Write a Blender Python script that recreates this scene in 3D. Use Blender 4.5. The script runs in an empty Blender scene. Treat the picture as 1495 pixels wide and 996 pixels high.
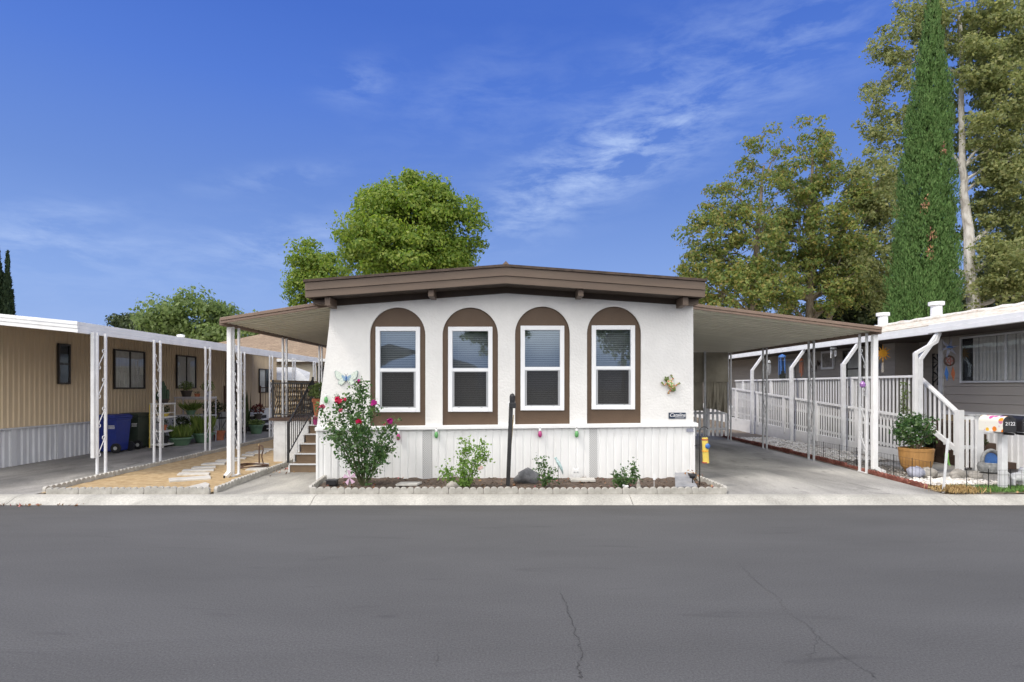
import bpy, math, random
import numpy as np
from mathutils import Vector, Matrix
random.seed(7)
RNG = np.random.default_rng(11)
SKY_STRENGTH, SUN_ENERGY, SUN_ANGLE, EXPOSURE = 0.12, 1.0, 12.0, 1.4
KD = 1.0 / (SKY_STRENGTH * 2 ** EXPOSURE)      # world colour that shows as 1.0
CLOUD_COL = (0.46 * KD, 0.60 * KD, 0.93 * KD, 1)
FILL_SKY_COL = (2.95 * KD, 2.88 * KD, 2.74 * KD, 1)
CLOUD_GAIN = 1.1
S = bpy.context.scene
COL = S.collection
R = math.radians
F, CX, CY, ZC = 830.0, 740.0, 564.0, 1.8          # survey of the photograph: focal length, level line, eye height


def at(px, py, Y):
    return Vector(((px - CX) / F * Y, Y, ZC - (py - CY) / F * Y))


# ------------------------------------------------------------------ materials
def new_mat(name):
    m = bpy.data.materials.new(name)
    m.use_nodes = True
    nt = m.node_tree
    return m, nt, nt.nodes['Principled BSDF'], nt.nodes['Material Output']


def N(nt, typ, **kw):
    n = nt.nodes.new(typ)
    for k, v in kw.items():
        if k.startswith('i_'):
            key = k[2:]
            n.inputs[int(key) if key.isdigit() else key.replace('_', ' ')].default_value = v
        else:
            setattr(n, k, v)
    return n


def L(nt, a, b):
    nt.links.new(a, b)


def ramp(nt, stops):
    r = nt.nodes.new('ShaderNodeValToRGB')
    el = r.color_ramp.elements
    while len(el) < len(stops):
        el.new(0.5)
    for e, (p, c) in zip(el, stops):
        e.position = p
        e.color = (c[0], c[1], c[2], 1) if hasattr(c, '__len__') else (c, c, c, 1)
    return r


def paint(name, col, rough=0.6, var=0.10, scale=3.0, bump=0.15, bscale=60.0, dirt=0.0, stretch=(1, 1, 1), metallic=0.0, dirtcol=(0.16, 0.13, 0.09), spec=0.5, dscale=1.7):
    """a painted / coated surface: blotchy tone, fine bump and irregular dirt"""
    m, nt, p, o = new_mat(name)
    tc = N(nt, 'ShaderNodeTexCoord')
    mp = N(nt, 'ShaderNodeMapping')
    mp.inputs['Scale'].default_value = stretch
    L(nt, tc.outputs['Object'], mp.inputs['Vector'])
    n1 = N(nt, 'ShaderNodeTexNoise', i_Scale=scale, i_Detail=6.0, i_Roughness=0.6)
    L(nt, mp.outputs[0], n1.inputs['Vector'])
    lo = tuple(max(0, c * (1 - var)) for c in col)
    hi = tuple(min(1, c * (1 + var)) for c in col)
    r = ramp(nt, [(0.3, lo), (0.7, hi)])
    L(nt, n1.outputs['Fac'], r.inputs[0])
    out = r.outputs[0]
    if dirt > 0:
        n2 = N(nt, 'ShaderNodeTexNoise', i_Scale=dscale, i_Detail=9.0, i_Roughness=0.7)
        L(nt, mp.outputs[0], n2.inputs['Vector'])
        r2 = ramp(nt, [(0.48, 0.0), (0.78, dirt)])
        L(nt, n2.outputs['Fac'], r2.inputs[0])
        mx = N(nt, 'ShaderNodeMixRGB')
        mx.inputs[2].default_value = (*dirtcol, 1)
        L(nt, r2.outputs[0], mx.inputs[0])
        L(nt, out, mx.inputs[1])
        out = mx.outputs[0]
    L(nt, out, p.inputs['Base Color'])
    p.inputs['Roughness'].default_value = rough
    p.inputs['Metallic'].default_value = metallic
    p.inputs['Specular IOR Level'].default_value = spec
    if bump > 0:
        n3 = N(nt, 'ShaderNodeTexNoise', i_Scale=bscale, i_Detail=4.0)
        L(nt, tc.outputs['Object'], n3.inputs['Vector'])
        b = N(nt, 'ShaderNodeBump', i_Strength=bump, i_Distance=0.01)
        L(nt, n3.outputs['Fac'], b.inputs['Height'])
        L(nt, b.outputs[0], p.inputs['Normal'])
    return m


def leaf_mat(name, cols, trans=0.3, rough=0.55, spec=0.35):
    m, nt, p, o = new_mat(name)
    g = N(nt, 'ShaderNodeNewGeometry')
    k = len(cols)
    r = ramp(nt, [(i / max(1, k - 1), c) for i, c in enumerate(cols)])
    L(nt, g.outputs['Random Per Island'], r.inputs[0])
    L(nt, r.outputs[0], p.inputs['Base Color'])
    p.inputs['Roughness'].default_value = rough
    p.inputs['Specular IOR Level'].default_value = spec
    t = N(nt, 'ShaderNodeBsdfTranslucent')
    hs = N(nt, 'ShaderNodeHueSaturation', i_Saturation=1.08, i_Value=1.9)
    L(nt, r.outputs[0], hs.inputs['Color'])
    L(nt, hs.outputs[0], t.inputs['Color'])
    mx = N(nt, 'ShaderNodeMixShader', i_0=trans)
    L(nt, p.outputs[0], mx.inputs[1])
    L(nt, t.outputs[0], mx.inputs[2])
    L(nt, mx.outputs[0], o.inputs['Surface'])
    return m


def glass_mat(name, refl=0.35, tint=(0.75, 0.8, 0.82)):
    m, nt, p, o = new_mat(name)
    nt.nodes.remove(p)
    t = N(nt, 'ShaderNodeBsdfTransparent')
    t.inputs[0].default_value = (*tint, 1)
    g = N(nt, 'ShaderNodeBsdfGlossy', i_Roughness=0.02)
    g.inputs[0].default_value = (0.74, 0.88, 1.0, 1)
    tc = N(nt, 'ShaderNodeTexCoord')
    nz = N(nt, 'ShaderNodeTexNoise', i_Scale=1.6, i_Detail=1.0)
    L(nt, tc.outputs['Object'], nz.inputs['Vector'])
    b = N(nt, 'ShaderNodeBump', i_Strength=0.012, i_Distance=0.2)
    L(nt, nz.outputs['Fac'], b.inputs['Height'])
    L(nt, b.outputs[0], g.inputs['Normal'])
    mx = N(nt, 'ShaderNodeMixShader', i_0=refl)
    L(nt, t.outputs[0], mx.inputs[1])
    L(nt, g.outputs[0], mx.inputs[2])
    L(nt, mx.outputs[0], o.inputs['Surface'])
    return m


def screen_mat(name):
    m, nt, p, o = new_mat(name)
    p.inputs['Base Color'].default_value = (0.035, 0.035, 0.036, 1)
    p.inputs['Roughness'].default_value = 0.7
    t = N(nt, 'ShaderNodeBsdfTransparent')
    mx = N(nt, 'ShaderNodeMixShader', i_0=0.5)
    L(nt, t.outputs[0], mx.inputs[1])
    L(nt, p.outputs[0], mx.inputs[2])
    L(nt, mx.outputs[0], o.inputs['Surface'])
    return m


def concrete(name, col, dark, scale=0.7, stain=0.6):
    m, nt, p, o = new_mat(name)
    tc = N(nt, 'ShaderNodeTexCoord')
    mp = N(nt, 'ShaderNodeMapping')
    mp.inputs['Scale'].default_value = (1.0, 0.45, 1.0)
    mp.inputs['Rotation'].default_value = (0, 0, R(14))
    L(nt, tc.outputs['Object'], mp.inputs['Vector'])
    a = N(nt, 'ShaderNodeTexNoise', i_Scale=scale, i_Detail=8.0, i_Roughness=0.62, i_Distortion=0.4)
    L(nt, mp.outputs[0], a.inputs['Vector'])
    r = ramp(nt, [(0.33, dark), (0.50, tuple((c + d) / 2 for c, d in zip(col, dark))), (0.64, col)])
    L(nt, a.outputs['Fac'], r.inputs[0])
    b = N(nt, 'ShaderNodeTexNoise', i_Scale=38.0, i_Detail=6.0, i_Roughness=0.7)
    L(nt, tc.outputs['Object'], b.inputs['Vector'])
    r2 = ramp(nt, [(0.3, 0.70), (0.7, 1.18)])
    L(nt, b.outputs['Fac'], r2.inputs[0])
    mx = N(nt, 'ShaderNodeMixRGB', blend_type='MULTIPLY', i_0=1.0)
    L(nt, r.outputs[0], mx.inputs[1])
    L(nt, r2.outputs[0], mx.inputs[2])
    # oil drips and tyre scuffs
    c = N(nt, 'ShaderNodeTexNoise', i_Scale=2.3, i_Detail=5.0, i_Distortion=1.2)
    L(nt, mp.outputs[0], c.inputs['Vector'])
    r3 = ramp(nt, [(0.62, 0.0), (0.74, stain)])
    L(nt, c.outputs['Fac'], r3.inputs[0])
    m2 = N(nt, 'ShaderNodeMixRGB')
    m2.inputs[2].default_value = (*[d * 0.55 for d in dark], 1)
    L(nt, r3.outputs[0], m2.inputs[0])
    L(nt, mx.outputs[0], m2.inputs[1])
    L(nt, m2.outputs[0], p.inputs['Base Color'])
    p.inputs['Roughness'].default_value = 0.85
    bp = N(nt, 'ShaderNodeBump', i_Strength=0.25, i_Distance=0.006)
    L(nt, b.outputs['Fac'], bp.inputs['Height'])
    L(nt, bp.outputs[0], p.inputs['Normal'])
    return m


def asphalt(name):
    m, nt, p, o = new_mat(name)
    tc = N(nt, 'ShaderNodeTexCoord')
    mp = N(nt, 'ShaderNodeMapping')
    mp.inputs['Scale'].default_value = (0.30, 1.0, 1.0)
    mp.inputs['Rotation'].default_value = (0, 0, R(7))
    L(nt, tc.outputs['Object'], mp.inputs['Vector'])
    a = N(nt, 'ShaderNodeTexNoise', i_Scale=0.9, i_Detail=7.0, i_Roughness=0.6, i_Distortion=0.3)
    L(nt, mp.outputs[0], a.inputs['Vector'])
    r = ramp(nt, [(0.25, (0.080, 0.0797, 0.0792)), (0.5, (0.095, 0.0948, 0.0943)), (0.75, (0.110, 0.1098, 0.1093))])
    L(nt, a.outputs['Fac'], r.inputs[0])
    b = N(nt, 'ShaderNodeTexNoise', i_Scale=62.0, i_Detail=6.0, i_Roughness=0.85)
    L(nt, tc.outputs['Object'], b.inputs['Vector'])
    r2 = ramp(nt, [(0.30, 0.50), (0.70, 1.50)])
    L(nt, b.outputs['Fac'], r2.inputs[0])
    mx = N(nt, 'ShaderNodeMixRGB', blend_type='MULTIPLY', i_0=1.0)
    L(nt, r.outputs[0], mx.inputs[1])
    L(nt, r2.outputs[0], mx.inputs[2])
    # dark scuffs
    mp2 = N(nt, 'ShaderNodeMapping')
    mp2.inputs['Scale'].default_value = (0.5, 3.0, 1)
    L(nt, tc.outputs['Object'], mp2.inputs['Vector'])
    c = N(nt, 'ShaderNodeTexNoise', i_Scale=1.4, i_Detail=5.0, i_Distortion=0.8)
    L(nt, mp2.outputs[0], c.inputs['Vector'])
    r3 = ramp(nt, [(0.62, 0.0), (0.76, 0.45)])
    L(nt, c.outputs['Fac'], r3.inputs[0])
    m2 = N(nt, 'ShaderNodeMixRGB')
    m2.inputs[2].default_value = (0.045, 0.045, 0.046, 1)
    L(nt, r3.outputs[0], m2.inputs[0])
    L(nt, mx.outputs[0], m2.inputs[1])
    # pale flecks of grit
    v = N(nt, 'ShaderNodeTexVoronoi', i_Scale=9.0, i_Randomness=1.0)
    L(nt, tc.outputs['Object'], v.inputs['Vector'])
    r4 = ramp(nt, [(0.0, 1.0), (0.045, 0.0)])
    L(nt, v.outputs['Distance'], r4.inputs[0])
    sel = N(nt, 'ShaderNodeMath', operation='GREATER_THAN', i_1=0.93)
    sx = N(nt, 'ShaderNodeSeparateColor')
    L(nt, v.outputs['Color'], sx.inputs[0])
    L(nt, sx.outputs[0], sel.inputs[0])
    ml = N(nt, 'ShaderNodeMath', operation='MULTIPLY')
    L(nt, r4.outputs[0], ml.inputs[0])
    L(nt, sel.outputs[0], ml.inputs[1])
    m3 = N(nt, 'ShaderNodeMixRGB')
    m3.inputs[2].default_value = (0.35, 0.34, 0.31, 1)
    L(nt, ml.outputs[0], m3.inputs[0])
    L(nt, m2.outputs[0], m3.inputs[1])
    # dust and tyre dirt gathered in the gutter, uneven along its length
    sp = N(nt, 'ShaderNodeSeparateXYZ')
    L(nt, tc.outputs['Object'], sp.inputs[0])
    gd = N(nt, 'ShaderNodeMapRange')
    gd.inputs['From Min'].default_value = 4.35
    gd.inputs['From Max'].default_value = 5.16
    L(nt, sp.outputs[1], gd.inputs['Value'])
    gn = N(nt, 'ShaderNodeTexNoise', i_Scale=1.1, i_Detail=8.0, i_Roughness=0.7)
    L(nt, mp2.outputs[0], gn.inputs['Vector'])
    gr = ramp(nt, [(0.35, 0.0), (0.65, 0.75)])
    L(nt, gn.outputs['Fac'], gr.inputs[0])
    gm_ = N(nt, 'ShaderNodeMath', operation='MULTIPLY')
    L(nt, gd.outputs[0], gm_.inputs[0])
    L(nt, gr.outputs[0], gm_.inputs[1])
    m4 = N(nt, 'ShaderNodeMixRGB')
    m4.inputs[2].default_value = (0.062, 0.058, 0.052, 1)
    L(nt, gm_.outputs[0], m4.inputs[0])
    L(nt, m3.outputs[0], m4.inputs[1])
    L(nt, m4.outputs[0], p.inputs['Base Color'])
    p.inputs['Roughness'].default_value = 0.82
    p.inputs['Specular IOR Level'].default_value = 0.3
    bp = N(nt, 'ShaderNodeBump', i_Strength=0.5, i_Distance=0.006)
    L(nt, b.outputs['Fac'], bp.inputs['Height'])
    L(nt, bp.outputs[0], p.inputs['Normal'])
    return m


def dotted(name, col, dark, scale):
    m, nt, p, o = new_mat(name)
    tc = N(nt, 'ShaderNodeTexCoord')
    mp = N(nt, 'ShaderNodeMapping')
    mp.inputs['Rotation'].default_value = (0, R(45), 0)
    L(nt, tc.outputs['Object'], mp.inputs['Vector'])
    c = N(nt, 'ShaderNodeTexVoronoi', i_Scale=scale, i_Randomness=0.0)
    L(nt, mp.outputs[0], c.inputs['Vector'])
    r = ramp(nt, [(0.34, dark), (0.42, col)])
    L(nt, c.outputs['Distance'], r.inputs[0])
    L(nt, r.outputs[0], p.inputs['Base Color'])
    p.inputs['Roughness'].default_value = 0.6
    return m


def floral(name):
    m, nt, p, o = new_mat(name)
    tc = N(nt, 'ShaderNodeTexCoord')
    v = N(nt, 'ShaderNodeTexVoronoi', i_Scale=9.5)
    L(nt, tc.outputs['Object'], v.inputs['Vector'])
    s = N(nt, 'ShaderNodeSeparateColor')
    L(nt, v.outputs['Color'], s.inputs[0])
    hue = ramp(nt, [(0.0, (0.85, 0.18, 0.02)), (0.3, (0.9, 0.55, 0.03)), (0.5, (0.65, 0.08, 0.35)), (0.75, (0.45, 0.3, 0.6)), (1.0, (0.8, 0.2, 0.2))])
    L(nt, s.outputs[0], hue.inputs[0])
    core = ramp(nt, [(0.36, 1.0), (0.48, 0.0)])
    L(nt, v.outputs['Distance'], core.inputs[0])
    mx = N(nt, 'ShaderNodeMixRGB')
    mx.inputs[1].default_value = (0.86, 0.84, 0.75, 1)
    L(nt, core.outputs[0], mx.inputs[0])
    L(nt, hue.outputs[0], mx.inputs[2])
    L(nt, mx.outputs[0], p.inputs['Base Color'])
    p.inputs['Roughness'].default_value = 0.4
    return m


def spotted(name, base, cols, scale=26, lo=0.3):
    m, nt, p, o = new_mat(name)
    tc = N(nt, 'ShaderNodeTexCoord')
    v = N(nt, 'ShaderNodeTexVoronoi', i_Scale=scale)
    L(nt, tc.outputs['Object'], v.inputs['Vector'])
    s = N(nt, 'ShaderNodeSeparateColor')
    L(nt, v.outputs['Color'], s.inputs[0])
    hue = ramp(nt, [(i / max(1, len(cols) - 1), c) for i, c in enumerate(cols)])
    hue.color_ramp.interpolation = 'CONSTANT'
    L(nt, s.outputs[0], hue.inputs[0])
    L(nt, hue.outputs[0], p.inputs['Base Color'])
    p.inputs['Roughness'].default_value = 0.45
    return m


def bark_mat(name, cols, scale=6):
    m, nt, p, o = new_mat(name)
    tc = N(nt, 'ShaderNodeTexCoord')
    mp = N(nt, 'ShaderNodeMapping')
    mp.inputs['Scale'].default_value = (1, 1, 0.45)
    L(nt, tc.outputs['Object'], mp.inputs['Vector'])
    v = N(nt, 'ShaderNodeTexNoise', i_Scale=scale, i_Detail=6.0, i_Distortion=1.0)
    L(nt, mp.outputs[0], v.inputs['Vector'])
    r = ramp(nt, [(0.3 + 0.4 * i / (len(cols) - 1), c) for i, c in enumerate(cols)])
    L(nt, v.outputs['Fac'], r.inputs[0])
    L(nt, r.outputs[0], p.inputs['Base Color'])
    p.inputs['Roughness'].default_value = 0.9
    b = N(nt, 'ShaderNodeBump', i_Strength=0.5, i_Distance=0.03)
    L(nt, v.outputs['Fac'], b.inputs['Height'])
    L(nt, b.outputs[0], p.inputs['Normal'])
    return m


def stone_mat(name, cols, scale=5, bump=0.5):
    m, nt, p, o = new_mat(name)
    tc = N(nt, 'ShaderNodeTexCoord')
    v = N(nt, 'ShaderNodeTexNoise', i_Scale=scale, i_Detail=9.0, i_Roughness=0.65)
    L(nt, tc.outputs['Object'], v.inputs['Vector'])
    r = ramp(nt, [(0.3 + 0.4 * i / (len(cols) - 1), c) for i, c in enumerate(cols)])
    L(nt, v.outputs['Fac'], r.inputs[0])
    L(nt, r.outputs[0], p.inputs['Base Color'])
    p.inputs['Roughness'].default_value = 0.85
    b = N(nt, 'ShaderNodeBump', i_Strength=bump, i_Distance=0.02)
    L(nt, v.outputs['Fac'], b.inputs['Height'])
    L(nt, b.outputs[0], p.inputs['Normal'])
    return m


def island_mat(name, cols, rough=0.8):
    m, nt, p, o = new_mat(name)
    g = N(nt, 'ShaderNodeNewGeometry')
    r = ramp(nt, [(i / max(1, len(cols) - 1), c) for i, c in enumerate(cols)])
    L(nt, g.outputs['Random Per Island'], r.inputs[0])
    L(nt, r.outputs[0], p.inputs['Base Color'])
    p.inputs['Roughness'].default_value = rough
    return m


def shingle_mat(name, cols):
    m, nt, p, o = new_mat(name)
    tc = N(nt, 'ShaderNodeTexCoord')
    br = N(nt, 'ShaderNodeTexBrick', i_Scale=1.0)
    br.inputs['Brick Width'].default_value = 0.3
    br.inputs['Row Height'].default_value = 0.16
    br.inputs['Mortar Size'].default_value = 0.008
    br.inputs['Color1'].default_value = (*cols[0], 1)
    br.inputs['Color2'].default_value = (*cols[1], 1)
    br.inputs['Mortar'].default_value = (*[c * 0.6 for c in cols[0]], 1)
    L(nt, tc.outputs['Object'], br.inputs['Vector'])
    n = N(nt, 'ShaderNodeTexNoise', i_Scale=9.0, i_Detail=6.0)
    L(nt, tc.outputs['Object'], n.inputs['Vector'])
    r = ramp(nt, [(0.3, 0.75), (0.7, 1.15)])
    L(nt, n.outputs['Fac'], r.inputs[0])
    mx = N(nt, 'ShaderNodeMixRGB', blend_type='MULTIPLY', i_0=1.0)
    L(nt, br.outputs[0], mx.inputs[1])
    L(nt, r.outputs[0], mx.inputs[2])
    L(nt, mx.outputs[0], p.inputs['Base Color'])
    p.inputs['Roughness'].default_value = 0.95
    return m


M = dict(
    stucco=paint('white_stucco', (0.735, 0.727, 0.712), 0.85, 0.05, 2.2, 0.85, 24, 0.10, dirtcol=(0.45, 0.43, 0.40)),
    white=paint('white_paint', (0.80, 0.805, 0.81), 0.5, 0.05, 4, 0.12, 70, 0.22, dirtcol=(0.42, 0.40, 0.37)),
    white_old=paint('weathered_white_paint', (0.64, 0.65, 0.66), 0.55, 0.12, 5, 0.2, 60, 0.45, dirtcol=(0.33, 0.32, 0.31)),
    vinyl=paint('white_vinyl', (0.82, 0.83, 0.85), 0.35, 0.02, 3, 0.0),
    skirt=paint('white_skirting', (0.77, 0.775, 0.775), 0.5, 0.05, 2.4, 0.1, 60, 0.24, (2, 2, 0.5), dirtcol=(0.40, 0.37, 0.34)),
    brown=paint('brown_paint', (0.100, 0.062, 0.037), 0.6, 0.12, 2.5, 0.3, 40, 0.15),
    fascia=paint('brown_fascia', (0.115, 0.080, 0.058), 0.55, 0.14, 2.0, 0.15, 50, 0.25, (0.5, 1, 4)),
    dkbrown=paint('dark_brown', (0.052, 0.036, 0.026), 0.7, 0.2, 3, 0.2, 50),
    shingle=paint('roof_shingle', (0.07, 0.05, 0.04), 0.95, 0.35, 9, 0.6, 60),
    awn_under=paint('awning_underside', (0.68, 0.66, 0.54), 0.6, 0.08, 1.0, 0.05, 40, 0.22, (0.6, 3, 1)),
    awn_trim=paint('awning_trim', (0.20, 0.135, 0.10), 0.5, 0.12, 3, 0.1, 50, 0.3),
    galv=paint('galvanised', (0.50, 0.51, 0.52), 0.5, 0.18, 9, 0.1, 60, 0.6, dirtcol=(0.25, 0.26, 0.26)),
    post=paint('post_white', (0.74, 0.75, 0.77), 0.5, 0.06, 6, 0.1, 60, 0.35, dirtcol=(0.38, 0.36, 0.34), dscale=4),
    stepbrown=paint('step_brown', (0.19, 0.130, 0.080), 0.6, 0.12, 3, 0.2, 40, 0.2),
    roofband=paint('stained_roof_edge', (0.70, 0.65, 0.56), 0.8, 0.10, 3, 0.4, 30, 0.7, (2, 1.6, 6), dirtcol=(0.40, 0.28, 0.17), dscale=4),
    beige=paint('beige_siding', (0.57, 0.455, 0.31), 0.6, 0.06, 1.5, 0.1, 40, 0.25, (2, 2, 0.3), dirtcol=(0.30, 0.24, 0.16)),
    lav=paint('awning_white', (0.74, 0.75, 0.80), 0.55, 0.05, 2, 0.05, 40, 0.2, dirtcol=(0.4, 0.4, 0.42)),
    metal_skirt=paint('metal_skirt', (0.56, 0.57, 0.60), 0.5, 0.10, 2.5, 0.1, 40, 0.4, (2, 2, 0.4), dirtcol=(0.30, 0.29, 0.28)),
    taupe=paint('taupe_siding', (0.42, 0.385, 0.345), 0.65, 0.08, 1.6, 0.2, 50, 0.2, (1, 0.4, 3)),
    tan=paint('tan_board', (0.36, 0.27, 0.14), 0.7, 0.15, 3, 0.1, 40, 0.3),
    roofcoat=paint('white_roof_coating', (0.74, 0.72, 0.67), 0.7, 0.08, 3, 0.3, 30, 1.0, (1.5, 1.6, 5), dirtcol=(0.36, 0.22, 0.10), dscale=3.4),
    iron=paint('black_iron', (0.018, 0.018, 0.02), 0.5, 0.3, 9, 0.1, 60),
    black=paint('black_plastic', (0.015, 0.015, 0.018), 0.45, 0.2, 9, 0.05, 60),
    blackwood=paint('black_post', (0.016, 0.016, 0.018), 0.65, 0.4, 9, 0.3, 40, 0.16, (2, 2, 0.5), dirtcol=(0.35, 0.34, 0.32), dscale=5),
    blue_bin=paint('blue_plastic', (0.018, 0.035, 0.23), 0.45, 0.12, 5, 0.05, 60, 0.15),
    green_bin=paint('dark_green_plastic', (0.030, 0.043, 0.032), 0.5, 0.2, 5, 0.05, 60, 0.2),
    terracotta=paint('terracotta', (0.40, 0.13, 0.06), 0.8, 0.18, 9, 0.2, 50, 0.35, dirtcol=(0.45, 0.32, 0.24)),
    greenpot=paint('green_glaze', (0.10, 0.19, 0.12), 0.4, 0.2, 6, 0.05, 40, 0.2),
    darkpot=paint('dark_pot', (0.045, 0.035, 0.03), 0.6, 0.2, 6, 0.1, 40),
    barrel=paint('ochre_planter', (0.40, 0.21, 0.065), 0.6, 0.22, 3.5, 0.3, 30, 0.35, (3, 3, 0.5), dirtcol=(0.2, 0.10, 0.04)),
    steel=paint('shelf_lilac', (0.48, 0.48, 0.54), 0.5, 0.1, 5, 0.05, 40, 0.3),
    yellow=paint('yellow_paint', (0.68, 0.52, 0.10), 0.5, 0.1, 6, 0.05, 40),
    tarp=paint('taupe_tarp', (0.30, 0.275, 0.215), 0.85, 0.16, 2.5, 0.3, 90, 0.3, dirtcol=(0.19, 0.17, 0.13)),
    lattice=paint('lattice_wood', (0.52, 0.40, 0.25), 0.8, 0.2, 5, 0.2, 40),
    wood=paint('brown_wood', (0.075, 0.045, 0.032), 0.75, 0.25, 4, 0.2, 40, 0.2),
    cream=paint('cream_wall', (0.55, 0.50, 0.40), 0.8, 0.06, 2, 0.2, 30, 0.2, dirtcol=(0.38, 0.33, 0.25)),
    shelf_wht=paint('shelf_white', (0.74, 0.74, 0.72), 0.5, 0.08, 6, 0.05, 40, 0.25),
    pink=paint('pink_plastic', (0.42, 0.05, 0.20), 0.3, 0.1, 8, 0.0),
    lime=paint('green_plastic', (0.12, 0.36, 0.12), 0.3, 0.1, 8, 0.0),
    violet=paint('violet_glass', (0.30, 0.14, 0.40), 0.25, 0.1, 8, 0.0),
    tealrim=paint('grey_teal', (0.20, 0.29, 0.29), 0.4, 0.35, 40, 0.05),
    teal=paint('pale_teal', (0.42, 0.56, 0.56), 0.4, 0.35, 40, 0.05),
    paleblue=paint('pale_blue_enamel', (0.24, 0.36, 0.48), 0.4, 0.3, 30, 0.0),
    blue=paint('blue_enamel', (0.05, 0.15, 0.42), 0.4, 0.2, 20, 0.0),
    wing=paint('butterfly_wing', (0.60, 0.66, 0.58), 0.4, 0.30, 55, 0.1, 60, 0.6, dirtcol=(0.30, 0.46, 0.56), dscale=35),
    frog=spotted('frog_mosaic', (0.3, 0.4, 0.1), [(0.20, 0.26, 0.05), (0.48, 0.10, 0.05), (0.55, 0.50, 0.32), (0.12, 0.28, 0.08), (0.58, 0.24, 0.10)], 42),
    frogrim=paint('frog_green', (0.10, 0.14, 0.025), 0.4, 0.4, 30, 0.0),
    navy=paint('navy_plate', (0.022, 0.035, 0.065), 0.4, 0.1, 6, 0.0),
    greyblue=paint('grey_blue_plate', (0.30, 0.31, 0.38), 0.5, 0.2, 30, 0.0),
    letter=paint('white_letter', (0.8, 0.8, 0.82), 0.5, 0.02, 6, 0.0),
    rock=stone_mat('dark_rock', [(0.06, 0.062, 0.066), (0.14, 0.142, 0.15), (0.22, 0.22, 0.225)], 5),
    palerock=stone_mat('pale_rock', [(0.20, 0.185, 0.165), (0.32, 0.30, 0.27), (0.45, 0.42, 0.38)], 7),
    flag=stone_mat('flagstone', [(0.36, 0.345, 0.315), (0.50, 0.485, 0.45), (0.60, 0.58, 0.54)], 4, 0.3),
    slate=stone_mat('slate_slab', [(0.16, 0.165, 0.18), (0.26, 0.265, 0.28), (0.33, 0.33, 0.34)], 4, 0.2),
    edging=stone_mat('concrete_edging', [(0.26, 0.25, 0.225), (0.39, 0.375, 0.34), (0.48, 0.465, 0.43)], 9, 0.35),
    brick=stone_mat('red_edging', [(0.10, 0.032, 0.024), (0.19, 0.060, 0.042), (0.28, 0.11, 0.085)], 9, 0.4),
    figure=stone_mat('white_figure', [(0.55, 0.55, 0.55), (0.72, 0.72, 0.72), (0.78, 0.78, 0.78)], 12, 0.2),
    fountain=stone_mat('fountain_stone', [(0.12, 0.125, 0.13), (0.22, 0.225, 0.225), (0.33, 0.33, 0.32)], 12, 0.5),
    asphalt=asphalt('asphalt'),
    crack=paint('crack_tar', (0.048, 0.047, 0.047), 0.9, 0.35, 20, 0.0),
    kerb=concrete('kerb_concrete', (0.52, 0.505, 0.455), (0.34, 0.33, 0.295), 1.6, 0.35),
    drive=concrete('driveway_concrete', (0.50, 0.485, 0.45), (0.20, 0.195, 0.185), 0.75, 0.6),
    drive_old=concrete('old_driveway', (0.40, 0.385, 0.36), (0.17, 0.165, 0.155), 0.9, 0.6),
    pad=concrete('entry_pad', (0.46, 0.44, 0.39), (0.20, 0.195, 0.18), 1.1, 0.3),
    sand=stone_mat('decomposed_granite', [(0.28, 0.19, 0.09), (0.40, 0.285, 0.15), (0.50, 0.38, 0.22)], 7, 0.6),
    soil=stone_mat('dark_soil', [(0.050, 0.034, 0.025), (0.088, 0.062, 0.046), (0.14, 0.105, 0.08)], 14, 0.9),
    earth=stone_mat('bare_earth', [(0.14, 0.11, 0.08), (0.20, 0.165, 0.125), (0.27, 0.225, 0.18)], 3, 0.5),
    gravel=island_mat('grey_gravel', [(0.16, 0.155, 0.145), (0.30, 0.29, 0.27), (0.42, 0.40, 0.37), (0.22, 0.19, 0.16)]),
    pebble=island_mat('white_pebble', [(0.62, 0.59, 0.54), (0.74, 0.72, 0.68), (0.52, 0.48, 0.42), (0.78, 0.77, 0.74)]),
    clod=island_mat('soil_clods', [(0.07, 0.048, 0.035), (0.12, 0.09, 0.065), (0.20, 0.14, 0.10)]),
    litter=island_mat('dry_leaves', [(0.30, 0.14, 0.05), (0.20, 0.09, 0.04), (0.38, 0.25, 0.12), (0.45, 0.10, 0.16)]),
    grass=island_mat('grass_blades', [(0.07, 0.16, 0.03), (0.12, 0.24, 0.05), (0.16, 0.28, 0.07)]),
    drygrass=island_mat('dry_grass', [(0.36, 0.24, 0.09), (0.46, 0.33, 0.15), (0.28, 0.17, 0.06)]),
    glass=glass_mat('window_glass', 0.17, (0.72, 0.77, 0.80)),
    glass_side=glass_mat('side_glass', 0.07, (0.78, 0.80, 0.81)),
    glass_dk=glass_mat('dim_glass', 0.05, (0.55, 0.55, 0.55)),
    screen=screen_mat('insect_screen'),
    screenframe=paint('screen_frame', (0.36, 0.37, 0.39), 0.4, 0.05, 6, 0.0),
    blind=paint('blind_slats', (0.27, 0.27, 0.27), 0.6, 0.04, 3, 0.0),
    blind_up=paint('blind_slats_pale', (0.30, 0.32, 0.34), 0.6, 0.04, 3, 0.0),
    curtain=paint('curtain', (0.74, 0.71, 0.66), 0.9, 0.1, 4, 0.2, 80),
    dark=paint('dark_interior', (0.02, 0.02, 0.02), 0.9, 0.1, 3, 0.0),
    shade=paint('dark_bronze_frame', (0.028, 0.022, 0.019), 0.5, 0.1, 5, 0.0),
    vent=dotted('perforated_vent', (0.62, 0.625, 0.63), (0.30, 0.30, 0.30), 40),
    floral=floral('floral_paint'),
    tan_roof=shingle_mat('tan_shingle', [(0.33, 0.245, 0.165), (0.25, 0.18, 0.12)]),
    rust=paint('rust_iron', (0.10, 0.055, 0.035), 0.7, 0.3, 8, 0.2, 40),
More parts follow.
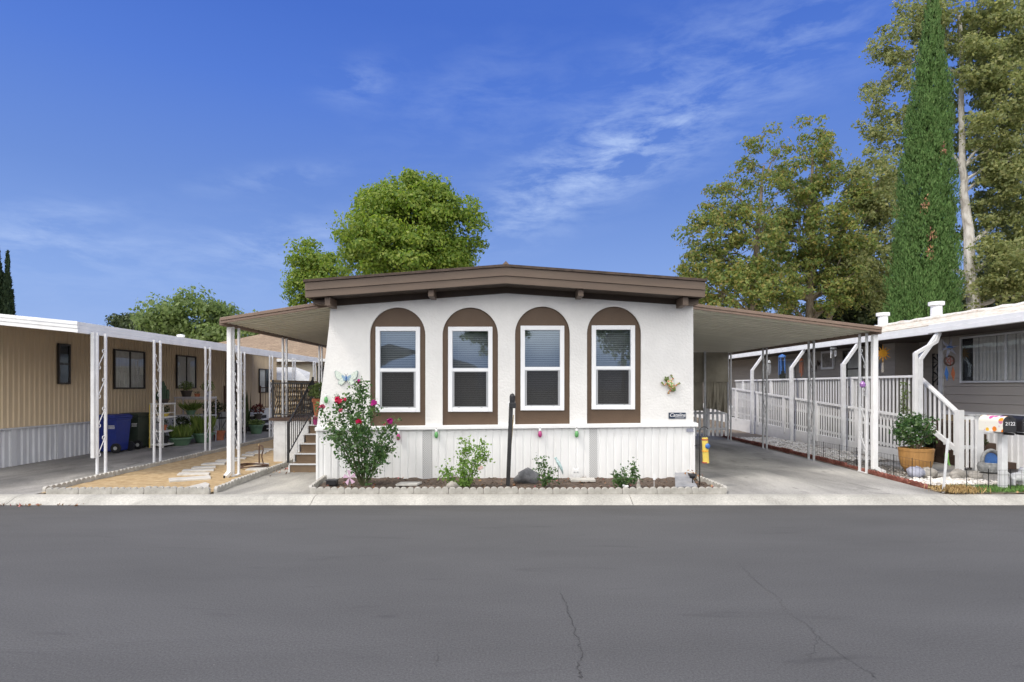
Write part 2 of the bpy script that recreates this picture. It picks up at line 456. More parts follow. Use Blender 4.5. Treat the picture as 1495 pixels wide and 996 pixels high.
    orange=paint('orange_metal', (0.80, 0.38, 0.04), 0.4, 0.15, 10, 0.0),
    redc=paint('red_cloth', (0.36, 0.06, 0.04), 0.7, 0.2, 10, 0.0),
    hose=paint('brown_hose', (0.085, 0.045, 0.03), 0.5, 0.15, 10, 0.0),
    bark_dark=bark_mat('dark_bark', [(0.03, 0.024, 0.018), (0.07, 0.055, 0.04), (0.10, 0.08, 0.06)]),
    bark_syc=bark_mat('sycamore_bark', [(0.26, 0.235, 0.20), (0.48, 0.455, 0.41), (0.64, 0.62, 0.58)], 3),
    bark_tan=bark_mat('tan_bark', [(0.11, 0.085, 0.055), (0.20, 0.16, 0.115), (0.28, 0.24, 0.18)], 3),
    stem=bark_mat('rose_cane', [(0.05, 0.06, 0.025), (0.09, 0.10, 0.04)], 20),
    lf_green=leaf_mat('bright_green_leaf', [(0.10, 0.170, 0.026), (0.145, 0.225, 0.036), (0.205, 0.275, 0.048), (0.27, 0.315, 0.062), (0.110, 0.180, 0.030)], 0.45),
    lf_olive=leaf_mat('olive_leaf', [(0.11, 0.160, 0.046), (0.16, 0.210, 0.058), (0.215, 0.260, 0.076), (0.265, 0.278, 0.082), (0.29, 0.225, 0.075), (0.135, 0.185, 0.056), (0.10, 0.15, 0.045)], 0.48),
    lf_syc=leaf_mat('sycamore_leaf', [(0.14, 0.172, 0.066), (0.19, 0.222, 0.084), (0.25, 0.275, 0.112), (0.30, 0.295, 0.120), (0.165, 0.20, 0.078)], 0.46),
    lf_cyp=leaf_mat('cypress_leaf', [(0.078, 0.150, 0.044), (0.110, 0.200, 0.060), (0.155, 0.250, 0.078), (0.092, 0.170, 0.050), (0.15, 0.215, 0.075)], 0.28, 0.7, 0.2),
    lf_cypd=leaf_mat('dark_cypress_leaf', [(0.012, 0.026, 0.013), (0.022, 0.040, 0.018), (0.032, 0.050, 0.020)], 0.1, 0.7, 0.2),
    lf_dark=leaf_mat('dark_leaf', [(0.027, 0.045, 0.017), (0.045, 0.069, 0.022), (0.068, 0.087, 0.030)], 0.15),
    lf_mid=leaf_mat('mid_green_leaf', [(0.119, 0.175, 0.056), (0.168, 0.231, 0.077), (0.210, 0.273, 0.098), (0.098, 0.147, 0.050)], 0.4),
    lf_rose=leaf_mat('rose_leaf', [(0.029, 0.072, 0.022), (0.047, 0.111, 0.033), (0.072, 0.150, 0.042), (0.124, 0.202, 0.065), (0.039, 0.091, 0.029)], 0.35, 0.4, 0.5),
    lf_lime=leaf_mat('young_leaf', [(0.108, 0.204, 0.036), (0.168, 0.288, 0.060), (0.240, 0.360, 0.096), (0.084, 0.168, 0.036)], 0.35, 0.45),
    lf_blade=leaf_mat('blade_leaf', [(0.10, 0.16, 0.035), (0.15, 0.22, 0.05), (0.22, 0.27, 0.07)], 0.3),
    lf_red=leaf_mat('red_leaf', [(0.10, 0.018, 0.018), (0.16, 0.03, 0.025), (0.06, 0.05, 0.02)], 0.2),
    cactus=paint('cactus_skin', (0.035, 0.07, 0.04), 0.6, 0.25, 12, 0.3, 50),
    petal_red=leaf_mat('crimson_petal', [(0.50, 0.010, 0.06), (0.60, 0.02, 0.10), (0.42, 0.008, 0.05)], 0.3),
    petal_mag=leaf_mat('magenta_petal', [(0.45, 0.02, 0.24), (0.55, 0.05, 0.30), (0.36, 0.015, 0.2)], 0.3),
    petal_pink=leaf_mat('dusky_pink_petal', [(0.50, 0.09, 0.17), (0.60, 0.16, 0.24), (0.42, 0.06, 0.13)], 0.3),
    petal_pale=leaf_mat('pale_petal', [(0.70, 0.55, 0.52), (0.75, 0.66, 0.60)], 0.3),
    lilac=paint('lilac_cloth', (0.62, 0.42, 0.56), 0.6, 0.1, 10, 0.0),
    ribbon=paint('green_ribbon', (0.25, 0.55, 0.13), 0.6, 0.1, 10, 0.0),
)


# ------------------------------------------------------------------ geometry helpers
def props(o, label=None, cat=None, group=None, kind=None):
    if label: o['label'] = label
    if cat: o['category'] = cat
    if group: o['group'] = group
    if kind: o['kind'] = kind
    return o


def world_loc(o):
    v = Vector((0, 0, 0))
    while o is not None:
        v = v + o.location
        o = o.parent
    return v


def thing(name, label, cat, loc=(0, 0, 0), group=None):
    o = bpy.data.objects.new(name, None)
    o.empty_display_size = 0.2
    o.location = loc
    COL.objects.link(o)
    return props(o, label, cat, group)


def link(name, me, mats, parent=None, local=False, smooth=False, bevel=0.0):
    """link a mesh given in world coordinates (or in its parent's own, local=True) as one object"""
    for m in (mats if isinstance(mats, (list, tuple)) else [mats]):
        me.materials.append(m)
    o = bpy.data.objects.new(name, me)
    COL.objects.link(o)
    n = len(me.vertices)
    co = np.empty(n * 3, np.float32)
    me.vertices.foreach_get('co', co)
    co = co.reshape(-1, 3)
    if parent is not None:
        o.parent = parent
    if not local and n:
        base = world_loc(parent) if parent is not None else Vector((0, 0, 0))
        mn, mx = co.min(0), co.max(0)
        org = np.array([(mn[0] + mx[0]) / 2, (mn[1] + mx[1]) / 2, mn[2]], np.float32)
        me.vertices.foreach_set('co', (co - org).ravel())
        o.location = Vector([float(a) for a in org]) - base
    if smooth:
        me.polygons.foreach_set('use_smooth', np.ones(len(me.polygons), bool))
    me.update()
    if bevel > 0:
        b = o.modifiers.new('bevel', 'BEVEL')
        b.width = bevel
        b.segments = 2
        b.limit_method = 'ANGLE'
        b.angle_limit = R(40)
    return o


class MB:
    def __init__(s):
        s.v, s.f, s.mi = [], [], []

    def add(s, vs, fs, mi=0):
        k = len(s.v)
        s.v += [tuple(v) for v in vs]
        s.f += [tuple(k + i for i in f) for f in fs]
        s.mi += [mi] * len(fs)
        return s

    def box(s, x0, x1, y0, y1, z0, z1, mi=0):
        return s.add([(x0, y0, z0), (x1, y0, z0), (x1, y1, z0), (x0, y1, z0), (x0, y0, z1), (x1, y0, z1), (x1, y1, z1), (x0, y1, z1)],
                     [(0, 3, 2, 1), (4, 5, 6, 7), (0, 1, 5, 4), (1, 2, 6, 5), (2, 3, 7, 6), (3, 0, 4, 7)], mi)

    def bar(s, p, q, w, h=None, up=(0, 0, 1), mi=0):
        p, q = Vector(p), Vector(q)
        h = w if h is None else h
        d = (q - p).normalized()
        u = Vector(up)
        if abs(d.dot(u)) > 0.98:
            u = Vector((0, 1, 0))
        a = d.cross(u).normalized() * (w / 2)
        b = a.cross(d).normalized() * (h / 2)
        vs = [p - a - b, p + a - b, p + a + b, p - a + b, q - a - b, q + a - b, q + a + b, q - a + b]
        return s.add(vs, [(0, 1, 2, 3), (7, 6, 5, 4), (0, 4, 5, 1), (1, 5, 6, 2), (2, 6, 7, 3), (3, 7, 4, 0)], mi)

    def tube(s, path, r, n=8, mi=0):
        P = [Vector(p) for p in path]
        rs = r if hasattr(r, '__len__') else [r] * len(P)
        ring = []
        a = None
        k = len(s.v)
        for i, p in enumerate(P):
            d = (P[min(i + 1, len(P) - 1)] - P[max(i - 1, 0)])
            d = d.normalized() if d.length > 1e-9 else Vector((0, 0, 1))
            if a is None:
                a = d.cross(Vector((0.3, 0.1, 1)) if abs(d.z) < 0.9 else Vector((1, 0.1, 0))).normalized()
            a = (a - d * a.dot(d)).normalized()
            b = d.cross(a)
            for j in range(n):
                t = 2 * math.pi * j / n
                s.v.append(tuple(p + (a * math.cos(t) + b * math.sin(t)) * rs[i]))
        for i in range(len(P) - 1):
            for j in range(n):
                s.f.append((k + i * n + j, k + i * n + (j + 1) % n, k + (i + 1) * n + (j + 1) % n, k + (i + 1) * n + j))
                s.mi.append(mi)
        s.f.append(tuple(k + j for j in reversed(range(n))))
        s.f.append(tuple(k + (len(P) - 1) * n + j for j in range(n)))
        s.mi += [mi, mi]
        return s

    def lathe(s, prof, c=(0, 0, 0), n=20, mi=0, sy=1.0):
        k = len(s.v)
        for r, z in prof:
            for j in range(n):
                t = 2 * math.pi * j / n
                s.v.append((c[0] + r * math.cos(t), c[1] + r * sy * math.sin(t), c[2] + z))
        for i in range(len(prof) - 1):
            for j in range(n):
                s.f.append((k + i * n + j, k + i * n + (j + 1) % n, k + (i + 1) * n + (j + 1) % n, k + (i + 1) * n + j))
                s.mi.append(mi)
        s.f.append(tuple(k + j for j in reversed(range(n))))
        s.f.append(tuple(k + (len(prof) - 1) * n + j for j in range(n)))
        s.mi += [mi, mi]
        return s

    def prism(s, poly, d0, d1, axis='y', mi=0):
        """polygon in the plane across the axis (x,z for y; y,z for x; x,y for z), extruded d0..d1"""
        def w(a, b, d):
            return {'y': (a, d, b), 'x': (d, a, b), 'z': (a, b, d)}[axis]
        n = len(poly)
        vs = [w(a, b, d0) for a, b in poly] + [w(a, b, d1) for a, b in poly]
        fs = [tuple(range(n)), tuple(range(2 * n - 1, n - 1, -1))]
        fs += [(i, n + i, n + (i + 1) % n, (i + 1) % n) for i in range(n)]
        return s.add(vs, fs, mi)

    def sheet(s, prof, w0, w1, th=0.0):
        """an open profile of points swept from offset w0 to w1 (vectors)"""
        n = len(prof)
        a = [tuple(Vector(p) + Vector(w0)) for p in prof]
        b = [tuple(Vector(p) + Vector(w1)) for p in prof]
        return s.add(a + b, [(i, i + 1, n + i + 1, n + i) for i in range(n - 1)])

    def build(s, name, mats, parent=None, local=False, smooth=False, bevel=0.0):
        me = bpy.data.meshes.new(name)
        me.from_pydata(s.v, [], s.f)
        if isinstance(mats, (list, tuple)):
            me.polygons.foreach_set('material_index', np.array(s.mi, np.int32))
        import bmesh
        bm = bmesh.new()
        bm.from_mesh(me)
        bmesh.ops.recalc_face_normals(bm, faces=bm.faces)
        bm.to_mesh(me)
        bm.free()
        return link(name, me, mats, parent, local, smooth, bevel)


def flat(outline, holes, y0, y1):
    """(x,z) outline with holes -> plate mesh between y0 and y1"""
    cu = bpy.data.curves.new('plate', 'CURVE')
    cu.dimensions = '2D'
    cu.fill_mode = 'BOTH'
    cu.extrude = abs(y1 - y0) / 2
    for pts in [outline] + holes:
        sp = cu.splines.new('POLY')
        sp.points.add(len(pts) - 1)
        for q, (x, z) in zip(sp.points, pts):
            q.co = (x, z, 0, 1)
        sp.use_cyclic_u = True
    ob = bpy.data.objects.new('plate', cu)
    COL.objects.link(ob)
    dg = bpy.context.evaluated_depsgraph_get()
    me = bpy.data.meshes.new_from_object(ob.evaluated_get(dg))
    bpy.data.objects.remove(ob)
    bpy.data.curves.remove(cu)
    n = len(me.vertices)
    co = np.empty(n * 3, np.float32)
    me.vertices.foreach_get('co', co)
    co = co.reshape(-1, 3)
    out = np.stack([co[:, 0], (y0 + y1) / 2 - co[:, 2], co[:, 1]], 1)
    me.vertices.foreach_set('co', out.astype(np.float32).ravel())
    me.materials.clear()
    return me


def text_mesh(body, size, ext=0.002, shear=0.0, spacing=1.0):
    cu = bpy.data.curves.new('lettering', 'FONT')
    cu.body = body
    cu.size = size
    cu.extrude = ext
    cu.shear = shear
    cu.space_character = spacing
    cu.align_x = 'CENTER'
    cu.align_y = 'CENTER'
    ob = bpy.data.objects.new('lettering', cu)
    COL.objects.link(ob)
    dg = bpy.context.evaluated_depsgraph_get()
    me = bpy.data.meshes.new_from_object(ob.evaluated_get(dg))
    bpy.data.objects.remove(ob)
    bpy.data.curves.remove(cu)
    me.materials.clear()
    return me


def lettering(body, size, center, mat, parent, face='-y', shear=0.0, spacing=1.0):
    me = text_mesh(body, size, 0.0015, shear, spacing)
    if face == '-y':
        Tm = Matrix.Translation(center) @ Matrix.Rotation(R(90), 4, 'X')
    else:                                    # faces +x
        Tm = Matrix.Translation(center) @ Matrix.Rotation(R(90), 4, 'Z') @ Matrix.Rotation(R(90), 4, 'X')
    me.transform(Tm)
    return link('lettering', me, mat, parent)


def leaves(pts, size, rng, aspect=0.55, up=0.0, dirs=None, flat_bias=0.0, nrm=None):
    """many four-cornered leaves; returns a mesh"""
    n = len(pts)
    if dirs is None:
        d = rng.normal(size=(n, 3))
        d[:, 2] += up
    else:
        d = dirs + rng.normal(size=(n, 3)) * 0.35
    d /= np.linalg.norm(d, axis=1, keepdims=True) + 1e-9
    q = rng.normal(size=(n, 3)) if nrm is None else nrm + rng.normal(size=(n, 3)) * 0.38
    if flat_bias > 0:
        q[:, 2] *= (1 - flat_bias)
    w = np.cross(d, q)
    w /= np.linalg.norm(w, axis=1, keepdims=True) + 1e-9
    nn = np.cross(d, w)
    sz = (size * rng.uniform(0.45, 1.6, n))[:, None] if np.isscalar(size) else size[:, None]
    a = pts - d * sz * 0.5
    b = pts + w * sz * 0.5 * aspect + nn * sz * 0.06
    c = pts + d * sz * 0.5
    e = pts - w * sz * 0.5 * aspect + nn * sz * 0.06
    V = np.stack([a, b, c, e], 1).reshape(-1, 3).astype(np.float32)
    me = bpy.data.meshes.new('leaves')
    me.vertices.add(4 * n)
    me.vertices.foreach_set('co', V.ravel())
    me.loops.add(4 * n)
    me.loops.foreach_set('vertex_index', np.arange(4 * n, dtype=np.int32))
    me.polygons.add(n)
    me.polygons.foreach_set('loop_start', np.arange(0, 4 * n, 4, dtype=np.int32))
    try:
        me.polygons.foreach_set('loop_total', np.full(n, 4, np.int32))
    except Exception:
        pass
    me.update(calc_edges=True)
    me.validate()
    return me


def stones(pts, sizes, rng, squash=0.6):
    """many small irregular stones in one mesh"""
    base = np.array([(1, 0, 0), (-1, 0, 0), (0, 1, 0), (0, -1, 0), (0, 0, 1), (0, 0, -1),
                     (.6, .6, .5), (-.6, .6, .5), (-.6, -.6, .5), (.6, -.6, .5)], np.float64)
    tri = [(0, 6, 9), (2, 7, 6), (1, 8, 7), (3, 9, 8), (4, 9, 6), (4, 6, 7), (4, 7, 8), (4, 8, 9),
           (0, 2, 6), (2, 1, 7), (1, 3, 8), (3, 0, 9), (0, 5, 2), (2, 5, 1), (1, 5, 3), (3, 5, 0)]
    n = len(pts)
    ang = rng.uniform(0, 6.283, n)
    V = np.repeat(base[None], n, 0) * rng.uniform(0.7, 1.3, (n, len(base), 1))
    V[:, :, 0] *= rng.uniform(0.8, 1.3, (n, 1))
    V[:, :, 2] *= squash
    c, s_ = np.cos(ang)[:, None], np.sin(ang)[:, None]
    x = V[:, :, 0] * c - V[:, :, 1] * s_
    y = V[:, :, 0] * s_ + V[:, :, 1] * c
    V = np.stack([x, y, V[:, :, 2]], 2) * sizes[:, None, None] + pts[:, None, :]
    Fa = (np.array(tri)[None] + (np.arange(n) * len(base))[:, None, None]).reshape(-1, 3)
    me = bpy.data.meshes.new('stones')
    me.from_pydata(V.reshape(-1, 3).tolist(), [], Fa.tolist())
    return me


def bumpy(x0, x1, y0, y1, z, nx, ny, amp, rng, poly=None):
    """uneven ground patch"""
    xs, ys = np.linspace(x0, x1, nx), np.linspace(y0, y1, ny)
    H = rng.normal(size=(ny, nx))
    for _ in range(2):
        H = (H + np.roll(H, 1, 0) + np.roll(H, -1, 0) + np.roll(H, 1, 1) + np.roll(H, -1, 1)) / 3.2
    H = H / (np.abs(H).max() + 1e-9) * amp
    vs, fs = [], []
    for j in range(ny):
        for i in range(nx):
            vs.append((xs[i], ys[j], z + H[j, i]))
    for j in range(ny - 1):
        for i in range(nx - 1):
            k = j * nx + i
            fs.append((k, k + 1, k + nx + 1, k + nx))
    mb = MB()
    mb.add(vs, fs)
    return mb


def boulder(mb, c, rx, ry, rz, rng, n=12, mi=0, rough=0.16):
    k = len(mb.v)
    ph = rng.uniform(0, 6.28, 6)
    rows = n // 2 + 1
    for i in range(rows):
        th = math.pi * i / (rows - 1)
        for j in range(n):
            t = 2 * math.pi * j / n
            w = 1 + rough * (math.sin(2 * t + ph[0] + 2 * th) + 0.7 * math.sin(3 * t + ph[1] - 3 * th) + 0.5 * math.cos(5 * th + ph[2] + t)) * 0.7
            mb.v.append((c[0] + rx * w * math.sin(th) * math.cos(t), c[1] + ry * w * math.sin(th) * math.sin(t), c[2] + rz * w * math.cos(th)))
    for i in range(rows - 1):
        for j in range(n):
            mb.f.append((k + i * n + j, k + (i + 1) * n + j, k + (i + 1) * n + (j + 1) % n, k + i * n + (j + 1) % n))
            mb.mi.append(mi)
    return mb
# ================================================================== ground, road, kerb
def struct(mb, name, mat, **k):
    return props(mb.build(name, mat, **k), kind='structure')


struct(MB().add([(-250, -250, -0.13), (250, -250, -0.13), (250, 260, -0.13), (-250, 260, -0.13)], [(0, 1, 2, 3)]), 'ground', M['earth'])
struct(MB().box(-70, 70, 9.30, 120, -0.12, -0.012), 'lot_ground', M['earth'])

rd = MB().add([(-70, -1.2, -0.1), (70, -1.2, -0.1), (70, 9.13, -0.1), (-70, 9.13, -0.1)], [(0, 1, 2, 3)])


def crack(pxs, w):
    """a jagged tar-dark ribbon on the road, 4 mm above it"""
    P = []
    for (a, b) in zip(pxs[:-1], pxs[1:]):
        for t in np.linspace(0, 1, 9)[:-1]:
            px, py = a[0] + (b[0] - a[0]) * t, a[1] + (b[1] - a[1]) * t
            Y = 1.9 * F / (py - CY)
            P.append(Vector(((px - CX) / F * Y + RNG.normal() * 0.010, Y + RNG.normal() * 0.012, -0.096)))
    for i in range(len(P) - 1):
        d = (P[i + 1] - P[i])
        s = Vector((-d.y, d.x, 0)).normalized()
        w0 = w * RNG.uniform(0.2, .8)
        w1 = w * RNG.uniform(0.2, .8)
        rd.add([P[i] - s * w0, P[i] + s * w0, P[i + 1] + s * w1, P[i + 1] - s * w1], [(0, 1, 2, 3)], 1)


crack([(818, 868), (828, 886), (832, 900), (842, 930), (850, 952), (845, 975), (846, 994)], 0.0048)
crack([(1078, 822), (1098, 845), (1140, 876), (1146, 892), (1180, 915), (1195, 930), (1232, 960), (1262, 978), (1284, 994)], 0.0024)
crack([(1195, 928), (1188, 950), (1178, 962)], 0.002)
crack([(640, 948), (638, 962), (636, 976)], 0.0018)
crack([(1090, 836), (1115, 846), (1150, 846)], 0.0016)
props(rd.build('road', [M['asphalt'], M['crack']]), kind='structure')

kb = MB()
joints = [-60, -40, -30, -24, -18, -13, -8.03, -3.15, 2.02, 7.22, 12.5, 18, 24, 30, 40, 60]
for a, b in zip(joints[:-1], joints[1:]):
    kb.prism([(9.06, -0.13), (9.08, -0.098), (9.13, -0.085), (9.22, -0.045), (9.30, -0.012), (9.36, -0.002), (9.47, 0.0), (9.47, -0.13)],
             a + 0.005, b - 0.005, 'x')
struct(kb, 'kerb', M['kerb'])
kb = MB()
kb.prism([(-1.2, -0.13), (-1.2, -0.098), (-1.25, -0.085), (-1.4, -0.012), (-1.6, 0.0), (-1.6, -0.13)], -60, 60, 'x')
struct(kb, 'far_kerb', M['kerb'])
struct(MB().box(-70, 70, -60, -1.6, -0.12, -0.004), 'opposite_ground', M['drive_old'])

# driveways and pads (a few mm apart in height, never flush)
struct(MB().prism([(-11.15, 9.472), (-7.88, 9.472), (-7.95, 30), (-11.15, 30)], -0.02, 0.0, 'z'), 'left_driveway', M['drive_old'])
dr = MB()
for (y0, y1) in [(9.472, 12.45), (12.46, 15.5), (15.51, 18.6), (18.61, 24)]:
    for (xa, xb) in [(3.62, 5.55), (5.56, None)]:
        e0, e1 = 7.30 + min(1, (y0 - 9.4) / 2.5) * 0.16, 7.30 + min(1, (y1 - 9.4) / 2.5) * 0.16
        if xb is None:
            dr.prism([(xa, y0), (e0, y0), (e1, y1), (xa, y1)], -0.05, 0.0, 'z')
        else:
            dr.prism([(xa, y0), (xb, y0), (xb, y1), (xa, y1)], -0.05, 0.0, 'z')
struct(dr, 'right_driveway', M['drive'])
struct(MB().prism([(-4.88, 9.472), (-3.20, 9.472), (-3.55, 11.8), (-3.55, 13.5), (-4.95, 13.5), (-4.95, 9.6)], -0.05, 0.002, 'z'), 'entry_pad', M['pad'])
struct(MB().box(8.55, 14, 10.35, 13.25, -0.05, 0.035), 'patio_pad', M['drive'], bevel=0.01)

sb = bumpy(-7.84, -4.99, 9.56, 19.6, 0.012, 46, 130, 0.022, RNG)
struct(sb, 'sand_bed', M['sand'], smooth=True)
so = bumpy(-3.33, 3.72, 9.58, 10.98, 0.035, 160, 34, 0.035, RNG)
struct(so, 'soil_bed', M['soil'], smooth=True)
n = 900
pts = np.stack([RNG.uniform(-3.2, 3.6, n), RNG.uniform(9.62, 10.85, n), RNG.uniform(0.035, 0.06, n)], 1)
props(link('soil_clods', stones(pts, RNG.uniform(0.006, 0.022, n), RNG), M['clod']), kind='stuff')
n = 420
pts = np.concatenate([
    np.stack([RNG.uniform(-3.2, 3.6, 110), RNG.uniform(9.62, 10.85, 110), RNG.uniform(0.058, 0.07, 110)], 1),
    np.stack([RNG.normal(-4.7, 0.25, 70), RNG.normal(12.3, 0.35, 70), np.full(70, 0.02)], 1),
    np.stack([RNG.uniform(-8.6, -6.6, 50), RNG.normal(9.02, 0.05, 50), np.full(50, -0.083)], 1),
    np.stack([RNG.uniform(7.3, 8.8, 90), RNG.uniform(9.45, 10.9, 90), np.full(90, 0.03)], 1)])
props(link('leaf_litter', leaves(pts, 0.045, RNG, 0.6, flat_bias=0.0), M['litter']), kind='stuff')

# strip of white rock, gravel and grass in front of the right-hand home
struct(bumpy(7.46, 9.36, 9.48, 24, 0.008, 30, 150, 0.02, RNG), 'gravel_bed', M['earth'], smooth=True)
n = 2600
pts = np.stack([RNG.uniform(7.66, 9.3, n), RNG.uniform(10.2, 15.6, n), RNG.uniform(0.0, 0.03, n)], 1)
props(link('grey_gravel', stones(pts, RNG.uniform(0.012, 0.032, n), RNG), M['gravel']), kind='stuff')
p1 = np.stack([RNG.uniform(7.72, 9.1, 2400), RNG.uniform(13.6, 19.5, 2400), RNG.uniform(0.015, 0.05, 2400)], 1)
p2 = np.stack([RNG.normal(8.1, 0.38, 900), RNG.normal(10.42, 0.16, 900), RNG.uniform(0.02, 0.06, 900)], 1)
p2 = p2[(p2[:, 0] > 7.5)]
pts = np.concatenate([p1, p2])
props(link('white_pebbles', stones(pts, RNG.uniform(0.02, 0.05, len(pts)), RNG), M['pebble']), kind='stuff')


def blades(n, x0, x1, y0, y1, h, rng, z=0.01, gauss=False):
    if gauss:
        px, py = rng.normal((x0 + x1) / 2, (x1 - x0) / 4, n), rng.normal((y0 + y1) / 2, (y1 - y0) / 4, n)
    else:
        px, py = rng.uniform(x0, x1, n), rng.uniform(y0, y1, n)
    hh = h * rng.uniform(0.4, 1.2, n)
    pts = np.stack([px, py, z + hh * 0.45], 1)
    d = np.stack([rng.normal(0, 0.45, n), rng.normal(0, 0.45, n), np.ones(n)], 1)
    return leaves(pts, hh, rng, 0.12, dirs=d)


props(link('grass', blades(5200, 7.75, 9.6, 9.52, 10.05, 0.075, RNG), M['grass']), kind='stuff')
me = blades(1500, 7.30, 7.95, 9.45, 9.85, 0.12, RNG, gauss=True)
props(link('dry_grass', me, M['drygrass']), kind='stuff')


# ------------------------------------------------------------------ scalloped garden edging
def edging_block(length, mat, h=0.085, t=0.055, scal=5):
    """flat-faced concrete block with a scalloped top"""
    mb = MB()
    w = length / scal
    top = []
    for i in range(scal):
        for k in range(8):
            a = math.pi * k / 8
            top.append((-length / 2 + w * (i + 0.5) - w / 2 * math.cos(a), h + w * .40 * math.sin(a)))
    top.append((length / 2, h))
    mb.prism([(-length / 2, -0.03)] + top + [(length / 2, -0.03)], -t / 2, t / 2, 'y')
    return mb.build('garden_edging', mat, local=True, bevel=0.005)


def edging_run(a, b, mat, label, group, z=0.0, h=0.066, L0=0.6, name='garden_edging', scal=5):
    a, b = Vector(a), Vector(b)
    d = b - a
    k = max(1, round(d.length / L0))
    ln = d.length / k
    first = None
    for i in range(k):
        c = a + d * ((i + 0.5) / k)
        if first is None:
            o = first = edging_block(ln - 0.006, mat, h, scal=scal)
            o.name = name
        else:
            o = first.copy()
            COL.objects.link(o)
        o.location = (c.x, c.y, z + RNG.normal() * 0.005)
        o.rotation_euler = (RNG.normal() * 0.02, RNG.normal() * 0.004, math.atan2(d.y, d.x) + RNG.normal() * 0.014)
        props(o, label, 'edging', group)


edging_run((-3.30, 9.53), (3.68, 9.53), M['edging'], 'pale scalloped concrete edging block along the front of the soil bed', 'edging along the flower bed')
edging_run((-3.32, 9.60), (-3.48, 10.90), M['edging'], 'pale scalloped edging block at the entry pad end of the flower bed', 'edging at the entry end of the flower bed')
edging_run((3.70, 9.60), (3.62, 10.85), M['edging'], 'pale scalloped edging block at the carport end of the flower bed', 'edging at the carport end of the flower bed')
edging_run((-7.72, 9.54), (-4.98, 9.54), M['edging'], 'scalloped concrete edging block between the sand bed and the kerb', 'edging along the front of the sand bed')
edging_run((-4.93, 9.60), (-4.97, 13.3), M['edging'], 'scalloped edging block between the sand bed and the entry pad', 'edging beside the entry pad')
edging_run((-7.84, 9.62), (-7.90, 19.7), M['edging'], 'scalloped edging block between the sand bed and the left driveway', 'edging along the left driveway', h=0.06)
edging_run((7.40, 10.0), (7.56, 12.6), M['brick'], 'red scalloped edging block along the driveway by the wire fence', 'red edging blocks at the front of the driveway', h=0.025, name='brick_edging')
edging_run((7.56, 12.65), (7.60, 20.0), M['brick'], 'red scalloped edging block between driveway and white rock strip', 'red edging blocks along the white rock strip', h=0.06, name='brick_edging')

# stepping stones across the sand
st = [([(248, 717), (300, 704), (306, 706), (303, 714), (290, 716)], 'big pointed flagstone nearest the kerb in the sand bed'),
      ([(247, 702), (246, 698), (307, 694), (308, 698)], 'long flat flagstone just behind the pointed one in the sand bed'),
      ([(258, 692.6), (262, 689.8), (307, 689.4), (305, 692)], 'greenish flagstone, third from the kerb in the sand bed'),
      ([(265, 687.5), (268, 685), (313, 684), (312, 686.5)], 'narrow flagstone, fourth from the kerb in the sand bed'),
      ([(279, 683), (283, 681), (315, 679.8), (315, 682)], 'narrow flagstone, fifth from the kerb in the sand bed'),
      ([(293, 678), (298, 676), (330, 674), (328, 677)], 'flagstone just left of the awning post in the sand bed'),
      ([(314, 673), (318, 671), (340, 670), (350, 672)], 'flagstone behind the foot of the awning post'),
      ([(330, 668.7), (333, 667.7), (360, 667.3), (358, 669)], 'small flagstone half hidden by the awning post'),
      ([(352, 664.5), (354, 662.8), (372, 663.2), (370, 665)], 'flagstone midway along the back of the sand bed'),
      ([(358, 661), (362, 659.6), (390, 659.8), (386, 661.6)], 'flagstone second from the far end of the path'),
      ([(370, 658.4), (374, 657.3), (396, 657.4), (392, 658.8)], 'flagstone third from the far end, beside the water pipe'),
      ([(383, 655.6), (386, 654.6), (402, 654.8), (400, 656)], 'farthest flagstone of the path beside the porch'),
      ([(358, 685.5), (372, 680.5), (392, 681), (385, 686)], 'tan flagstone under the coiled hose'),
      ([(369, 677.5), (372, 675.5), (393, 676), (392, 678.5)], 'flagstone just behind the coiled hose')]
for pts, lab in st:
    poly = []
    for px, py in pts:
        Y = 1.76 * F / (py - CY)
        poly.append(((px - CX) / F * Y, Y))
    props(MB().prism(poly, 0.0, 0.042, 'z').build('stepping_stone', M['flag'], bevel=0.008), lab, 'stepping stone', 'stepping stones in the sand bed')

# ================================================================== the white mobile home
YW = 10.96
house = thing('mobile_home', 'white stucco mobile home with four arched brown window panels and brown low gable roof', 'house', (0.1, YW, 0))


def xz(px, py, Y=YW):
    p = at(px, py, Y)
    return (p.x, p.z)


arches = [(540, 621, 449, 625, (548, 613, 477, 602)), (646, 727, 449, 624.5, (654, 719, 477, 601.5)),
          (752, 832, 447.5, 622, (760, 824, 475.5, 599.5)), (857, 936, 447.5, 619.5, (864, 927.5, 475, 598))]


def arch_poly(x0, x1, top, bot, grow=0.0):
    (xa, zt), (xb, zb) = xz(x0, top), xz(x1, bot)
    xa -= grow; xb += grow; zt += grow
    r = (xb - xa) / 2
    cx = (xa + xb) / 2
    pts = [(xa, zb), (xb, zb)]
    for k in range(25):
        a = math.pi * k / 24
        pts.append((cx + r * math.cos(a), zt - r + r * math.sin(a)))
    return pts


outline = [xz(462, 626), xz(466, 595), xz(471, 556), xz(476, 515), xz(480, 480), xz(483, 444), xz(739, 424), xz(1012, 443), xz(1012.5, 622)]
